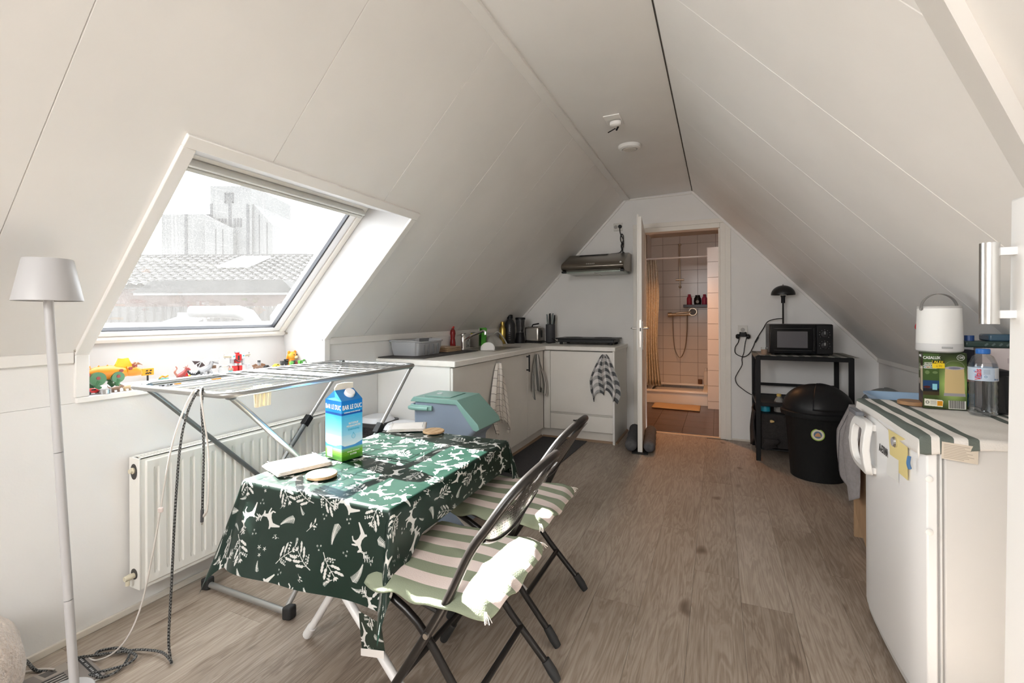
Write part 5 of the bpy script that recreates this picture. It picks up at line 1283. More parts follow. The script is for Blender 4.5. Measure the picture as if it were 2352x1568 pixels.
for y in (1.58, 1.60): part(B().tube([(AX0, y, RZ_ + .004), (AX1, y, RZ_ + .004)], .006, 8), 'hinge_bar', WIRE, ar, smooth=True)
# near-top legs run to the far end, far-top legs to the near end
for x in (AX0 + .06, AX1 - .035):
    part(B().tube([(x, 1.10, .918), (x, 1.16, .86), (x, 1.62, .385), (x, 1.98, .03)], .0105, 12), 'leg', AIRD if x < -2 else AIR, ar, smooth=True)
    lg = part(B().tube([(x, 2.155, .915), (x, 1.72, .45), (x, 1.36, .065), (x, 1.335, .04)], .0105, 12), 'leg', AIR, ar, smooth=True)
    part(B().obox((x, 1.885, .63), (.017, 0, 0), (0, .020, .021), (0, -.012, .012)), 'clamp', AIRD if False else BLACK, lg, bev=.003)
    part(B().tube([(x, 1.90, .645), (x, 1.78, .516)], .0135, 12), 'sleeve', AIRD, lg, smooth=True)
    for y in (1.10, 2.15):
        part(B().lathe([(.018, -.013), (.018, .013)], (x, y, .925), n=14, axis='x'), 'joint', AIRD, ar, bev=.002)
for y, z in ((1.325, .022), (1.99, .022)):
    part(B().tube([(AX0 + .08, y, z), (AX1 - .02, y, z)], .0125, 12), 'foot_bar', AIR, ar, smooth=True)
    for x in (AX0 + .075, AX1 - .015):
        part(B().obox((x, y, .026), (.022, 0, .004), (0, .019, 0), (0, 0, .026)), 'foot', RUBBER, ar, bev=.008)
pegm = mat('peg_cream', (0.74, 0.66, 0.48), 0.4, trans=0.25)
for k, lb in enumerate(('leftmost cream clothes peg clipped under the airer edge', 'second cream clothes peg from the left on the airer edge', 'third cream clothes peg from the left on the airer edge', 'rightmost cream clothes peg clipped under the airer edge')):
    y = 1.195 + k * .017; x = AX1 - .026 - .003 * (k % 2)
    t = thing('clothes_peg', lb, 'clothes peg', (x, y, .86), 'clothes pegs on the airer')
    for s_ in (-1, 1):
        part(B().obox((x + s_ * .006, y, .905), (.0035, 0, -.0), (0, .0062, 0), (s_ * .003, 0, .040)), 'jaw', pegm, t, bev=.0015)
    part(B().lathe([(.004, -.007), (.004, .007)], (x, y, .918), n=8, axis='y'), 'spring', STEEL, t)

# ------------------------------------------------------------------ radiator
RADM = mat('radiator_enamel', (0.78, 0.765, 0.72), 0.35)
rd = thing('radiator', 'white panel radiator on the knee wall below the roof window', 'radiator', (-2.14, 1.62, 0.10))
ry0, ry1, rz0, rz1 = 1.082, 2.19, 0.115, 0.640
rx = -2.108
b = B(); n = 22; pitch = (ry1 - ry0 - .07) / n
prof = [(rx - .004, ry0), (rx - .004, ry0 + .022), (rx, ry0 + .03)]
vs = []; fs = []
ys = [ry0, ry0 + .02, ry0 + .024]; xs = [rx - .006, rx - .006, rx]
for k in range(n):
    y = ry0 + .035 + pitch * k
    for f_, dx in ((.0, 0), (.30, 0), (.40, -.010), (.62, -.010), (.72, 0)): ys.append(y + pitch * f_); xs.append(rx + dx)
ys += [ry1 - .024, ry1 - .02, ry1]; xs += [rx, rx - .006, rx - .006]
zl = [(rz0, 0), (rz0 + .012, 0), (rz0 + .016, .4), (rz0 + .045, .4), (rz0 + .06, 1), (rz1 - .06, 1), (rz1 - .045, .4), (rz1 - .016, .4), (rz1 - .012, 0), (rz1, 0)]
for (z, k) in zl:
    for yq, xq in zip(ys, xs):
        base_x = rx - .006 if k == 0 else (rx if k < 1 else xq)
        if yq <= ry0 + .0201 or yq >= ry1 - .0201: base_x = rx - .006
        vs.append((base_x, yq, z))
M_ = len(ys)
for i in range(len(zl) - 1):
    for j in range(M_ - 1): fs.append((i * M_ + j, i * M_ + j + 1, (i + 1) * M_ + j + 1, (i + 1) * M_ + j))
part(B().add(vs, fs), 'front_panel', RADM, rd, bev=.0015, seg=2)
q = B(); q.box(-2.180, ry0, rz0 + .005, -2.174, ry1, rz1 - .005); part(q, 'back_panel', RADM, rd)
sp_ = part(B().box(-2.180, ry0 - .003, rz0, rx - .004, ry0 + .004, rz1), 'side_cover', RADM, rd, bev=.002)
part(B().box(-2.180, ry1 - .004, rz0, rx - .004, ry1 + .003, rz1), 'side_cover', RADM, rd, bev=.002)
for z in (rz1 - .055, rz0 + .06):
    part(B().lathe([(.021, 0), (.021, -.002)], (-2.145, ry0 - .003, z), n=18, axis='y', sy=1.5 if z > .4 else 1), 'port_hole', mat('port_dark', (0.06, 0.055, 0.05), 0.8), sp_)
IV = mat('ivory_valve', (0.66, 0.60, 0.46), 0.45)
part(B().lathe([(.012, 0), (.013, -.006), (.009, -.008), (.009, -.016)], (-2.145, ry0 - .004, rz1 - .05), n=14, axis='y'), 'bleed_plug', IV, rd, smooth=True)
part(B().lathe([(.011, .0), (.012, -.015), (.010, -.034)], (-2.145, ry0 - .004, rz0 + .055), n=14, axis='y'), 'valve', IV, rd, smooth=True)
part(B().tube([(-2.145, ry0 - .026, rz0 + .052), (-2.145, ry0 - .027, rz0 + .026)], .0075, 10), 'valve_stem', IV, rd, smooth=True)
part(B().box(-2.18, ry0, rz1 - .004, -2.165, ry1, rz1), 'top_rail', RADM, rd); part(B().box(rx - .022, ry0, rz1 - .004, rx - .006, ry1, rz1), 'top_rail', RADM, rd)
q = B()
for k in range(88):
    y = ry0 + .02 + k * (ry1 - ry0 - .04) / 88
    q.box(-2.165, y, rz1 - .006, rx - .022, y + .006, rz1 - .001)
part(q, 'top_grille', RADM, rd, kind='stuff')
part(B().box(-2.19, ry0 + .1, rz0 + .08, -2.18, ry0 + .14, rz1 - .08), 'bracket', RADM, rd); part(B().box(XL, ry1 - .14, rz0 + .08, -2.18, ry1 - .1, rz1 - .08), 'bracket', RADM, rd)
part(B().box(XL, ry0 + .1, rz0 + .08, -2.18, ry0 + .14, rz1 - .08), 'bracket', RADM, rd)

# ------------------------------------------------------------------ floor lamp
LMP = mat('lamp_white_metal', (0.45, 0.445, 0.45), 0.42)
KL = 0.86                                            # stands a little nearer than the airer
LBX, LBY = -1.672, 0.700
fl_ = thing('floor_lamp', 'slender white floor lamp with drum shade at the left edge', 'floor lamp', (LBX, LBY, 0))
part(B().lathe([(.105, 0), (.107, .006), (.105, .012), (.02, .018), (.012, .028)], (LBX, LBY, 0), n=40), 'base', LMP, fl_, smooth=True)
TOPL = Vector((-2.017, 0.772, 1.2)) * KL; TOPL.z = 1.2 + (1.259 - 1.2) * KL
def LP(z):
    t = z / TOPL.z; return Vector((lerp(LBX, TOPL.x, t), lerp(LBY, TOPL.y, t), z))
for a, b_ in ((.02, .40), (.402, .82), (.822, TOPL.z + .005)):
    part(B().tube([LP(a), LP(b_)], .0108, 16), 'pole_section', LMP, fl_, smooth=True)
c0 = LP(TOPL.z)
part(B().lathe([(.074, 0), (.0755, .001), (.054, .117), (.052, .119), (.050, .117), (.072, .002)], tuple(c0), n=48, cap=False), 'lamp_shade', LMP, fl_, smooth=True)
part(B().lathe([(.052, .118), (.0, .119)], tuple(c0), n=40, cap=False), 'shade_top', LMP, fl_, smooth=True)
part(B().lathe([(.072, .004), (.012, .010)], tuple(c0), n=30, cap=False), 'diffuser', mat('diffuser_white', (0.78, 0.77, 0.75), 0.6), fl_, smooth=True)
ds = thing('round_dish', 'white round dish lying on the grey brochure at the bottom left', 'dish', (-1.868, .735, .009))
part(B().lathe([(.0, .008), (.055, .010), (.082, .020), (.085, .018), (.060, .003), (.04, .0)], (-1.868, .735, .009), n=44, cap=False), 'plate', LMP, ds, smooth=True)

# ------------------------------------------------------------------ cables over the airer, on the floor
def braided():
    m = mat('braided_cord', (0.02, 0.02, 0.02), 0.7); nt = m.node_tree; b = nt.nodes['Principled BSDF']
    tc = nt.nodes.new('ShaderNodeTexCoord'); w = nt.nodes.new('ShaderNodeTexChecker'); w.inputs['Scale'].default_value = 170
    nt.links.new(tc.outputs['Object'], w.inputs[0]); w.inputs[1].default_value = (0.012, 0.012, 0.012, 1); w.inputs[2].default_value = (0.16, 0.16, 0.155, 1)
    nt.links.new(w.outputs[0], b.inputs['Base Color']); return m
BRD = braided(); CWH = mat('white_cable', (0.62, 0.58, 0.54), 0.5)
ZT = RZ_ + .017
wc = thing('white_charging_cable', 'white charging cable with inline switch draped over the near end of the airer', 'cable', (-1.76, 1.0, 0))
P = [(-1.64, 1.045, .52), (-1.625, 1.040, .56), (-1.612, 1.035, .66), (-1.612, 1.032, .76), (-1.628, 1.028, .86), (-1.655, 1.036, .930), (-1.69, 1.056, ZT), (-1.715, 1.045, .935), (-1.725, 1.010, .85), (-1.745, .985, .72), (-1.775, .97, .52), (-1.80, .96, .38), (-1.835, .945, .21), (-1.875, .925, .10), (-1.93, .905, .035), (-1.99, .885, .006), (-2.03, .88, .005)]
part(B().tube(curve_pts(P, 8), .0028, 8), 'cord', CWH, wc, smooth=True, ang=180)
part(B().obox((-1.772, .971, .535), (.011, 0, .002), (0, .005, 0), (0, 0, .009)), 'inline_switch', mat('switch_pinkish', (0.70, 0.60, 0.56), 0.5), wc, bev=.004)
part(B().tube([(-1.640, 1.045, .523), (-1.662, 1.05, .503)], .0046, 8), 'plug', CWH, wc, smooth=True)
part(B().tube([(-1.662, 1.05, .503), (-1.670, 1.052, .496)], .0034, 6), 'connector', STEEL, wc)
bc = thing('black_braided_cable', 'black braided cable draped over the airer and coiled on the floor by the lamp', 'cable', (-1.74, .98, 0))
P = [(-1.672, 1.05, .52), (-1.665, 1.048, .60), (-1.655, 1.045, .75), (-1.66, 1.042, .88), (-1.675, 1.055, ZT - .006), (-1.692, 1.062, ZT + .004), (-1.705, 1.05, .93), (-1.708, 1.02, .86), (-1.712, 1.0, .75), (-1.722, .99, .55), (-1.735, .985, .30), (-1.745, .98, .10), (-1.742, .982, .03), (-1.728, .978, .012), (-1.742, .984, .012), (-1.81, .992, .016), (-1.90, .972, .012), (-1.97, .935, .008), (-2.02, .90, .006), (-2.035, .915, .007), (-1.99, .948, .008), (-1.93, .952, .010), (-1.885, .925, .012), (-1.86, .885, .010), (-1.875, .85, .008), (-1.93, .84, .007), (-1.90, .87, .009), (-1.86, .91, .014), (-1.87, .945, .016), (-1.93, .945, .014), (-1.99, .915, .010), (-2.03, .885, .010), (-2.06, .86, .012)]
part(B().tube(curve_pts(P, 8), .0042, 8), 'cord', BRD, bc, smooth=True, ang=180)
part(B().tube([(-1.672, 1.05, .522), (-1.676, 1.051, .478)], .0055, 8), 'plug', mat('plug_grey', (0.06, 0.06, 0.065), 0.5), bc, smooth=True)
part(B().tube([(-1.676, 1.051, .478), (-1.677, 1.052, .468)], .003, 6), 'connector', STEEL, bc)
bc2 = thing('black_power_cord', 'black braided power cord along the wall at the lower left corner', 'cord', (-2.17, .72, 0))
part(B().tube(curve_pts([(-2.188, .62, .30), (-2.186, .66, .24), (-2.182, .70, .16), (-2.176, .735, .09), (-2.16, .765, .035), (-2.12, .775, .008), (-2.08, .79, .006)], 8), .0048, 8), 'cord', BRD, bc2, smooth=True, ang=180)
wc2 = thing('grey_lead', 'thin grey lead lying on the floor beside the black cord', 'cord', (-2.12, .76, 0))
part(B().tube(curve_pts([(-2.19, .64, .22), (-2.185, .68, .14), (-2.18, .715, .06), (-2.165, .74, .012), (-2.11, .785, .008), (-2.06, .80, .012)], 8), .0034, 8), 'cord', CWH, wc2, smooth=True, ang=180)
# brochure under the lamp
bw = Canvas(256, 160, (0.50, 0.47, 0.45))
bw.rect(0, 136, 256, 152, (0.10, 0.10, 0.11))
for k in range(16): bw.rect(12 + k * 15, 141, 20 + k * 15, 147, (0.7, 0.7, 0.7) if k % 4 else (.1, .1, .11))
for k in range(7):
    x = 90 + k * 22; bw.poly([(x, 20), (x + 12, 20), (x + 4, 90), (x - 8, 90)], (0.14, 0.13, 0.12)); bw.poly([(x + 12, 20), (x + 18, 22), (x + 10, 84), (x + 4, 90)], (0.78, 0.76, 0.73))
bw.poly([(0, 30), (80, 40), (70, 120), (0, 110)], (0.62, 0.58, 0.54)); bw.poly([(10, 40), (60, 48), (55, 80), (12, 76)], (0.34, 0.32, 0.31))
br = thing('brochure', 'grey photo brochure lying on the floor under the lamp base', 'brochure', (-2.0, .82, 0))
pv = [Vector((-2.10, .73, .004)), Vector((-1.93, .71, .004)), Vector((-1.885, .862, .004)), Vector((-2.062, .882, .004))]
b = B(); b.add(pv + [p + Vector((0, 0, .004)) for p in pv], [(0, 3, 2, 1), (4, 5, 6, 7), (0, 1, 5, 4), (1, 2, 6, 5), (2, 3, 7, 6), (3, 0, 4, 7)])
for k, uvv in zip((4, 5, 6, 7), ((0, 0), (1, 0), (1, 1), (0, 1))): b.uv[k] = uvv
part(b, 'cover', img_mat('brochure_print', bw.a, 0.4), br)
part(B().add([p + Vector((.006, -.004, -.003)) for p in pv], [(0, 1, 2, 3)]), 'pages', GLOSSW, br, solid=-.002)
# fluffy pouf at the lower left corner
def poufv(i, j):
    a = i * 2 * PI; th = j * PI
    r = .190 * (math.sin(th) ** .65) * (1 + .018 * math.sin(9 * a + 3 * th) + .014 * math.sin(23 * a) * math.sin(17 * th))
    return (-1.985 + r * math.cos(a), .500 + r * math.sin(a), .175 - .172 * math.cos(th))
PF = mat('cream_plush', (0.66, 0.56, 0.48), 1.0, var=0.2, vscale=30, bump=1.0, bscale=130, sheen=0.5)
pf_ = thing('plush_pouf', 'cream plush pouf at the lower left corner of the picture', 'pouf', (-1.945, .535, 0.0))
part(B().grid(poufv, 90, 50), 'plush_cover', PF, pf_, smooth=True, ang=180)
# ------------------------------------------------------------------ waste bins by the kitchen end panel
def rbox(b, cx, cy, z0, z1, w0, d0, w1, d1, e=.22, n=40, lv=(0, 1)):
    """rounded tapering tub between z0 and z1"""
    vs = []; fs = []
    for t in lv:
        w, d, z = lerp(w0, w1, t), lerp(d0, d1, t), lerp(z0, z1, t)
        for k in range(n):
            a = 2 * PI * k / n; x, y = math.cos(a), math.sin(a)
            vs.append((cx + w / 2 * math.copysign(abs(x) ** e, x), cy + d / 2 * math.copysign(abs(y) ** e, y), z))
    m = len(lv)
    for i in range(m - 1):
        for k in range(n): fs.append((i * n + k, i * n + (k + 1) % n, (i + 1) * n + (k + 1) % n, (i + 1) * n + k))
    fs.append(tuple(range(n))[::-1]); fs.append(tuple((m - 1) * n + k for k in range(n)))
    return b.add(vs, fs)
BINK = mat('bin_dark_grey', (0.05, 0.047, 0.048), 0.45)
LIDW = mat('lid_white', (0.66, 0.66, 0.68), 0.35)
BAGK = mat('bin_liner', (0.035, 0.033, 0.035), 0.25, bump=0.6, bscale=50)
for (x, y, z, lb) in ((-2.060, 2.43, 0.545, 'dark bin with white oval lid, the left of two by the kitchen end panel'), (-1.785, 2.33, 0.545, 'dark bin with white oval lid, the right of two next to the green-lidded bin')):
    t = thing('waste_bin', lb, 'bin', (x, y, 0), 'white-lidded bins')
    part(rbox(B(), x, y, 0.0, z - .05, .17, .17, .205, .225, .35), 'bucket', BINK, t, smooth=True)
    part(rbox(B(), x, y, z - .095, z - .045, .212, .232, .214, .234, .35), 'liner', BAGK, t, smooth=True)
    part(rbox(B(), x, y, z - .05, z - .022, .212, .232, .214, .234, .35), 'rim', BINK, t, smooth=True)
    part(rbox(B(), x, y, z - .022, z + .006, .195, .215, .15, .17, .7, lv=(0, .5, .8, 1)), 'lid', LIDW, t, smooth=True)
GB = mat('bin_blue_grey', (0.225, 0.275, 0.35), 0.42)
GL_ = mat('lid_sea_green', (0.20, 0.36, 0.32), 0.4)
gx, gy = -1.47, 2.41
sb3 = thing('sorting_bin', 'blue-grey sorting bin with sea-green flap lid in front of the kitchen', 'bin', (gx, gy, 0))
bd = [(-1.645, 0.0), (-1.32, 0.0), (-1.30, .50), (-1.245, .55), (-1.25, .575), (-1.34, .71), (-1.660, .71), (-1.668, .66)]
part(B().prism(bd, gy - .125, gy + .125), 'body', GB, sb3, bev=0.022, seg=4)
part(B().prism([(-1.678, .655), (-1.655, .655), (-1.655, .688), (-1.678, .688)], gy - .135, gy + .10), 'lip', GB, sb3, bev=.004)
ld = [(-1.678, .706), (-1.658, .728), (-1.36, .728), (-1.225, .60), (-1.215, .572), (-1.235, .560), (-1.255, .566), (-1.365, .700), (-1.678, .700)]
part(B().prism(ld, gy - .136, gy + .136), 'flap_lid', GL_, sb3, bev=0.012, seg=3)
part(B().prism([(-1.61, .7285), (-1.43, .7285), (-1.43, .733), (-1.61, .733)], gy - .09, gy + .09), 'lid_panel', GL_, sb3, bev=0.004)
part(B().tube([(-1.678, gy - .10, .665), (-1.678, gy - .142, .665), (-1.66, gy - .148, .665), (-1.55, gy - .142, .665)], .013, 10), 'handle', GL_, sb3, smooth=True)
part(B().box(-1.678, gy - .142, .652, -1.525, gy - .128, .684), 'handle_bar', GL_, sb3, bev=.006)
part(B().tube([(-1.56 + .016 * math.cos(a), gy + .016 * math.sin(a), .7338) for a in np.linspace(0, 2 * PI, 12, endpoint=False)], .002, 5, closed=True), 'lid_emblem', LIDW, sb3)
part(B().obox((-1.56, gy, .7335), (.014, .01, 0), (.0, .003, 0), (0, 0, .0008)), 'lid_emblem', LIDW, sb3)

# ------------------------------------------------------------------ right-hand side: black rack with microwave
RK = mat('rack_black', (0.010, 0.010, 0.011), 0.55, spec=.25)
SX0, SX1, SY0, SY1, SZt = 0.285, 0.960, 4.335, 4.860, 0.868
rk = thing('metal_rack', 'black metal shelf rack under the microwave, right of the door', 'rack', (0.62, 4.6, 0))
def ub(b, x0, y0, z0, x1, y1, z1): return b.box(min(x0, x1), min(y0, y1), z0, max(x0, x1), max(y0, y1), z1)
for lx in (SX0, SX1 - .035):
    for ly in (SY0, SY1 - .025):
        part(B().box(lx, ly, 0, lx + .035, ly + .025, SZt), 'post', RK, rk, bev=.002)
for z in (.836, .455):
    q = B(); q.box(SX0 + .035, SY0, z, SX1 - .035, SY0 + .02, z + .03); part(q, 'front_rail', RK, rk, bev=.002)
    part(B().box(SX0 + .035, SY1 - .02, z, SX1 - .035, SY1, z + .03), 'back_rail', RK, rk, bev=.002)
    for lx in (SX0, SX1 - .022): part(B().box(lx, SY0 + .02, z, lx + .022, SY1 - .02, z + .03), 'side_rail', RK, rk, bev=.002)
part(B().box(SX0, SY1 - .015, .56, SX1, SY1, .585), 'back_rail', RK, rk, bev=.002)
part(B().box(SX0 + .005, SY0 + .005, .862, SX1 - .005, SY1 - .005, .870), 'top_shelf', RK, rk, bev=.002)
part(B().box(SX0 + .01, SY0 + .01, .470, SX1 - .01, SY1 - .01, .478), 'middle_shelf', RK, rk)
part(B().box(SX0 + .01, SY0 + .01, .095, SX1 - .01, SY1 - .01, .105), 'bottom_shelf', RK, rk)
# checked runner on top
def runner(i, j):
    x = lerp(SX0 - .012, SX1 + .03, i); y = lerp(SY0 - .008, SY1, j)
    return (x, y, .8725 + .003 * max(0, math.sin(i * 11 + 1)) * (1 - j) - .018 * max(0, .04 - i) / .04 * (1 - j))
rn = B().grid(runner, 60, 24, lambda i, j: (i, j * .8))
rn_ = thing('table_runner', 'grey checked cloth spread under the microwave', 'cloth', (0.62, 4.6, .87))
part(rn, 'cloth', plaid('runner_check', (0.50, 0.48, 0.44), (0.09, 0.10, 0.09), 9, 9, 'gingham'), rn_, smooth=True, ang=180, solid=.002)
mw = thing('microwave', 'black microwave oven on the metal rack', 'microwave', (.62, 4.6, .875))
mx0, mx1, my0, my1, mz0, mz1 = .392, .838, 4.435, 4.76, .885, 1.130
part(B().box(mx0, my0, mz0, mx1, my1, mz1), 'housing', mat('microwave_black', (0.009, 0.009, 0.010), 0.35, spec=.3), mw, bev=.006)
part(B().box(mx0 + .002, my0 - .022, mz0 + .004, mx0 + .330, my0 - .001, mz1 - .003), 'door', mat('microwave_door', (0.009, 0.009, 0.010), 0.12), mw, bev=.006)
part(B().box(mx0 + .055, my0 - .0235, mz0 + .052, mx0 + .272, my0 - .0215, mz1 - .058), 'door_window', mat('microwave_window', (0.12, 0.115, 0.125), 0.2), mw)
q = B().box(mx0 + .030, my0 - .0228, mz0 + .028, mx0 + .300, my0 - .0218, mz0 + .031); q.box(mx0 + .030, my0 - .0228, mz1 - .036, mx0 + .300, my0 - .0218, mz1 - .033)
part(q, 'door_trim', mat('trim_dark', (0.05, 0.05, 0.05), 0.3), mw)
part(B().tube([(mx0 + .314, my0 - .03, mz0 + .03), (mx0 + .314, my0 - .036, mz0 + .12), (mx0 + .314, my0 - .03, mz1 - .03)], .007, 10), 'door_handle', BLACK, mw, smooth=True)
part(B().box(mx0 + .334, my0 - .020, mz0 + .004, mx1, my0 - .001, mz1 - .003), 'control_panel', mat('microwave_black', (0, 0, 0)), mw, bev=.005)
for z in (mz0 + .075, mz0 + .165):
    part(B().lathe([(.027, 0), (.025, -.012), (.0, -.014)], (mx0 + .388, my0 - .02, z), n=22, axis='y'), 'dial', mat('dial_black', (0.02, 0.02, 0.022), 0.3), mw, smooth=True)
    part(B().box(mx0 + .386, my0 - .036, z, mx0 + .390, my0 - .033, z + .024), 'dial_pointer', mat('mark_white', (0.5, 0.5, 0.5), 0.5), mw)
    for k in range(9):
        a = -.7 + k * 4.5 / 8
        part(B().lathe([(.0018, -.0205), (.0018, -.0212)], (mx0 + .388 + .036 * math.cos(a), my0, z + .036 * math.sin(a)), n=6, axis='y'), 'dial_mark', mat('mark_white', (0, 0, 0)), mw)
for (x, y) in ((mx0 + .03, my0 + .03), (mx1 - .03, my0 + .03), (mx0 + .03, my1 - .03), (mx1 - .03, my1 - .03)):
    part(B().lathe([(.012, -.0105), (.014, .002)], (x, y, mz0), n=12), 'foot', RUBBER, mw)
for k in range(8): part(B().box(mx0 - .0008, my0 + .06, mz0 + .05 + k * .015, mx0 + .001, my0 + .20, mz0 + .056 + k * .015), 'vent', mat('vent_grey', (0.10, 0.10, 0.10), 0.5), mw)
cdl = thing('candle_glass', 'small glass with orange candle on the rack, left of the microwave', 'candle', (.352, 4.40, .876))
part(B().lathe([(.022, 0), (.024, .006), (.024, .042), (.022, .042), (.022, .004)], (.352, 4.40, .876), n=20), 'wax', mat('orange_wax', (0.42, 0.22, 0.11), 0.5), cdl, smooth=True)
part(B().lathe([(.0255, 0), (.0255, .062), (.0245, .062), (.0245, .002)], (.352, 4.40, .876), n=20), 'glass', MATS['clear_glass'], cdl, smooth=True)
dl_ = thing('desk_lamp', 'black mushroom-shade table lamp standing behind the microwave', 'table lamp', (.535, 4.805, .876))
part(B().lathe([(.035, 0), (.035, .012), (.008, .018)], (.535, 4.805, .876), n=28), 'base', BLKMET, dl_, smooth=True)
part(B().tube([(.535, 4.805, .89), (.535, 4.805, 1.36)], .0075, 10), 'stem', BLKMET, dl_, smooth=True)
part(B().lathe([(.016, 1.315), (.016, 1.365), (.02, 1.375), (.02, 1.388)], (.535, 4.805, 0), n=16), 'socket', BLACK, dl_, smooth=True)
part(B().lathe([(.027, 1.383), (.027, 1.392)], (.535, 4.805, 0), n=16), 'bulb_collar', GLOSSW, dl_, smooth=True)
dome = [(.096, 1.388)] + [(.097 * math.cos(a), 1.390 + .084 * math.sin(a)) for a in np.linspace(0.03, PI / 2 - .03, 9)]
part(B().lathe(dome, (.535, 4.805, 0), n=40, cap=False), 'shade', mat('shade_black', (0.012, 0.012, 0.013), 0.38), dl_, smooth=True, solid=-.002, ang=180)
part(B().ball((.535, 4.805, 1.479), .006), 'finial', STEEL, dl_, smooth=True)
# wall socket with splitter, cords
st2 = socket(.215, 1.068, .084, .084, 'white wall socket right of the door', 1)
spl = thing('plug_splitter', 'black plug splitter with two plugs in the socket right of the door', 'plug', (.215, YF - .03, 1.03))
part(B().obox((.215, YF - .032, 1.025), (.030, 0, 0), (0, .020, 0), (0, 0, .022)), 'splitter_body', BLACK, spl, bev=.006)
for s_ in (-1, 1):
    part(B().lathe([(.022, 0), (.024, s_ * .02), (.014, s_ * .032)], (.215 + s_ * .03, YF - .035, 1.005), n=14, axis='x'), 'plug', BLACK, spl, smooth=True)
part(B().tube([(.207, YF - .053, 1.04), (.207, YF - .054, 1.048)], .002, 6), 'mark', GLOSSW, spl); part(B().tube([(.222, YF - .053, 1.04), (.222, YF - .054, 1.048)], .002, 6), 'mark', GLOSSW, spl)
yc = YF - .035
lc = thing('lamp_cord', 'black cord with inline switch from the table lamp to the wall socket', 'cord', (.30, 4.90, .87))
part(B().tube(curve_pts([(.533, 4.81, 1.175), (.48, 4.86, 1.17), (.42, 4.90, 1.145), (.385, yc, 1.08), (.345, yc, 1.01), (.318, yc, .955), (.30, yc, .905), (.27, yc, .845), (.235, yc, .815), (.195, yc, .815), (.150, yc, .845), (.148, yc, .90), (.175, yc, .95), (.183, yc, 1.0)], 8), .0042, 6), 'cable', BLACK, lc, smooth=True)
part(B().obox((.330, yc, .975), (.013, 0, .026), (0, .008, 0), (.006, 0, -.003)), 'inline_switch', BLACK, lc, bev=.003)
mc = thing('power_cord', 'black cord hanging down the wall from socket to rack', 'cord', (.22, 4.92, .5))
part(B().tube(curve_pts([(.248, yc, 1.0), (.235, yc, .95), (.228, yc, .90), (.222, yc, .85), (.205, yc, .79), (.205, yc, .73), (.165, yc, .65), (.148, yc, .60), (.165, yc, .545), (.215, yc, .50), (.26, yc, .468), (.29, 4.87, .468), (.295, 4.80, .55), (.30, 4.83, .70), (.32, 4.84, .84)], 8), .0036, 6), 'cable', BLACK, mc, smooth=True)
# things on the middle shelf
bk = thing('black_basket', 'black woven storage basket in the lower part of the rack', 'basket', (.58, 4.55, .106))
BKM = mat('basket_black', (0.022, 0.018, 0.017), 0.8, bump=0.5, bscale=120)
q = B()
for (p0, p1) in (((.325, 4.37), (.92, 4.37)), ((.325, 4.80), (.92, 4.80)), ((.325, 4.37), (.325, 4.80)), ((.92, 4.37), (.92, 4.80))):
    a, b_ = Vector((*p0, 0)), Vector((*p1, 0)); d = (b_ - a) / 2; n_ = Vector((-d.y, d.x, 0)).normalized() * .006
    q.obox((a + b_) / 2 + Vector((0, 0, .25)), d, n_, (0, 0, .142))
part(q, 'wall', BKM, bk, bev=.004)
part(B().box(.325, 4.37, .107, .92, 4.80, .115), 'bottom', BKM, bk)
for i in range(9):
    for k in range(4):
        z = .135 + k * .062; x = .345 + i * .063
        q = B()
        for m_ in range(3): q.box(x, 4.3605, z + m_ * .014, x + .044, 4.3642, z + .008 + m_ * .014) if (i + k) % 2 else q.box(x + m_ * .014, 4.3605, z, x + .008 + m_ * .014, 4.3642, z + .042)
        part(q, 'weave', BKM, bk)
part(B().lathe([(.010, 0), (.013, .012), (.006, .03)], (0, 0, 0), n=10).xf(Matrix.Translation((.388, 4.355, .33)) @ Matrix.Rotation(PI / 2, 4, 'Y')), 'toggle', mat('toggle_yellow', (0.60, 0.42, 0.18), 0.5), bk, smooth=True)
def bagl(i, j):
    a = (i - .5)
    return (.278 - .012 * math.sin(i * 5 + j * 4), lerp(4.34, 4.75, i) + .012 * math.sin(j * 8), lerp(.41, .10 + .05 * math.sin(i * 6), j))
kb_ = thing('black_cloth_bag', 'crumpled black cloth bag hanging at the left side of the rack', 'bag', (.28, 4.5, .1))
part(B().grid(bagl, 20, 16), 'cloth', mat('black_cloth', (0.022, 0.018, 0.018), 0.9, bump=.5, bscale=40), kb_, smooth=True, ang=180, solid=.012)
part(B().tube(curve_pts([(.29, 4.36, .41), (.283, 4.345, .45), (.285, 4.35, .47), (.30, 4.355, .46)], 5), .006, 6), 'strap', MATS['black_cloth'], kb_, smooth=True)
def bag2(i, j): return (.335 + .11 * i + .01 * math.sin(j * 6), 4.345 - .014 * math.sin(i * PI) - .01 * math.sin(j * 5), lerp(.19, .09 + .03 * i, j))
part(B().grid(bag2, 10, 10), 'flap', MATS['black_cloth'], kb_, smooth=True, ang=180, solid=.006)
tn = thing('blue_tin', 'light blue tin on a shelf of the rack', 'tin', (.355, 4.50, .393))
sh2 = part(B().box(SX0 + .02, SY0 + .025, .384, SX1 - .02, SY1 - .02, .392), 'tray_shelf', RK, rk)
part(B().lathe([(.036, 0), (.036, .075), (.034, .078)], (.365, 4.47, .393), n=22), 'body', mat('tin_blue', (0.02, 0.32, 0.45), 0.4), tn, smooth=True)
part(B().lathe([(.0375, .06), (.0375, .080), (.02, .082)], (.365, 4.47, .393), n=22), 'lid', mat('tin_blue_lid', (0.015, 0.24, 0.36), 0.4), tn, smooth=True)
CG = mat('clear_plastic', (0.72, 0.70, 0.66), 0.12, trans=0.7)
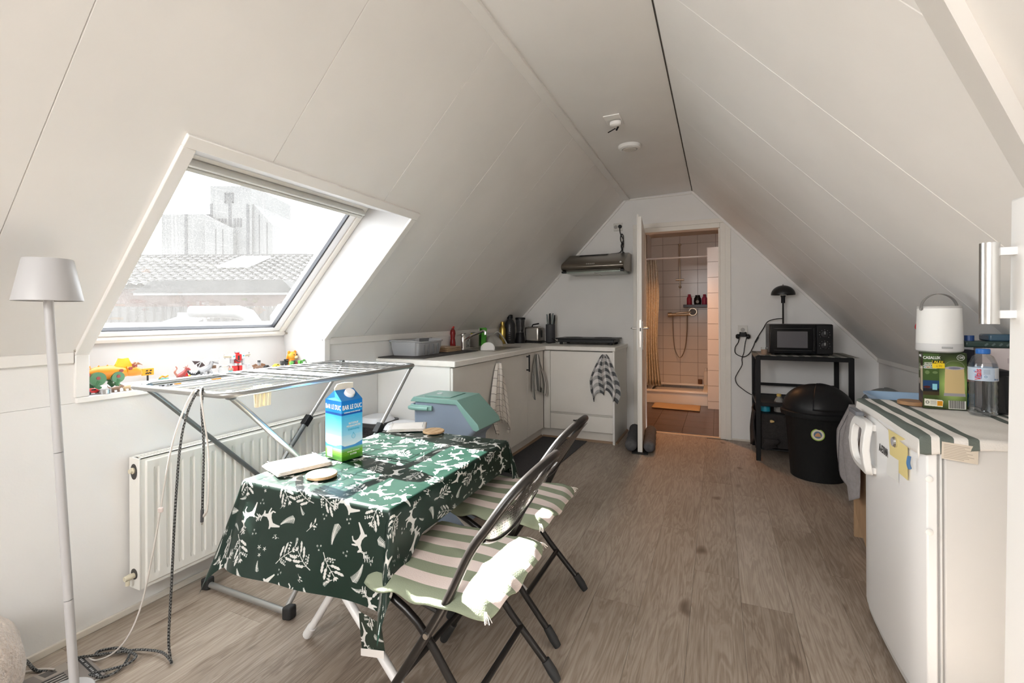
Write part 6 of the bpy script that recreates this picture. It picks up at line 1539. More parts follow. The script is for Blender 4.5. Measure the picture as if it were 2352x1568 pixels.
def jar(name, label, x, y, r, h, m, capm, cat='bottle', neck=.4):
    t = thing(name, label, cat, (x, y, .393))
    part(B().lathe([(r * .9, 0), (r, .006), (r, h * .55), (r * .75, h * .72), (r * neck, h * .84), (r * neck, h * .88)], (x, y, .393), n=18), 'body', m, t, smooth=True)
    part(B().lathe([(r * neck * 1.15, h * .87), (r * neck * 1.15, h), (r * neck, h * 1.01)], (x, y, .393), n=14), 'cap', capm, t, smooth=True)
    return t
jar('clear_bottle', 'clear rounded plastic bottle with yellow cap in the rack', .465, 4.47, .038, .150, CG, mat('cap_yellow', (0.55, 0.38, 0.10), 0.4))
jar('green_bottle', 'dark green glass bottle in the rack', .545, 4.50, .028, .155, mat('green_glass', (0.03, 0.07, 0.012), 0.1, trans=.3), mat('green_cap', (0.05, 0.09, 0.02), 0.4))
jar('ribbed_bottle', 'clear ribbed plastic bottle at the right of the rack, beside the black bin', .605, 4.46, .036, .135, CG, mat('cap_white2', (0.6, 0.58, 0.55), 0.4))

# ------------------------------------------------------------------ swing-lid bins
def swing_bin(x, y, s, body, dome_m, label, sticker):
    t = thing('swing_bin', label, 'bin', (x, y, 0))
    part(B().lathe([(.168 * s, 0), (.172 * s, .004), (.205 * s, .46), (.21 * s, .468)], (x, y, 0), n=56), 'tub', body, t, smooth=True)
    part(B().lathe([(.205 * s, .455), (.235 * s, .462), (.238 * s, .475), (.238 * s, .492), (.225 * s, .50)], (x, y, 0), n=56), 'rim', body, t, smooth=True)
    dm_ = [(.222 * s, .49)] + [(.225 * s * math.cos(a), .505 + .185 * math.sin(a)) for a in np.linspace(.05, PI / 2 - .02, 14)]
    part(B().lathe(dm_, (x, y, 0), n=56, cap=False), 'dome', dome_m, t, smooth=True, ang=180)
    # the swing flap stands a little proud of the dome
    def fl_(i, j):
        u_ = lerp(-.62, 1.15, i); v_ = lerp(.10, 1.50, j)
        a = math.radians(-72) + u_ * .95
        r = .229 * s * math.cos(v_); z = .506 + .189 * math.sin(v_)
        return (x + r * math.cos(a), y + r * math.sin(a), z)
    part(B().grid(fl_, 24, 18), 'swing_flap', dome_m, t, smooth=True, ang=180, solid=.006)
    if sticker:
        n_ = Vector((-.10, -1, .07)).normalized(); c_ = Vector((x - .028, y - .199, .352))
        M = Matrix.Translation(c_) @ n_.to_track_quat('Z', 'Y').to_matrix().to_4x4()
        part(B().lathe([(.042, 0), (.042, .0012)], (0, 0, 0), n=36).xf(M), 'sticker', mat('sticker_green', (0.30, 0.45, 0.06), 0.4), t)
        part(B().lathe([(.036, .0012), (.036, .0018)], (0, 0, 0), n=36).xf(M), 'sticker', mat('sticker_cream', (0.66, 0.60, 0.48), 0.4), t)
        part(B().lathe([(.025, .0018), (.025, .0024)], (0, 0, 0), n=28).xf(M), 'sticker', mat('sticker_blue', (0.08, 0.14, 0.22), 0.4), t)
        part(B().prism([(-.02, -.012), (.02, -.012), (.012, .008), (.002, .016), (-.012, .006)], .0024, .003, 'xy').xf(M), 'sticker', mat('sticker_brown', (0.50, 0.25, 0.11), 0.4), t)
    return t
swing_bin(.672, 4.088, 1.0, mat('bin_black', (0.010, 0.0105, 0.011), 0.6, spec=.25, bump=.15, bscale=250), mat('bin_black_lid', (0.011, 0.011, 0.012), 0.42, spec=.3), 'large round black swing-lid bin in front of the rack', True)
swing_bin(1.06, 4.02, .68, mat('bin_grey_tub', (0.12, 0.15, 0.17), 0.5), mat('bin_smoke_lid', (0.15, 0.165, 0.17), 0.25), 'round smoky grey swing-lid bin against the right wall, behind the wooden cabinet', False)

# ------------------------------------------------------------------ oak cabinet with grey cloth and blue tub
OAKC = mat('cabinet_oak', (0.40, 0.26, 0.15), 0.5, var=0.14, vscale=9, stretch=(6, 6, 1))
oc = thing('wooden_cabinet', 'light oak cabinet standing between the fridge and the black bin', 'cabinet', (.9, 2.8, 0))
part(B().prism([(.672, 0), (.70, 0), (1.14, 0), (1.14, .68), (.672, .68)], 3.05, 3.068), 'side_panel', OAKC, oc)
part(B().prism([(3.05, .135), (3.05, .68), (2.44, .68), (2.44, 0), (2.80, 0)], .676, .692, 'yz'), 'front_panel', OAKC, oc, bev=.001)
part(B().box(.672, 2.44, 0, 1.14, 2.458, .68), 'side_panel', OAKC, oc)
part(B().box(.665, 2.43, .68, 1.15, 3.08, .70), 'top', OAKC, oc, bev=.002)
part(B().box(.69, 2.46, .13, 1.14, 3.05, .146), 'shelf', OAKC, oc)
def drape(i, j):
    s_ = j * .74
    x = lerp(.60, .82, i) ; y = 3.06 - .12 * i * 0
    if s_ < .25: return (lerp(.645, 1.0, i * .6) , lerp(2.86, 3.098, s_ / .25), .7045 + .004 * math.sin(i * 9))
    d = s_ - .25
    return (lerp(.60, .72, i) + .012 * math.sin(i * 8 + d * 9) + .045 * d / .49 * (1 - i), 3.098 + .016 * math.sin(i * 9 + 1) - .02 * d, .7045 - d * (.93 - .10 * i))
def drape2(i, j):
    s_ = j * .66
    if s_ < .12: return (lerp(.80, .655, s_ / .12), lerp(2.80, 3.10, i), .7045 + .003 * math.sin(i * 8))
    d = s_ - .12
    return (.653 - .05 * min(1, d * 5) + .02 * math.sin(i * 9 + d * 5) + .05 * d, lerp(2.80, 3.10, i) - .03 * d * i, .7045 - d * (.76 + .10 * math.sin(i * 4)))
gc_ = thing('grey_cloth', 'grey linen cloth hanging over the corner of the oak cabinet', 'cloth', (.66, 3.05, .3))
part(B().grid(drape2, 30, 40, lambda i, j: (i, j)), 'linen', mat('grey_linen', (0.26, 0.24, 0.24), 0.95, var=.12, vscale=60, bump=.3, bscale=200), gc_, smooth=True, ang=180, solid=.003)
q = B()
for k in range(46):
    p = Vector(drape2(.93, .20 + k * .0168)); q.obox(p + Vector((-.0025, 0, 0)), (.0012, 0, 0), (0, .0035, 0), (0, 0, .0028))
part(q, 'hem_stitch', mat('stitch_dark', (0.09, 0.08, 0.085), 0.9), gc_, kind='stuff')
bt_ = thing('blue_tub', 'light blue plastic tub on the oak cabinet, behind the fridge', 'tub', (.87, 2.80, .705))
TBM = mat('tub_blue', (0.33, 0.47, 0.64), 0.4)
vs = []; fs = []; n = 44
for (g, h) in ((-.05, 0), (0, .085), (.008, .088), (.008, .094), (-.006, .094), (-.056, .006)):
    for k in range(n):
        a = 2 * PI * k / n; cx, sy = math.cos(a), math.sin(a); e = .3
        vs.append((.885 + (.185 + g) * math.copysign(abs(cx) ** e, cx), 2.80 + (.235 + g) * math.copysign(abs(sy) ** e, sy), .705 + h))
for i in range(5):
    for k in range(n): fs.append((i * n + k, i * n + (k + 1) % n, (i + 1) * n + (k + 1) % n, (i + 1) * n + k))
fs.append(tuple(range(n))[::-1]); fs.append(tuple(5 * n + k for k in range(n)))
part(B().add(vs, fs), 'tub', TBM, bt_, smooth=True)
pl_ = thing('spring_onions', 'green shoots sticking up out of the blue tub', 'plant', (.95, 2.85, .72))
for k in range(7):
    x, y = .90 + .016 * k, 2.84 + .01 * (k % 3)
    part(B().tube(curve_pts([(x, y, .715), (x + .004, y, .78), (x - .012 + .006 * k, y - .01, .82 + .012 * (k % 4))], 4), [.003] * 8 + [.0008], 6), 'shoot', mat('shoot_green', (0.20, 0.32, 0.05), 0.6), pl_, smooth=True)

# ------------------------------------------------------------------ fridge
FW = mat('fridge_enamel', (0.80, 0.80, 0.80), 0.28)
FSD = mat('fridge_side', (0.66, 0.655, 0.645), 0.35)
FX, FY0, FY1, FZ = 0.533, 1.735, 2.345, 0.845
fr_ = thing('fridge', 'white table-top fridge with loop handle on the right of the room', 'fridge', (.85, 2.03, 0))
dp = []
nn = 16
for k in range(nn + 1):                     # slightly bowed door front, rounded at both edges
    t = k / nn; y = lerp(FY0 + .004, FY1 - .004, t)
    dp.append((FX + .010 + .016 * (abs(t - .5) * 2) ** 8 - .010 * (1 - (2 * t - 1) ** 2), y))
dpoly = dp + [(FX + .050, FY1 - .002), (FX + .050, FY0 + .002)]
part(B().prism(dpoly, .055, FZ - .022, 'xy'), 'door', FW, fr_, bev=.004, seg=3)
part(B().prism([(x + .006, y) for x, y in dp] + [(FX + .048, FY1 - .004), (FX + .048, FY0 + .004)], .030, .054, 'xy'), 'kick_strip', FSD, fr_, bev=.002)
part(B().box(FX + .050, FY0 + .008, .04, FX + .055, FY1 - .008, FZ - .03), 'door_seal', mat('seal_grey', (0.35, 0.345, 0.34), 0.6), fr_)
part(B().box(FX + .055, FY0, .025, FX + .061, FY1, FZ - .02), 'front_flange', FSD, fr_, bev=.003)
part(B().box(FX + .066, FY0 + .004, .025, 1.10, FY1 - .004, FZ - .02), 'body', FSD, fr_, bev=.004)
part(B().box(FX + .060, FY0 + .008, .03, FX + .067, FY1 - .008, FZ - .03), 'groove', mat('seal_grey', (0, 0, 0)), fr_)
part(B().box(FX + .02, FY0 - .002, FZ - .020, 1.11, FY1 + .002, FZ), 'top_board', FW, fr_, bev=.006, seg=3)
part(B().box(.62, FY0 + .03, 0, 1.08, FY1 - .03, .03), 'base', BLACK, fr_)
for z in (.72, .565):
    part(B().lathe([(.010, 0), (.009, -.004), (.004, -.006)], (FX + .030, FY0 + .002, z), n=16, axis='y'), 'hinge_cap', GLOSSW, fr_, smooth=True)
hp = []
HY0, HY1, HZ0, HZ1, HX = 2.10, 2.30, .592, .762, .512
for (hh, ww, xx) in (('o', 0, 0),):
    pass
def loop(b, y0, y1, z0, z1, x0, x1, t):
    """closed bow handle: rounded frame"""
    out = []; inn = []
    for k in range(40):
        a = 2 * PI * k / 40; c_, s_ = math.cos(a), math.sin(a); e = .35
        cy, cz = (y0 + y1) / 2, (z0 + z1) / 2
        yo = cy + (y1 - y0) / 2 * math.copysign(abs(c_) ** e, c_); zo = cz + (z1 - z0) / 2 * math.copysign(abs(s_) ** e, s_)
        yi = cy + ((y1 - y0) / 2 - t) * math.copysign(abs(c_) ** e, c_); zi = cz + ((z1 - z0) / 2 - t * .75) * math.copysign(abs(s_) ** e, s_)
        out.append((yo, zo)); inn.append((yi, zi))
    n = 40; vs = []
    for x in (x0, x1):
        bow = 0
        vs += [(x + .018 * (2 * (z - z0) / (z1 - z0) - 1) ** 2, y, z) for y, z in out]; vs += [(x + .018 * (2 * (z - z0) / (z1 - z0) - 1) ** 2, y, z) for y, z in inn]
    fs = []
    for k in range(n):
        k2 = (k + 1) % n
        fs += [(k, k2, n + k2, n + k), (2 * n + k, 3 * n + k, 3 * n + k2, 2 * n + k2), (k, 2 * n + k, 2 * n + k2, k2), (n + k, n + k2, 3 * n + k2, 3 * n + k)]
    return b.add(vs, fs)
part(loop(B(), HY0, HY1, .600, .800, .487, .511, .040), 'handle', WHITEP, fr_, bev=.004, smooth=False)
for z in (.62, .78): part(B().box(.505, HY0 + .02, z - .012, FX + .012, HY1 - .03, z + .012), 'handle_stud', WHITEP, fr_, bev=.003)
part(B().obox((.500, 2.24, .818), (.014, 0, 0), (0, .055, 0), (0, 0, .008)), 'top_catch', mat('catch_grey', (0.14, 0.15, 0.17), 0.4), fr_, bev=.004)
BLK2 = mat('print_black', (0.015, 0.015, 0.015), 0.4)
text('A-ETNA', .036, (FX - .0008, 2.030, .722), (0, -1, 0), (0, 0, 1), BLK2, fr_, 'badge_lettering', bold=.0012, squeeze=.74, depth=.0006)
nt_ = thing('yellow_envelope', 'yellow note with white slip held by a magnet on the fridge door', 'note', (FX, 1.89, .66))
def note(i, j): return (FX + .002 - .006 * (1 - i) * (1 - j), lerp(1.965, 1.808, i), lerp(.812, .688, j))
part(B().grid(note, 8, 8), 'yellow_paper', mat('yellow_paper', (0.72, 0.60, 0.27), 0.8), nt_, smooth=True, ang=180)
def note2(i, j): return (FX + .001 - .006 * (1 - i) * j, lerp(1.985, 1.885, i), lerp(.742, .655, j))
part(B().grid(note2, 6, 6), 'white_slip', mat('slip_white', (0.74, 0.73, 0.70), 0.7), nt_, smooth=True, ang=180)
part(B().lathe([(.017, 0), (.018, -.006), (.014, -.011), (.0, -.011)], (FX + .001, 1.905, .783), n=22, axis='x'), 'magnet', CHROME, nt_, smooth=True)
part(B().lathe([(.0135, -.0112), (.0135, -.0118)], (FX + .001, 1.905, .783), n=18, axis='x'), 'magnet_face', mat('magnet_pearl', (0.42, 0.42, 0.46), 0.25), nt_)
lb_ = thing('clothes_clip', 'small blue clip at the top front corner of the fridge', 'clip', (FX, 1.76, .74))
part(B().tube(curve_pts([(FX - .004, 1.775, .772), (FX - .008, 1.77, .752), (FX - .004, 1.772, .735)], 4), .005, 6), 'clip_body', mat('clip_blue', (0.06, 0.16, 0.34), 0.5), lb_, smooth=True)

# striped tea towel spread over the fridge
def ftowel_mat():
    m = mat('fridge_towel', (0.74, 0.715, 0.68), 0.95, bump=.25, bscale=260, spec=.1); nt = m.node_tree; b = nt.nodes['Principled BSDF']
    uv = nt.nodes.new('ShaderNodeUVMap'); sx = nt.nodes.new('ShaderNodeSeparateXYZ'); nt.links.new(uv.outputs[0], sx.inputs[0])
    r = nt.nodes.new('ShaderNodeValToRGB'); r.color_ramp.interpolation = 'CONSTANT'
    E_ = r.color_ramp.elements
    Wc, Gc = (0.74, 0.715, 0.68, 1), (0.13, 0.15, 0.135, 1)
    stops = [(0.0, Wc), (.055, Gc), (.105, Wc), (.135, Gc), (.185, Wc), (.235, Gc), (.275, Wc), (.56, Gc), (.60, Wc), (.63, Gc), (.675, Wc), (.87, Gc), (.92, Wc)]
    E_[0].position = 0; E_[0].color = Wc; E_[1].position = .055; E_[1].color = Gc
    for p, c_ in stops[2:]: q = E_.new(p); q.color = c_
    nt.links.new(sx.outputs[0], r.inputs[0]); nt.links.new(r.outputs[0], b.inputs['Base Color']); return m
FT = ftowel_mat()
ft = thing('striped_cloth', 'white cloth with dark green stripes spread over the fridge top', 'cloth', (.8, 2.0, FZ))
def ftw(i, j):
    """i runs from the door edge (x) to the wall, j from the near edge (y) to the far edge; both hang over a little"""
    ovx, ovy = .052, .055
    a = i * .62 - ovx; c_ = j * .72 - ovy          # distances inwards from the two edges
    x0 = FX + .018; y0 = FY0 - .003
    dx, dy = max(0, -a), max(0, -c_)
    z = FZ + .003 + .0025 * math.sin(a * 31 + c_ * 12) * math.sin(c_ * 19) * (1 if (dx == 0 and dy == 0) else 0)
    x = x0 + max(0, a); y = y0 + max(0, c_)
    if dx and dy:
        m_ = max(dx, dy); return (x - .012 - .10 * dx, y - .006 - .06 * dy, z - max(0, m_ - .005) * (1.0 + .5 * min(dx, dy) / m_))
    if dx: x -= .012 * min(1, dx / .012) + .10 * dx; z -= max(0, dx - .006) * (.96 + .25 * math.sin(c_ * 9 + 1))
    if dy: y -= .006 * min(1, dy / .006) + .06 * dy; z -= max(0, dy - .004) * (.85 + .35 * math.sin(a * 13 + 2.4))
    return (x, y, z)
part(B().grid(ftw, 70, 76, lambda i, j: (i, j)), 'cloth', FT, ft, smooth=True, ang=180, solid=.002)
lbm = Canvas(96, 64, (0.80, 0.76, 0.70))
for k in range(9): lbm.rect(6, 6 + k * 6, 60 + (k * 13) % 30, 8 + k * 6, (0.62, 0.58, 0.53))
b = B(); b.add([(.585, FY0 - .016, .788), (.665, FY0 - .016, .780), (.668, FY0 - .012, .828), (.588, FY0 - .012, .836)], [(0, 1, 2, 3)])
for k, uvv in enumerate(((0, 0), (1, 0), (1, 1), (0, 1))): b.uv[k] = uvv
part(b, 'wash_label', img_mat('wash_label_print', lbm.a, .8), ft)

# things on the fridge: lantern box with lantern, bottle, coaster, coffee press, games behind
ZF = FZ + .0075
bx = thing('lantern_box', 'green product box of a table lantern with yellow price tag, standing on the fridge', 'box', (.77, 2.25, ZF))
cB = Vector((.701, 2.213, ZF)); eW = Vector((.127, .003, 0)); eD = Vector((.070, .380, 0)).normalized() * .10; HB = .207
pw = Canvas(256, 416, (0.15, 0.235, 0.075))
t_ = np.linspace(0, 1, 416)[:, None, None]; s_ = np.linspace(0, 1, 256)[None, :, None]
base_c = np.array((.34, .43, .20)) * (1 - np.abs(t_ - .45)) + np.array((.55, .60, .40)) * np.clip(1 - np.hypot((s_ - .7) * 1.2, t_ - .45) * 1.9, 0, 1)
pw.a[:] = np.clip(base_c + 0 * s_, 0, 1)
pw.rect(0, 100, 96, 410, (0.24, 0.34, 0.15)); pw.rect(0, 100, 96, 210, (0.08, 0.10, 0.13)); pw.rect(0, 150, 96, 210, (0.10, 0.25, 0.42)); pw.rect(0, 100, 96, 128, (0.25, 0.20, 0.12))
pw.poly([(56, 140), (84, 140), (84, 185), (56, 185)], (0.55, 0.80, 0.85)); pw.disc(24, 160, 22, 9, (0.30, 0.09, 0.05))
for k in range(4): pw.rect(8, 340 - k * 14, 60 + 20 * (k % 2), 345 - k * 14, (0.80, 0.82, 0.74))
for k in range(6): pw.rect(8 + k * 12, 306, 17 + k * 12, 312, ((.2, .5, .8), (.8, .3, .3), (.85, .6, .2), (.3, .6, .3), (.5, .3, .6), (.8, .8, .8))[k])
pw.disc(26, 270, 14, 14, (0.42, 0.50, 0.32)); pw.disc(72, 270, 16, 10, (0.42, 0.50, 0.32))
pw.poly([(126, 118), (244, 118), (240, 300), (130, 300)], (0.82, 0.72, 0.52)); pw.poly([(122, 98), (248, 98), (246, 120), (124, 120)], (0.62, 0.60, 0.62)); pw.disc(185, 306, 58, 13, (0.70, 0.68, 0.72)); pw.disc(185, 306, 36, 8, (0.48, 0.48, 0.55))
for k in range(24):
    a = PI * k / 23; pw.disc(185 + 57 * math.cos(a), 312 + 48 * math.sin(a), 3, 3, (0.48, 0.50, 0.40))
pw.poly([(8, 20), (116, 14), (120, 58), (112, 66), (8, 72)], (0.88, 0.87, 0.82)); pw.rect(84, 22, 116, 58, (0.90, 0.62, 0.08)); pw.disc(26, 46, 11, 11, (0.20, 0.24, 0.18)); pw.disc(26, 46, 7, 7, (0.88, 0.87, 0.82))
for k in range(4): pw.rect(44, 32 + k * 8, 80, 34 + k * 8, (0.3, 0.3, 0.3)); pw.rect(88, 28 + k * 8, 112, 30 + k * 8, (0.45, 0.30, 0.05))
pw.rect(150, 4, 250, 66, (0.90, 0.90, 0.88))
x = 154
for k in range(34):
    w_ = 1 + (k * 7) % 3
    if x + w_ > 246: break
    pw.rect(x, 8, x + w_, 66, (0.08, 0.08, 0.08)); x += w_ + 1 + (k * 5) % 2
BXF = img_mat('lantern_box_print', pw.a, .4)
ps = Canvas(128, 416, (0.10, 0.10, 0.07))
ps.rect(0, 120, 128, 416, (0.20, 0.27, 0.10)); ps.rect(60, 250, 128, 416, (0.14, 0.12, 0.06)); ps.poly([(0, 0), (128, 0), (128, 120), (0, 180)], (0.20, 0.18, 0.20)); ps.poly([(0, 60), (128, 20), (128, 60), (0, 110)], (0.34, 0.26, 0.22))
ps.poly([(58, 130), (118, 120), (118, 310), (58, 316)], (0.88, 0.82, 0.70)); ps.poly([(52, 105), (122, 95), (122, 122), (52, 132)], (0.15, 0.15, 0.17)); ps.disc(24, 190, 20, 24, (0.75, 0.70, 0.68))
for k in range(5): ps.rect(6, 320 - k * 12, 50, 325 - k * 12, (0.75, 0.78, 0.70))
ps.disc(104, 390, 12, 18, (0.62, 0.62, 0.60)); ps.disc(104, 390, 9, 14, (0.2, 0.2, 0.18))
BXS = img_mat('lantern_box_side', ps.a, .4)
def face(o, e, h, m, nm, par):
    o, e = Vector(o), Vector(e); b = B(); b.add([o, o + e, o + e + Vector((0, 0, h)), o + Vector((0, 0, h))], [(0, 1, 2, 3)])
    for k, uvv in enumerate(((0, 0), (1, 0), (1, 1), (0, 1))): b.uv[k] = uvv
    return part(b, nm, m, par)
face(cB, eW, HB, BXF, 'front_panel', bx); face(cB + eD, -eD, HB, BXS, 'side_panel', bx); face(cB + eW, eD, HB, BXS, 'side_panel', bx); face(cB + eW + eD, -eW, HB, BXF, 'back_panel', bx)
BXG = mat('box_green', (0.10, 0.17, 0.05), 0.45)
part(B().add([cB + Vector((0, 0, HB)), cB + eW + Vector((0, 0, HB)), cB + eW + eD + Vector((0, 0, HB)), cB + eD + Vector((0, 0, HB))], [(0, 1, 2, 3)]), 'top_flap', BXG, bx, solid=-.001)
fo = Vector((0, -.0009, 0))
text('CASALUX', .0148, cB + eW * .20 + fo + Vector((0, 0, HB * .912)), eW, (0, 0, 1), TWH, bx, bold=.0003, squeeze=.78)
text('120', .0115, cB + eW * .86 + fo + Vector((0, 0, HB * .925)), eW, (0, 0, 1), TWH, bx, squeeze=.9)
text('CASALUX', .0125, cB + eD * .55 + Vector((-.0009, 0, HB * .93)), -eD, (0, 0, 1), TWH, bx, squeeze=.8)
text('LED-TISCH-\nLANTERNE MIT\nLED RGB LANTAARN', .0072, cB + eW * .13 + fo + Vector((0, 0, HB * .765)), eW, (0, 0, 1), TWH, bx, squeeze=.75)
part(B().tube([cB + eW * .86 + fo * 1.2 + Vector((.0105 * math.cos(a), 0, HB * .925 + .010 * math.sin(a))) for a in np.linspace(0, 2 * PI, 20, endpoint=False)], .0006, 5, closed=True), 'number_ring', TWH, bx)
YEL = mat('tag_yellow', (0.85, 0.62, 0.02), 0.4)
part(B().obox(cB + eW * .355 + fo * 1.6 + Vector((0, 0, HB * .795)), (.0178, 0, .0005), (0, .0004, 0), (-.0004, 0, .0145)), 'price_tag', YEL, bx)
part(B().obox(cB + eW * .355 + fo * 2.2 + Vector((0, 0, HB * .84)), (.0172, 0, .0005), (0, .0003, 0), (0, 0, .0052)), 'price_tag', BLK2, bx)
text('ALDI', .0112, cB + eW * .355 + fo * 2.9 + Vector((0, 0, HB * .838)), eW, (0, 0, 1), YEL, bx, bold=.0003, squeeze=1.15)
text('6.99', .0105, cB + eW * .37 + fo * 2.4 + Vector((0, 0, HB * .765)), eW, (0, 0, 1), mat('print_amber', (0.45, 0.28, 0.02), 0.5), bx)
lx, ly, lz = .765, 2.262, ZF + HB + .001
ln_ = thing('lantern', 'white cylindrical table lantern with grey bow handle standing on its box', 'lantern', (lx, ly, lz))
SC = 1.0
part(B().lathe([(.058, 0), (.067, .006), (.0685, .012), (.0675, .034)], (lx, ly, lz), n=44), 'base', mat('lantern_base', (0.62, 0.62, 0.62), 0.4), ln_, smooth=True)
part(B().lathe([(.0675, .034), (.064, .165)], (lx, ly, lz), n=44), 'diffuser', mat('lantern_milk', (0.80, 0.80, 0.78), 0.5), ln_, smooth=True)
part(B().lathe([(.0642, .165), (.0645, .172), (.061, .174), (.02, .171)], (lx, ly, lz), n=44), 'top_ring', mat('lantern_grey', (0.50, 0.49, 0.48), 0.4), ln_, smooth=True)
hv = Vector((.9135, .4067, 0))
pts = [Vector((lx, ly, lz)) + hv * (.0685 * math.cos(a)) + Vector((0, 0, .166 + .054 * math.sin(a))) for a in np.linspace(0, PI, 22)]
q = B()
for i, p in enumerate(pts):
    tdir = (pts[min(i + 1, 21)] - pts[max(i - 1, 0)]).normalized(); wv_ = Vector((-hv.y, hv.x, 0)) * .006; nv = tdir.cross(wv_).normalized() * .0012
    for c_ in (wv_ + nv, -wv_ + nv, -wv_ - nv, wv_ - nv): q.v.append(tuple(p + c_))
for i in range(21):
    a = i * 4
    for k in range(4): q.f.append((a + k, a + (k + 1) % 4, a + 4 + (k + 1) % 4, a + 4 + k))
part(q, 'handle', mat('lantern_handle', (0.22, 0.21, 0.20), 0.4), ln_)
for s__ in (-1, 1): part(B().ball(Vector((lx, ly, lz + .163)) + hv * .068 * s__, .0055), 'pivot', mat('lantern_handle', (0, 0, 0)), ln_, smooth=True)
cvw = Vector((-.3, -.95, 0)).normalized()
part(B().obox(Vector((lx, ly, lz + .020)) + Vector((.0, -.0685, 0)), (.016, 0, 0), (0, .0015, 0), (0, 0, .0035)), 'switch', mat('switch_grey', (0.36, 0.36, 0.36), 0.5), ln_, bev=.002)
# bottle
def clear_mat(name, tint, gl=.16, rough=.04):
    m = bpy.data.materials.new(name); m.use_nodes = True; nt = m.node_tree; nt.nodes.remove(nt.nodes['Principled BSDF']); out = nt.nodes['Material Output']
    tr = nt.nodes.new('ShaderNodeBsdfTransparent'); tr.inputs[0].default_value = (*tint, 1); g = nt.nodes.new('ShaderNodeBsdfGlossy'); g.inputs['Roughness'].default_value = rough
    lw = nt.nodes.new('ShaderNodeLayerWeight'); lw.inputs[0].default_value = .35
    mr = nt.nodes.new('ShaderNodeMath'); mr.operation = 'MULTIPLY_ADD'; mr.inputs[1].default_value = .4; mr.inputs[2].default_value = gl * .4; nt.links.new(lw.outputs['Fresnel'], mr.inputs[0])
    mx = nt.nodes.new('ShaderNodeMixShader'); nt.links.new(mr.outputs[0], mx.inputs[0]); nt.links.new(tr.outputs[0], mx.inputs[1]); nt.links.new(g.outputs[0], mx.inputs[2]); nt.links.new(mx.outputs[0], out.inputs[0]); return m
PET = clear_mat('pet_bottle', (0.98, 0.985, 0.99), .06)
wx, wy = .838, 2.130
wb = thing('water_bottle', 'clear plastic water bottle with blue cap and white label on the fridge', 'bottle', (wx, wy, ZF))
R_ = .0375
pr_ = [(R_ * .85, 0), (R_, .006)]
for k in range(9): pr_ += [(R_ * (.985 if k % 2 else .93), .016 + k * .012)]
pr_ += [(R_, .124), (R_, .170), (R_ * .97, .178), (R_ * .72, .204), (R_ * .42, .212), (R_ * .42, .222)]
part(B().lathe(pr_, (wx, wy, ZF), n=36), 'bottle_body', PET, wb, smooth=True, ang=60)
part(B().lathe([(R_ * .80, .004), (R_ * .93, .010), (R_ * .93, .118), (R_ * .95, .168), (R_ * .90, .180)], (wx, wy, ZF), n=30), 'water', clear_mat('bottle_water', (0.96, 0.975, 0.985), .04), wb, smooth=True)
part(B().lathe([(.0175, .213), (.019, .215), (.019, .228), (.017, .2305)], (wx, wy, ZF), n=28), 'cap', mat('cap_blue', (0.02, 0.14, 0.48), 0.35), wb, smooth=True)
lbp = Canvas(256, 96, (0.82, 0.83, 0.86))
lbp.rect(96, 0, 256, 96, (0.74, 0.80, 0.87)); lbp.rect(150, 18, 196, 46, (0.86, 0.90, 0.95)); lbp.disc(160, 70, 14, 9, (0.35, 0.60, 0.82)); lbp.disc(160, 72, 9, 5, (0.85, 0.90, 0.95))
for k in range(12): lbp.rect(152 + k * 3.6, 18, 154 + k * 3.6, 46, (0.22, 0.42, 0.68))
for k in range(5): lbp.rect(200, 50 + k * 7, 236, 53 + k * 7, (0.55, 0.60, 0.68))
lbp.disc(212, 32, 8, 8, (0.30, 0.45, 0.62)); lbp.disc(212, 32, 5, 5, (0.74, 0.80, 0.87))
LBM = img_mat('water_label_print', lbp.a, .35)
# label band all round the bottle
b = B()
b.grid(lambda i, j: (wx + (R_ + .0008) * math.cos(-PI * .5 + (i - .5) * 2 * PI + .35), wy + (R_ + .0008) * math.sin(-PI * .5 + (i - .5) * 2 * PI + .35), ZF + .122 + .045 * j), 48, 2, lambda i, j: ((i * 2) % 1.0001, j))
part(b, 'label', LBM, wb, smooth=True, ang=180)
av = math.radians(-128)
nv_ = Vector((math.cos(av), math.sin(av), 0))
tv = text('Vitalis', .0235, Vector((wx, wy, ZF + .144)) + nv_ * (R_ + .0018), (0, 0, 1), Vector((0, 0, 1)).cross(Vector((0, 0, 1))) if False else Vector((nv_.y, -nv_.x, 0)), mat('print_red', (0.62, 0.02, 0.03), 0.4), wb, bold=.0004, squeeze=.66)
text('50 cl', .008, Vector((wx + .020, wy - .0338, ZF + .128)), (.86, .51, 0), (0, 0, 1), mat('print_navy', (0.10, 0.20, 0.38), .4), wb)
cs = thing('wooden_coaster', 'small round wooden coaster at the far corner of the fridge', 'coaster', (.700, 2.335, ZF))
part(B().lathe([(.044, 0), (.047, .002), (.047, .013), (.045, .015)], (.690, 2.28, ZF), n=32), 'disc', mat('coaster_wood', (0.34, 0.19, 0.09), 0.45, var=.2, vscale=25), cs, smooth=True)
cp = thing('coffee_press', 'black coffee press handle and body half hidden behind the water bottle', 'coffee press', (.93, 2.20, ZF))
part(B().lathe([(.036, 0), (.038, .004), (.034, .02), (.034, .13), (.038, .135)], (.905, 2.215, ZF), n=24), 'beaker', mat('press_black', (0.015, 0.015, 0.016), 0.25), cp, smooth=True)
part(B().lathe([(.040, .134), (.036, .150), (.012, .156)], (.905, 2.215, ZF), n=24), 'lid', BLACK, cp, smooth=True)
dhx = Vector((.91, .41, 0))
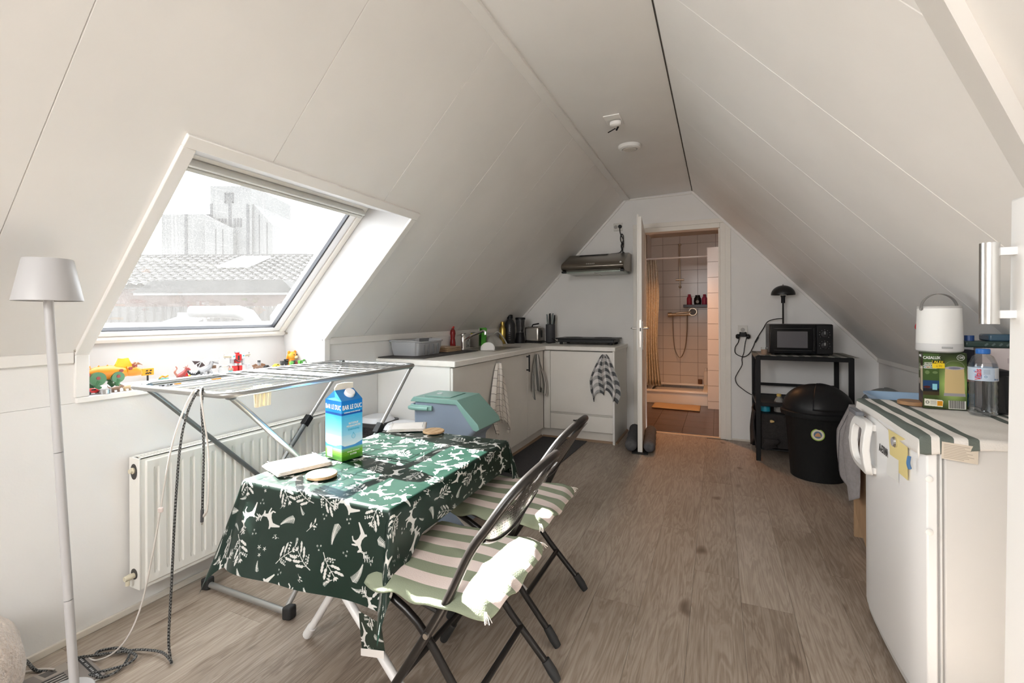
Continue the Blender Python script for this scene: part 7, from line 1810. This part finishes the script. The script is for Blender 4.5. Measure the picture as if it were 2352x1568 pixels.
P = [Vector((.905, 2.215, ZF + .115)) + dhx * .034, Vector((.905, 2.215, ZF + .115)) + dhx * .062, Vector((.905, 2.215, ZF + .105)) + dhx * .066, Vector((.905, 2.215, ZF + .05)) + dhx * .066, Vector((.905, 2.215, ZF + .042)) + dhx * .062, Vector((.905, 2.215, ZF + .042)) + dhx * .036]
part(B().tube(P, .005, 8), 'handle', BLACK, cp, smooth=True)
# boxes at the back of the fridge
vb = thing('patterned_box', 'dark patterned box with pink and blue picture behind the lantern box', 'box', (.95, 2.30, ZF))
pp_ = Canvas(128, 128, (0.16, 0.17, 0.22)); pp_.rect(0, 0, 128, 30, (0.15, 0.40, 0.55)); pp_.rect(0, 56, 128, 84, (0.70, 0.42, 0.48)); pp_.disc(30, 44, 22, 9, (0.20, 0.55, 0.65)); pp_.rect(0, 96, 128, 128, (0.10, 0.11, 0.16))
face((.838, 2.305, ZF), (.048, .008, 0), .215, img_mat('patterned_print', pp_.a, .45), 'front_panel', vb)
part(B().prism([(.838, 2.306), (.886, 2.314), (.886, 2.37), (.838, 2.362)], ZF, ZF + .2145, 'xy'), 'carton', mat('box_slate', (0.10, 0.11, 0.14), 0.6), vb)
gbx = thing('pink_box', 'pale pinkish carton at the right edge of the fridge top', 'box', (.985, 2.31, ZF))
part(B().box(.893, 2.275, ZF, 1.075, 2.340, ZF + .225), 'carton', mat('box_pale', (0.62, 0.55, 0.55), 0.55), gbx, bev=.001)
part(B().obox((.985, 2.2742, ZF + .18), (.022, 0, 0), (0, .0006, 0), (0, 0, .009)), 'printed_patch', mat('box_print', (0.50, 0.42, 0.44), 0.55), gbx)
tr_ = thing('blister_pack', 'dark green and blue packs stacked on the pale carton', 'packet', (1.0, 2.2, ZF + .226))
GPK = mat('packet_green', (0.03, 0.055, 0.05), 0.3)
part(B().box(.845, 2.275, ZF + .2265, 1.07, 2.37, ZF + .250), 'lower_pack', GPK, tr_, bev=.006)
part(B().box(.915, 2.28, ZF + .2505, 1.07, 2.36, ZF + .276), 'upper_pack', mat('packet_blue', (0.05, 0.10, 0.15), 0.25), tr_, bev=.006)
for k in range(8): part(B().obox((.905 + k * .020, 2.2745, ZF + .238), (.004, 0, .004), (0, .0008, 0), (-.002, 0, .002)), 'ridge', mat('packet_ridge', (0.10, 0.14, 0.14), .3), tr_)
part(B().lathe([(.014, 0), (.014, .02)], (.866, 2.30, ZF + .2505), n=14), 'blue_lid', mat('lid_navy', (0.02, 0.06, 0.20), .4), tr_)
rs = thing('red_rose', 'red artificial rose peeping from behind the lantern', 'flower', (.735, 2.42, FZ))
rc = Vector((.757, 2.40, 1.155))
part(B().tube(curve_pts([(.80, 2.36, ZF), (.79, 2.375, 1.0), tuple(rc + Vector((.006, 0, -.03)))], 6), .003, 6), 'stem', mat('stem_green', (0.04, 0.12, 0.03), .6), rs, smooth=True)
for k in range(9):
    a = k * 2.4; d = Vector((math.cos(a), math.sin(a), .35 + .1 * (k % 3))).normalized()
    q = B(); q.ball((0, 0, 0), .016, .010, .020, 10, 8); q.xf(Matrix.Translation(rc + d * .011) @ d.to_track_quat('Y', 'Z').to_matrix().to_4x4())
    part(q, 'petal', mat('petal_red', (0.42, 0.008, 0.02), .6), rs, smooth=True)
for a in (1.2, 4.0):
    q = B(); q.ball((0, 0, 0), .022, .003, .012, 10, 6); q.xf(Matrix.Translation((.775 - .012, 2.385 + .01 * math.sin(a), 1.0 + .03 * math.cos(a))) @ Matrix.Rotation(a, 4, 'Z')); part(q, 'leaf', mat('stem_green', (0, 0, 0)), rs, smooth=True)
gvz = thing('glass_vase', 'clear glass tumbler behind the lantern box', 'glass', (.80, 2.30, ZF))
part(B().lathe([(.030, 0), (.034, .11), (.032, .11), (.028, .006)], (.80, 2.36, .705 + .005), n=22), 'glass', MATS['clear_glass'], gvz, smooth=True)
gvz.location = (.80, 2.36, .71)
for ch in gvz.children: ch.data.transform(Matrix.Translation((0, -.06 + .06, ZF - .71)))

# ------------------------------------------------------------------ tall white cupboard at the right edge with bar handle
CPW = mat('cupboard_white', (0.80, 0.795, 0.78), 0.35)
cu_ = thing('tall_cupboard', 'tall white cupboard at the right edge of the picture with steel bar handle', 'cupboard', (.75, .8, 0))
cx0 = .482
def roofx(z): return -0.23 + (2.45 - z) / 1.0867 - .02
part(B().prism([(cx0 + .02, 0), (1.10, 0), (1.10, 1.0), (roofx(1.40), 1.40), (cx0 + .02, 1.40)], .50, 1.115), 'carcass', CPW, cu_)
dr2 = part(B().prism([(cx0 - .024, .02), (cx0, .02), (cx0 + .018, 1.405), (cx0 - .004, 1.405)], .505, 1.118), 'door', CPW, cu_, bev=.004)
BAR = mat('bar_steel', (0.62, 0.61, 0.59), 0.25, metal=1.0)
part(B().tube([(.4425, 1.1, 1.328), (.4415, 1.1, 1.184)], .0135, 20), 'bar_handle', BAR, dr2, smooth=True)
for z in (1.312, 1.201): part(B().box(.448, 1.094, z - .007, cx0 + .012, 1.106, z + .007), 'handle_bracket', mat('bracket_white', (0.72, 0.72, 0.72), 0.35), dr2, bev=.001)
# ------------------------------------------------------------------ toys on the window sill
SZT = SZ + .0005
def tm_(name, c, r=.35, **k): return mat('toy_' + name, c, r, **k)
ORG = tm_('orange', (0.80, 0.27, 0.02)); GRN = tm_('green', (0.07, 0.20, 0.09)); YLW = tm_('yellow', (0.85, 0.62, 0.05)); RED = tm_('red', (0.55, 0.02, 0.02)); DRD = tm_('dark_red', (0.30, 0.05, 0.045))
GRY = tm_('grey', (0.33, 0.33, 0.34)); LGR = tm_('light_grey', (0.55, 0.55, 0.56)); BLK = tm_('black', (0.02, 0.02, 0.02)); BRN = tm_('brown', (0.20, 0.12, 0.08)); TAN = tm_('tan', (0.45, 0.33, 0.20)); SLV = tm_('silver', (0.5, 0.5, 0.5), .25, metal=.8)
BLU = tm_('blue', (0.03, 0.12, 0.40)); TEA = tm_('teal', (0.05, 0.35, 0.38)); WHT = tm_('white', (0.75, 0.74, 0.72)); LIM = tm_('lime', (0.16, 0.50, 0.10)); SKN = tm_('skin', (0.45, 0.28, 0.20))
def toy(name, label, cat, x, y, z=None, group='toys on the window sill'):
    return thing(name, label, cat, (x, y, SZT if z is None else z), group)
def TB(t, b, nm, m, bev=.0, smooth=True): return part(b, nm, m, t, smooth=smooth, bev=bev, ang=40)
# the orange horned dinosaur
x, y = -2.36, 1.10
def dd_(l, h, o=0.0):                       # l along the sill (+y), h up, o outwards (towards the room)
    return (x + o, y + l, SZT + h)
t = toy('toy_dinosaur', 'orange toy dinosaur with yellow frill and green legs at the near end of the sill', 'toy', x, y)
TB(t, B().tube([dd_(-.12, .062), dd_(-.09, .066), dd_(-.05, .070), dd_(0, .066), dd_(.04, .062), dd_(.06, .060)], [.008, .014, .024, .030, .026, .018], 14), 'body', ORG)
TB(t, B().tube([dd_(.055, .066), dd_(.085, .064), dd_(.105, .056), dd_(.116, .046)], [.022, .024, .018, .006], 12), 'head', ORG)
q = B()
fr2 = [dd_(.045 + .010 * math.cos(2.0), .075)]
N = 18
cF = Vector(dd_(.048, .088))
vs = [cF + Vector((0.004, 0, 0)), cF - Vector((.004, 0, 0))]
for k in range(N):
    a = 2 * PI * k / N; r = .036 * (1 + .12 * math.cos(a * 6)); vs.append(cF + Vector((.006 * 1, r * math.cos(a) * .85, r * math.sin(a)))); 
for k in range(N):
    a = 2 * PI * k / N; r = .036 * (1 + .12 * math.cos(a * 6)); vs.append(cF + Vector((-.006, r * math.cos(a) * .85, r * math.sin(a))))
fs = []
for k in range(N):
    k2 = (k + 1) % N; fs += [(0, 2 + k, 2 + k2), (1, 2 + N + k2, 2 + N + k), (2 + k, 2 + N + k, 2 + N + k2, 2 + k2)]
TB(t, B().add(vs, fs), 'frill', tm_('frill', (0.92, 0.72, 0.04), .4, trans=.25))
for o in (-.012, .012): TB(t, B().tube([dd_(.078, .08, o), dd_(.098, .098, o), dd_(.116, .088, o)], [.006, .005, .001], 8), 'horn', tm_('horn', (0.28, 0.12, 0.05)))
TB(t, B().tube([dd_(.106, .066), dd_(.122, .072)], [.005, .001], 8), 'nose_horn', GRY)
for (l, r) in ((-.055, .028), (.015, .023)):
    for o in (-.024, .026):
        g = TB(t, B().lathe([(r, -.007), (r, .007)], dd_(l, .046, o), n=20, axis='x'), 'leg', GRN)
        part(B().tube([dd_(l + .004, .035, o), dd_(l - .004, .018, o), dd_(l + .008, .006, o)], [.012, .010, .009], 8), 'foot', GRN, g, smooth=True)
        part(B().lathe([(.007, .0), (.007, .009)], dd_(l, .05, o), n=12, axis='x'), 'screw', DRD, g)
for (l, h) in ((-.085, .066), (.028, .072), (.062, .078)): TB(t, B().lathe([(.007, .0), (.007, .006)], dd_(l, h, .024), n=12, axis='x'), 'screw', DRD)
TB(t, B().obox(dd_(.082, .088, .018), (.001, 0, 0), (0, .010, -.004), (0, .001, .003)), 'stripe', DRD)
for k in range(4): TB(t, B().tube([dd_(-.07 + k * .03, .090, 0), dd_(-.068 + k * .03, .100, 0)], [.006, .001], 6), 'back_spike', ORG)
# tealight, red car, small animals
def tealight(x, y, lb):
    t = toy('tealight', lb, 'tealight', x, y, group='tealights on the sill')
    TB(t, B().lathe([(.019, 0), (.0195, .017), (.0205, .018), (.0185, .0175), (.0185, .013)], (x, y, SZT), n=24), 'cup', SLV); TB(t, B().lathe([(.018, .012), (.018, .0135)], (x, y, SZT), n=20), 'wax', WHT)
tealight(-2.205, 1.012, 'aluminium tealight at the front edge of the sill beside the red toy car'); tealight(-2.235, 1.36, 'aluminium tealight on the sill behind the airer wires')
def car(x, y, m, lb, L=.055, rot=0.0, cat='toy car'):
    t = toy('toy_car', lb, cat, x, y); ca, sa = math.cos(rot), math.sin(rot)
    P = lambda l, o: (x + o * ca - l * sa * 0 + o * 0, y + l)
    b = B().prism([(y - L / 2, .005), (y + L / 2, .005), (y + L / 2, .012), (y + L * .28, .014), (y + L * .12, .022), (y - L * .2, .022), (y - L * .32, .015), (y - L / 2, .014)], x - .012, x + .012, 'yz')
    b.v = [(p[0], p[1], p[2] + SZT) for p in b.v]
    TB(t, b, 'body', m, bev=.002, smooth=False)
    for l in (-.3, .3):
        for o in (-.012, .012): TB(t, B().lathe([(.006, -.002), (.006, .002)], (x + o, y + L * l, SZT + .006), n=12, axis='x'), 'wheel', BLK)
    TB(t, B().box(x + .0118, y - L * .16, SZT + .0150, x + .0124, y + L * .1, SZT + .0205), 'side_window', BLK, smooth=False)
    return t
car(-2.235, .985, RED, 'red toy car at the near end of the sill'); car(-2.215, 1.235, BLU, 'blue toy car on the sill behind the airer'); car(-2.39, 1.87, BLK, 'dark toy car on the sill right of the winged toy', .034); car(-2.40, 1.945, YLW, 'small yellow toy car on the sill', .044)
def quad(name, x, y, s, m, lb, tail=True):
    t = toy(name, lb, 'toy animal', x, y)
    b = B().tube([(x, y - .018 * s, SZT + .016 * s), (x, y, SZT + .018 * s), (x, y + .014 * s, SZT + .017 * s)], [.006 * s, .010 * s, .008 * s], 10)
    TB(t, b, 'body', m)
    TB(t, B().tube([(x, y + .014 * s, SZT + .020 * s), (x, y + .024 * s, SZT + .026 * s), (x, y + .034 * s, SZT + .022 * s)], [.006 * s, .007 * s, .003 * s], 8), 'head', m)
    for l in (-.012, .010):
        for o in (-.005, .005): TB(t, B().tube([(x + o * s, y + l * s, SZT + .014 * s), (x + o * s, y + l * s + .001, SZT)], [.0035 * s, .003 * s], 6), 'leg', m)
    if tail: TB(t, B().tube([(x, y - .018 * s, SZT + .018 * s), (x, y - .030 * s, SZT + .026 * s), (x, y - .034 * s, SZT + .034 * s)], [.004 * s, .002 * s, .001 * s], 6), 'tail', m)
    return t
quad('toy_dinosaur', -2.215, 1.052, .85, BRN, 'small brown toy dinosaur at the sill edge, next to the tealight'); quad('toy_dinosaur', -2.215, 1.092, .85, TAN, 'small tan toy dinosaur at the sill edge, right of the brown one')
# face block on a stick
x, y = -2.47, 1.30
t = toy('block_mask', 'orange square block with cut-out pumpkin face on the sill', 'toy', x, y)
TB(t, B().box(x - .006, y - .024, SZT + .026, x + .006, y + .024, SZT + .058), 'block', tm_('amber', (0.72, 0.36, 0.02)), bev=.001, smooth=False)
for o in (-.006, .010): TB(t, B().obox((x + .0064, y + o, SZT + .048), (.0006, 0, 0), (0, .004, 0), (0, .001, .003)), 'eye', BLK, smooth=False)
for k in range(5): TB(t, B().obox((x + .0064, y - .010 + k * .005, SZT + .035 + .002 * (k % 2)), (.0006, 0, 0), (0, .0024, 0), (0, 0, .003)), 'mouth', BLK, smooth=False)
TB(t, B().tube([(x, y, SZT), (x, y, SZT + .027)], .004, 8), 'stick', BLK)
# white toy vehicle and little coloured pieces
x, y = -2.33, 1.24
t = toy('toy_spaceship', 'flat white toy craft lying on the sill near the orange block', 'toy', x, y)
TB(t, B().prism([(x - .02, y - .03), (x + .012, y - .022), (x + .016, y + .03), (x - .006, y + .04), (x - .024, y + .02)], SZT, SZT + .014, 'xy'), 'hull', WHT, bev=.003, smooth=False)
TB(t, B().ball((x, y + .004, SZT + .015), .009, .014, .008), 'canopy', LGR)
x, y = -2.40, 1.33
t = toy('toy_turret', 'green and orange brick-built toy next to the white craft', 'toy', x, y)
TB(t, B().box(x - .01, y - .018, SZT, x + .01, y + .018, SZT + .011), 'brick', tm_('sea_green', (0.03, 0.28, 0.20)), bev=.001, smooth=False)
TB(t, B().tube([(x, y - .018, SZT + .013), (x, y - .006, SZT + .022), (x, y + .008, SZT + .016), (x, y + .02, SZT + .022)], .004, 8), 'orange_hose', ORG)
# red dragon
x, y = -2.38, 1.40
t = toy('toy_dragon', 'small dark red toy dragon with curled tail on the sill', 'toy', x, y)
TB(t, B().tube([(x, y - .020, SZT + .012), (x, y, SZT + .020), (x, y + .014, SZT + .034), (x, y + .022, SZT + .046)], [.010, .013, .009, .006], 10), 'body', DRD)
TB(t, B().tube([(x, y + .018, SZT + .046), (x, y + .030, SZT + .046), (x, y + .040, SZT + .040)], [.007, .007, .003], 8), 'head', DRD)
TB(t, B().tube(curve_pts([(x, y - .018, SZT + .016), (x, y - .032, SZT + .035), (x, y - .022, SZT + .052), (x, y - .028, SZT + .064)], 4), [.005] * 6 + [.003] * 6 + [.001], 6), 'tail', tm_('dusky', (0.40, 0.16, 0.11)))
for (l, h) in ((.016, .062), (.028, .066), (.006, .056)): TB(t, B().tube([(x, y + .02, SZT + .05), (x, y + l, SZT + h)], [.003, .0008], 6), 'horn', tm_('dusky', (0, 0, 0)))
for l in (-.012, .012): TB(t, B().tube([(x + .006, y + l, SZT + .014), (x + .008, y + l + .002, SZT)], [.005, .004], 6), 'leg', DRD)
# little red and yellow figure
x, y = -2.42, 1.445
t = toy('toy_figure', 'tiny red and yellow toy figure beside the silver dragon', 'toy', x, y)
TB(t, B().lathe([(.008, 0), (.007, .014), (.005, .024)], (x, y, SZT), n=10), 'body', RED); TB(t, B().ball((x, y, SZT + .028), .006), 'head', BRN); TB(t, B().box(x - .004, y + .008, SZT, x + .004, y + .020, SZT + .011), 'shield', YLW, bev=.001, smooth=False)
# silver winged dragon
x, y = -2.40, 1.525
t = toy('toy_dragon', 'large silver-grey brick-built toy dragon with spread dark wing on the sill', 'toy', x, y)
TB(t, B().tube(curve_pts([(x, y - .030, SZT + .022), (x, y, SZT + .030), (x, y + .022, SZT + .045), (x, y + .034, SZT + .066)], 4), [.012] * 5 + [.013] * 4 + [.010] * 4, 8), 'body', GRY)
TB(t, B().obox((x, y + .046, SZT + .074), (.008, 0, 0), (0, .020, -.004), (0, .002, .007)), 'head', LGR, bev=.003, smooth=False)
TB(t, B().obox((x, y + .054, SZT + .061), (.006, 0, 0), (0, .013, -.004), (0, 0, .003)), 'jaw', GRY, bev=.001, smooth=False)
TB(t, B().obox((x, y + .018, SZT + .083), (.006, 0, 0), (0, .022, .010), (0, -.006, .010)), 'crest', WHT, bev=.003, smooth=False)
TB(t, B().tube(curve_pts([(x, y - .03, SZT + .02), (x, y - .055, SZT + .014), (x, y - .078, SZT + .022), (x, y - .085, SZT + .036)], 4), [.008] * 4 + [.006] * 4 + [.004] * 4 + [.002], 8), 'tail', BLK)
for k in range(4): TB(t, B().lathe([(.007, -.002), (.007, .002)], (x, y - .045 - .009 * k, SZT + .017 + .002 * k), n=10, axis='y'), 'tail_ring', LGR)
wv1 = [(y + .006, .052), (y - .018, .078), (y - .060, .083), (y - .050, .070), (y - .044, .060), (y - .034, .058), (y - .030, .046), (y - .018, .044)]
b = B().prism(wv1, x - .012, x - .009, 'yz'); b.v = [(p[0], p[1], p[2] + SZT) for p in b.v]
w = TB(t, b, 'wing', tm_('wing_dark', (0.06, 0.035, 0.035)), smooth=False)
for (l, h) in ((-.060, .083), (-.044, .060), (-.030, .046)): part(B().tube([(x - .007, y - .012, SZT + .076), (x - .007, y + l, SZT + h)], .0022, 6), 'wing_rib', LGR, w, smooth=True)
for l in (-.018, .018):
    for o in (-.014, .014): TB(t, B().tube([(x + o * .6, y + l, SZT + .026), (x + o, y + l + .008, SZT + .012), (x + o, y + l, SZT)], [.007, .006, .006], 8), 'leg', GRY)
TB(t, B().box(x - .006, y + .034, SZT + .034, x + .008, y + .052, SZT + .050), 'rider_block', BRN, bev=.001, smooth=False)
# glass jar
x, y = -2.36, 1.60
t = toy('glass_jar', 'small clear glass jar on the sill left of the red robot', 'jar', x, y, group=None)
TB(t, B().lathe([(.024, 0), (.029, .010), (.030, .026), (.026, .040), (.024, .044), (.022, .040), (.026, .024), (.025, .008)], (x, y, SZT), n=22), 'glass', MATS['clear_glass'])
TB(t, B().lathe([(.024, .002), (.024, .012)], (x, y, SZT), n=18), 'beads', TAN)
# robot
x, y = -2.39, 1.69
t = toy('toy_robot', 'red and grey toy robot with gun arms standing tall on the sill', 'toy', x, y)
def RB(l0, h0, l1, h1, m, nm, d=.014, o=0): return TB(t, B().box(x - d + o, y + l0, SZT + h0, x + d + o, y + l1, SZT + h1), nm, m, bev=.0025, smooth=False)
for s_ in (-1, 1):
    l0, l1 = sorted((s_ * .004, s_ * .022))
    RB(l0, 0, l1, .036, RED, 'shin', .013); RB(l0 + .002, .036, l1 - .002, .052, LGR, 'thigh', .010); RB(l0 - .002, 0, l1 + .002, .008, RED, 'foot', .018)
RB(-.014, .050, .014, .062, RED, 'hips', .011); RB(-.017, .062, .017, .098, RED, 'torso'); RB(-.006, .066, .006, .092, BLK, 'chest_plate', .0148)
RB(-.009, .098, .009, .112, RED, 'head', .009); RB(-.011, .106, .011, .113, SLV, 'helmet', .0095)
for s_ in (-1, 1):
    l0, l1 = sorted((s_ * .018, s_ * .036)); RB(l0, .072, l1, .103, LGR, 'shoulder', .015); RB(l0 + .003, .084, l1 - .003, .093, TEA, 'shoulder_patch', .0156)
    TB(t, B().tube([(x, y + s_ * .034, SZT + .088), (x, y + s_ * .062, SZT + .090), (x, y + s_ * .075, SZT + .092)], [.007, .0075, .005], 10), 'cannon', tm_('cannon', (0.55, 0.48, 0.36), .3, metal=.6))
    TB(t, B().tube([(x, y + s_ * .068, SZT + .078), (x, y + s_ * .070, SZT + .104)], .0025, 6), 'fin', SLV)
TB(t, B().tube([(x, y - .075, SZT + .092), (x, y - .098, SZT + .086)], .0018, 6), 'antenna', LGR)
RB(-.040, .052, -.026, .074, GRY, 'left_fist', .009, .004); RB(.026, .046, .038, .072, LGR, 'right_forearm', .009); RB(.030, .036, .040, .046, LGR, 'right_fist', .009)
TB(t, B().tube([(x + .016, y - .022, SZT + .074), (x + .020, y - .008, SZT + .060), (x + .022, y + .002, SZT + .060)], .003, 6), 'blaster', BLK)
# block figures
def blockfig(lb, x, y, body, head, h=.034, w=.014, legs=None):
    t = toy('block_figure', lb, 'toy', x, y, group='block figures on the sill')
    TB(t, B().box(x - .005, y - w / 2, SZT, x + .005, y + w / 2, SZT + h * .30), 'legs', legs or body, bev=.001, smooth=False)
    TB(t, B().box(x - .0055, y - w * .6, SZT + h * .30, x + .0055, y + w * .6, SZT + h * .62), 'torso', body, bev=.001, smooth=False)
    TB(t, B().box(x - .0085, y - w * .62, SZT + h * .62, x + .0085, y + w * .62, SZT + h), 'head', head, bev=.001, smooth=False)
    for o in (-.25, .25): TB(t, B().box(x + .0084, y + o * w - .0016, SZT + h * .80, x + .0090, y + o * w + .0016, SZT + h * .86), 'eye', BLK if head is not BLK else WHT, smooth=False)
blockfig('block figure with teal body at the foot of the red robot', -2.33, 1.612, TEA, SKN, .034); blockfig('grey block figure standing right of the red robot', -2.375, 1.742, LGR, LGR, .042, .015)
x, y = -2.37, 1.805
t = toy('winged_toy', 'brown winged toy with a dark square-headed rider on the sill', 'toy', x, y)
TB(t, B().tube([(x, y - .03, SZT + .014), (x, y, SZT + .018), (x, y + .02, SZT + .012)], [.008, .013, .008], 8), 'body', BRN)
for s_ in (-1, 1):
    b = B().prism([(y, .022), (y + s_ * .018, .038), (y + s_ * .042, .030), (y + s_ * .036, .022), (y + s_ * .022, .018)], x - .003, x + .001, 'yz'); b.v = [(p[0], p[1], p[2] + SZT) for p in b.v]
    TB(t, b, 'wing', tm_('wing_brown', (0.22, 0.11, 0.06)), smooth=False)
TB(t, B().box(x - .006, y - .006, SZT + .026, x + .006, y + .008, SZT + .044), 'rider_torso', GRY, bev=.001, smooth=False); TB(t, B().box(x - .006, y - .005, SZT + .044, x + .006, y + .007, SZT + .056), 'rider_head', tm_('dark', (0.07, 0.07, 0.07)), bev=.001, smooth=False)
DK = tm_('dark', (0, 0, 0))
for (lb, x, y, bd_, hd_, h) in (('black block figure, leftmost of the dark group by the orange tiger', -2.42, 2.0, DK, DK, .034), ('taller black block figure in the middle of the dark group', -2.42, 2.028, DK, BLK, .042), ('black block figure at the right of the dark group', -2.38, 2.045, DK, DK, .034),
                                ('green block figure in front of the dark group', -2.35, 2.005, LIM, LIM, .032), ('green block figure in front of the orange tiger', -2.36, 2.078, LIM, LIM, .032)):
    blockfig(lb, x, y, bd_, hd_, h, .016)
x, y = -2.42, 2.09 - .02
t = toy('toy_tiger', 'orange and yellow toy tiger head figure near the far end of the sill', 'toy', x, y)
YO = tm_('glow_orange', (0.85, 0.40, 0.04), .4, trans=.2)
TB(t, B().tube([(x, y - .008, SZT), (x, y - .006, SZT + .03), (x, y, SZT + .04)], [.018, .020, .018], 12), 'body', ORG); TB(t, B().ball((x, y, SZT + .058), .026, .030, .028, 14, 10), 'head', YO)
for o in (-.022, .022): TB(t, B().ball((x, y + o, SZT + .082), .006, .010, .010), 'ear', ORG)
TB(t, B().ball((x + .024, y + .010, SZT + .050), .010, .012, .009), 'muzzle', tm_('cream', (0.75, 0.62, 0.35)))
for o in (-.004, .018): TB(t, B().ball((x + .022, y + o, SZT + .066), .004), 'eye', BLK)
TB(t, B().tube([(x, y - .020, SZT + .012), (x, y - .036, SZT + .040), (x, y - .034, SZT + .060)], [.007, .006, .004], 8), 'tail', ORG)
for o in (-.016, .018): TB(t, B().tube([(x + .010, y + o, SZT + .02), (x + .020, y + o, SZT + .004)], [.008, .008], 8), 'paw', DRD if o > 0 else GRN)
x, y = -2.44, 2.06 + .03 + .0
t = toy('toy_turtle', 'small green toy turtle figure at the far end of the sill', 'toy', -2.43, 2.095 - .008 + .0)
x, y = -2.34, 2.09
t.location = (x, y, SZT)
TB(t, B().ball((x, y, SZT + .014), .011, .011, .013), 'body', WHT); TB(t, B().ball((x - .006, y, SZT + .015), .010, .015, .015), 'shell', tm_('turtle', (0.05, 0.20, 0.03))); TB(t, B().ball((x, y, SZT + .032), .008, .009, .007), 'head', tm_('turtle', (0, 0, 0)))
for s_ in (-1, 1): TB(t, B().tube([(x, y + s_ * .010, SZT + .020), (x + .003, y + s_ * .016, SZT + .012)], [.004, .004], 6), 'arm', tm_('turtle', (0, 0, 0))); TB(t, B().tube([(x, y + s_ * .006, SZT + .006), (x + .003, y + s_ * .008, SZT)], [.005, .005], 6), 'leg', tm_('turtle', (0, 0, 0)))
# odds and ends seen through the wires
for (lb, x, y, m, w, h) in (('orange toy brick at the sill edge behind the airer', -2.215, 1.285, ORG, .024, .012), ('dark toy brick at the sill edge behind the airer', -2.24, 1.415, DK, .018, .014), ('orange and white toy piece at the sill edge', -2.215, 1.46, ORG, .040, .010), ('black toy brick on the sill below the silver dragon', -2.30, 1.46, DK, .030, .014), ('white toy brick on the sill next to the jar', -2.26, 1.53, WHT, .030, .012)):
    t = toy('toy_brick', lb, 'toy brick', x, y, group='toy bricks on the sill')
    TB(t, B().box(x - .008, y - w / 2, SZT, x + .008, y + w / 2, SZT + h), 'block', m, bev=.001, smooth=False)
    for k in range(max(1, int(w / .012))): TB(t, B().lathe([(.0032, 0), (.0032, .002)], (x, y - w / 2 + .006 + k * .012, SZT + h), n=10), 'stud', m)
# small details on the knee wall
struct(B().lathe([(.009, -.002), (.010, .006), (.004, .010)], (XL + .01, .918, 1.083), n=14, axis='x'), 'knob', STEEL, w1, smooth=True)
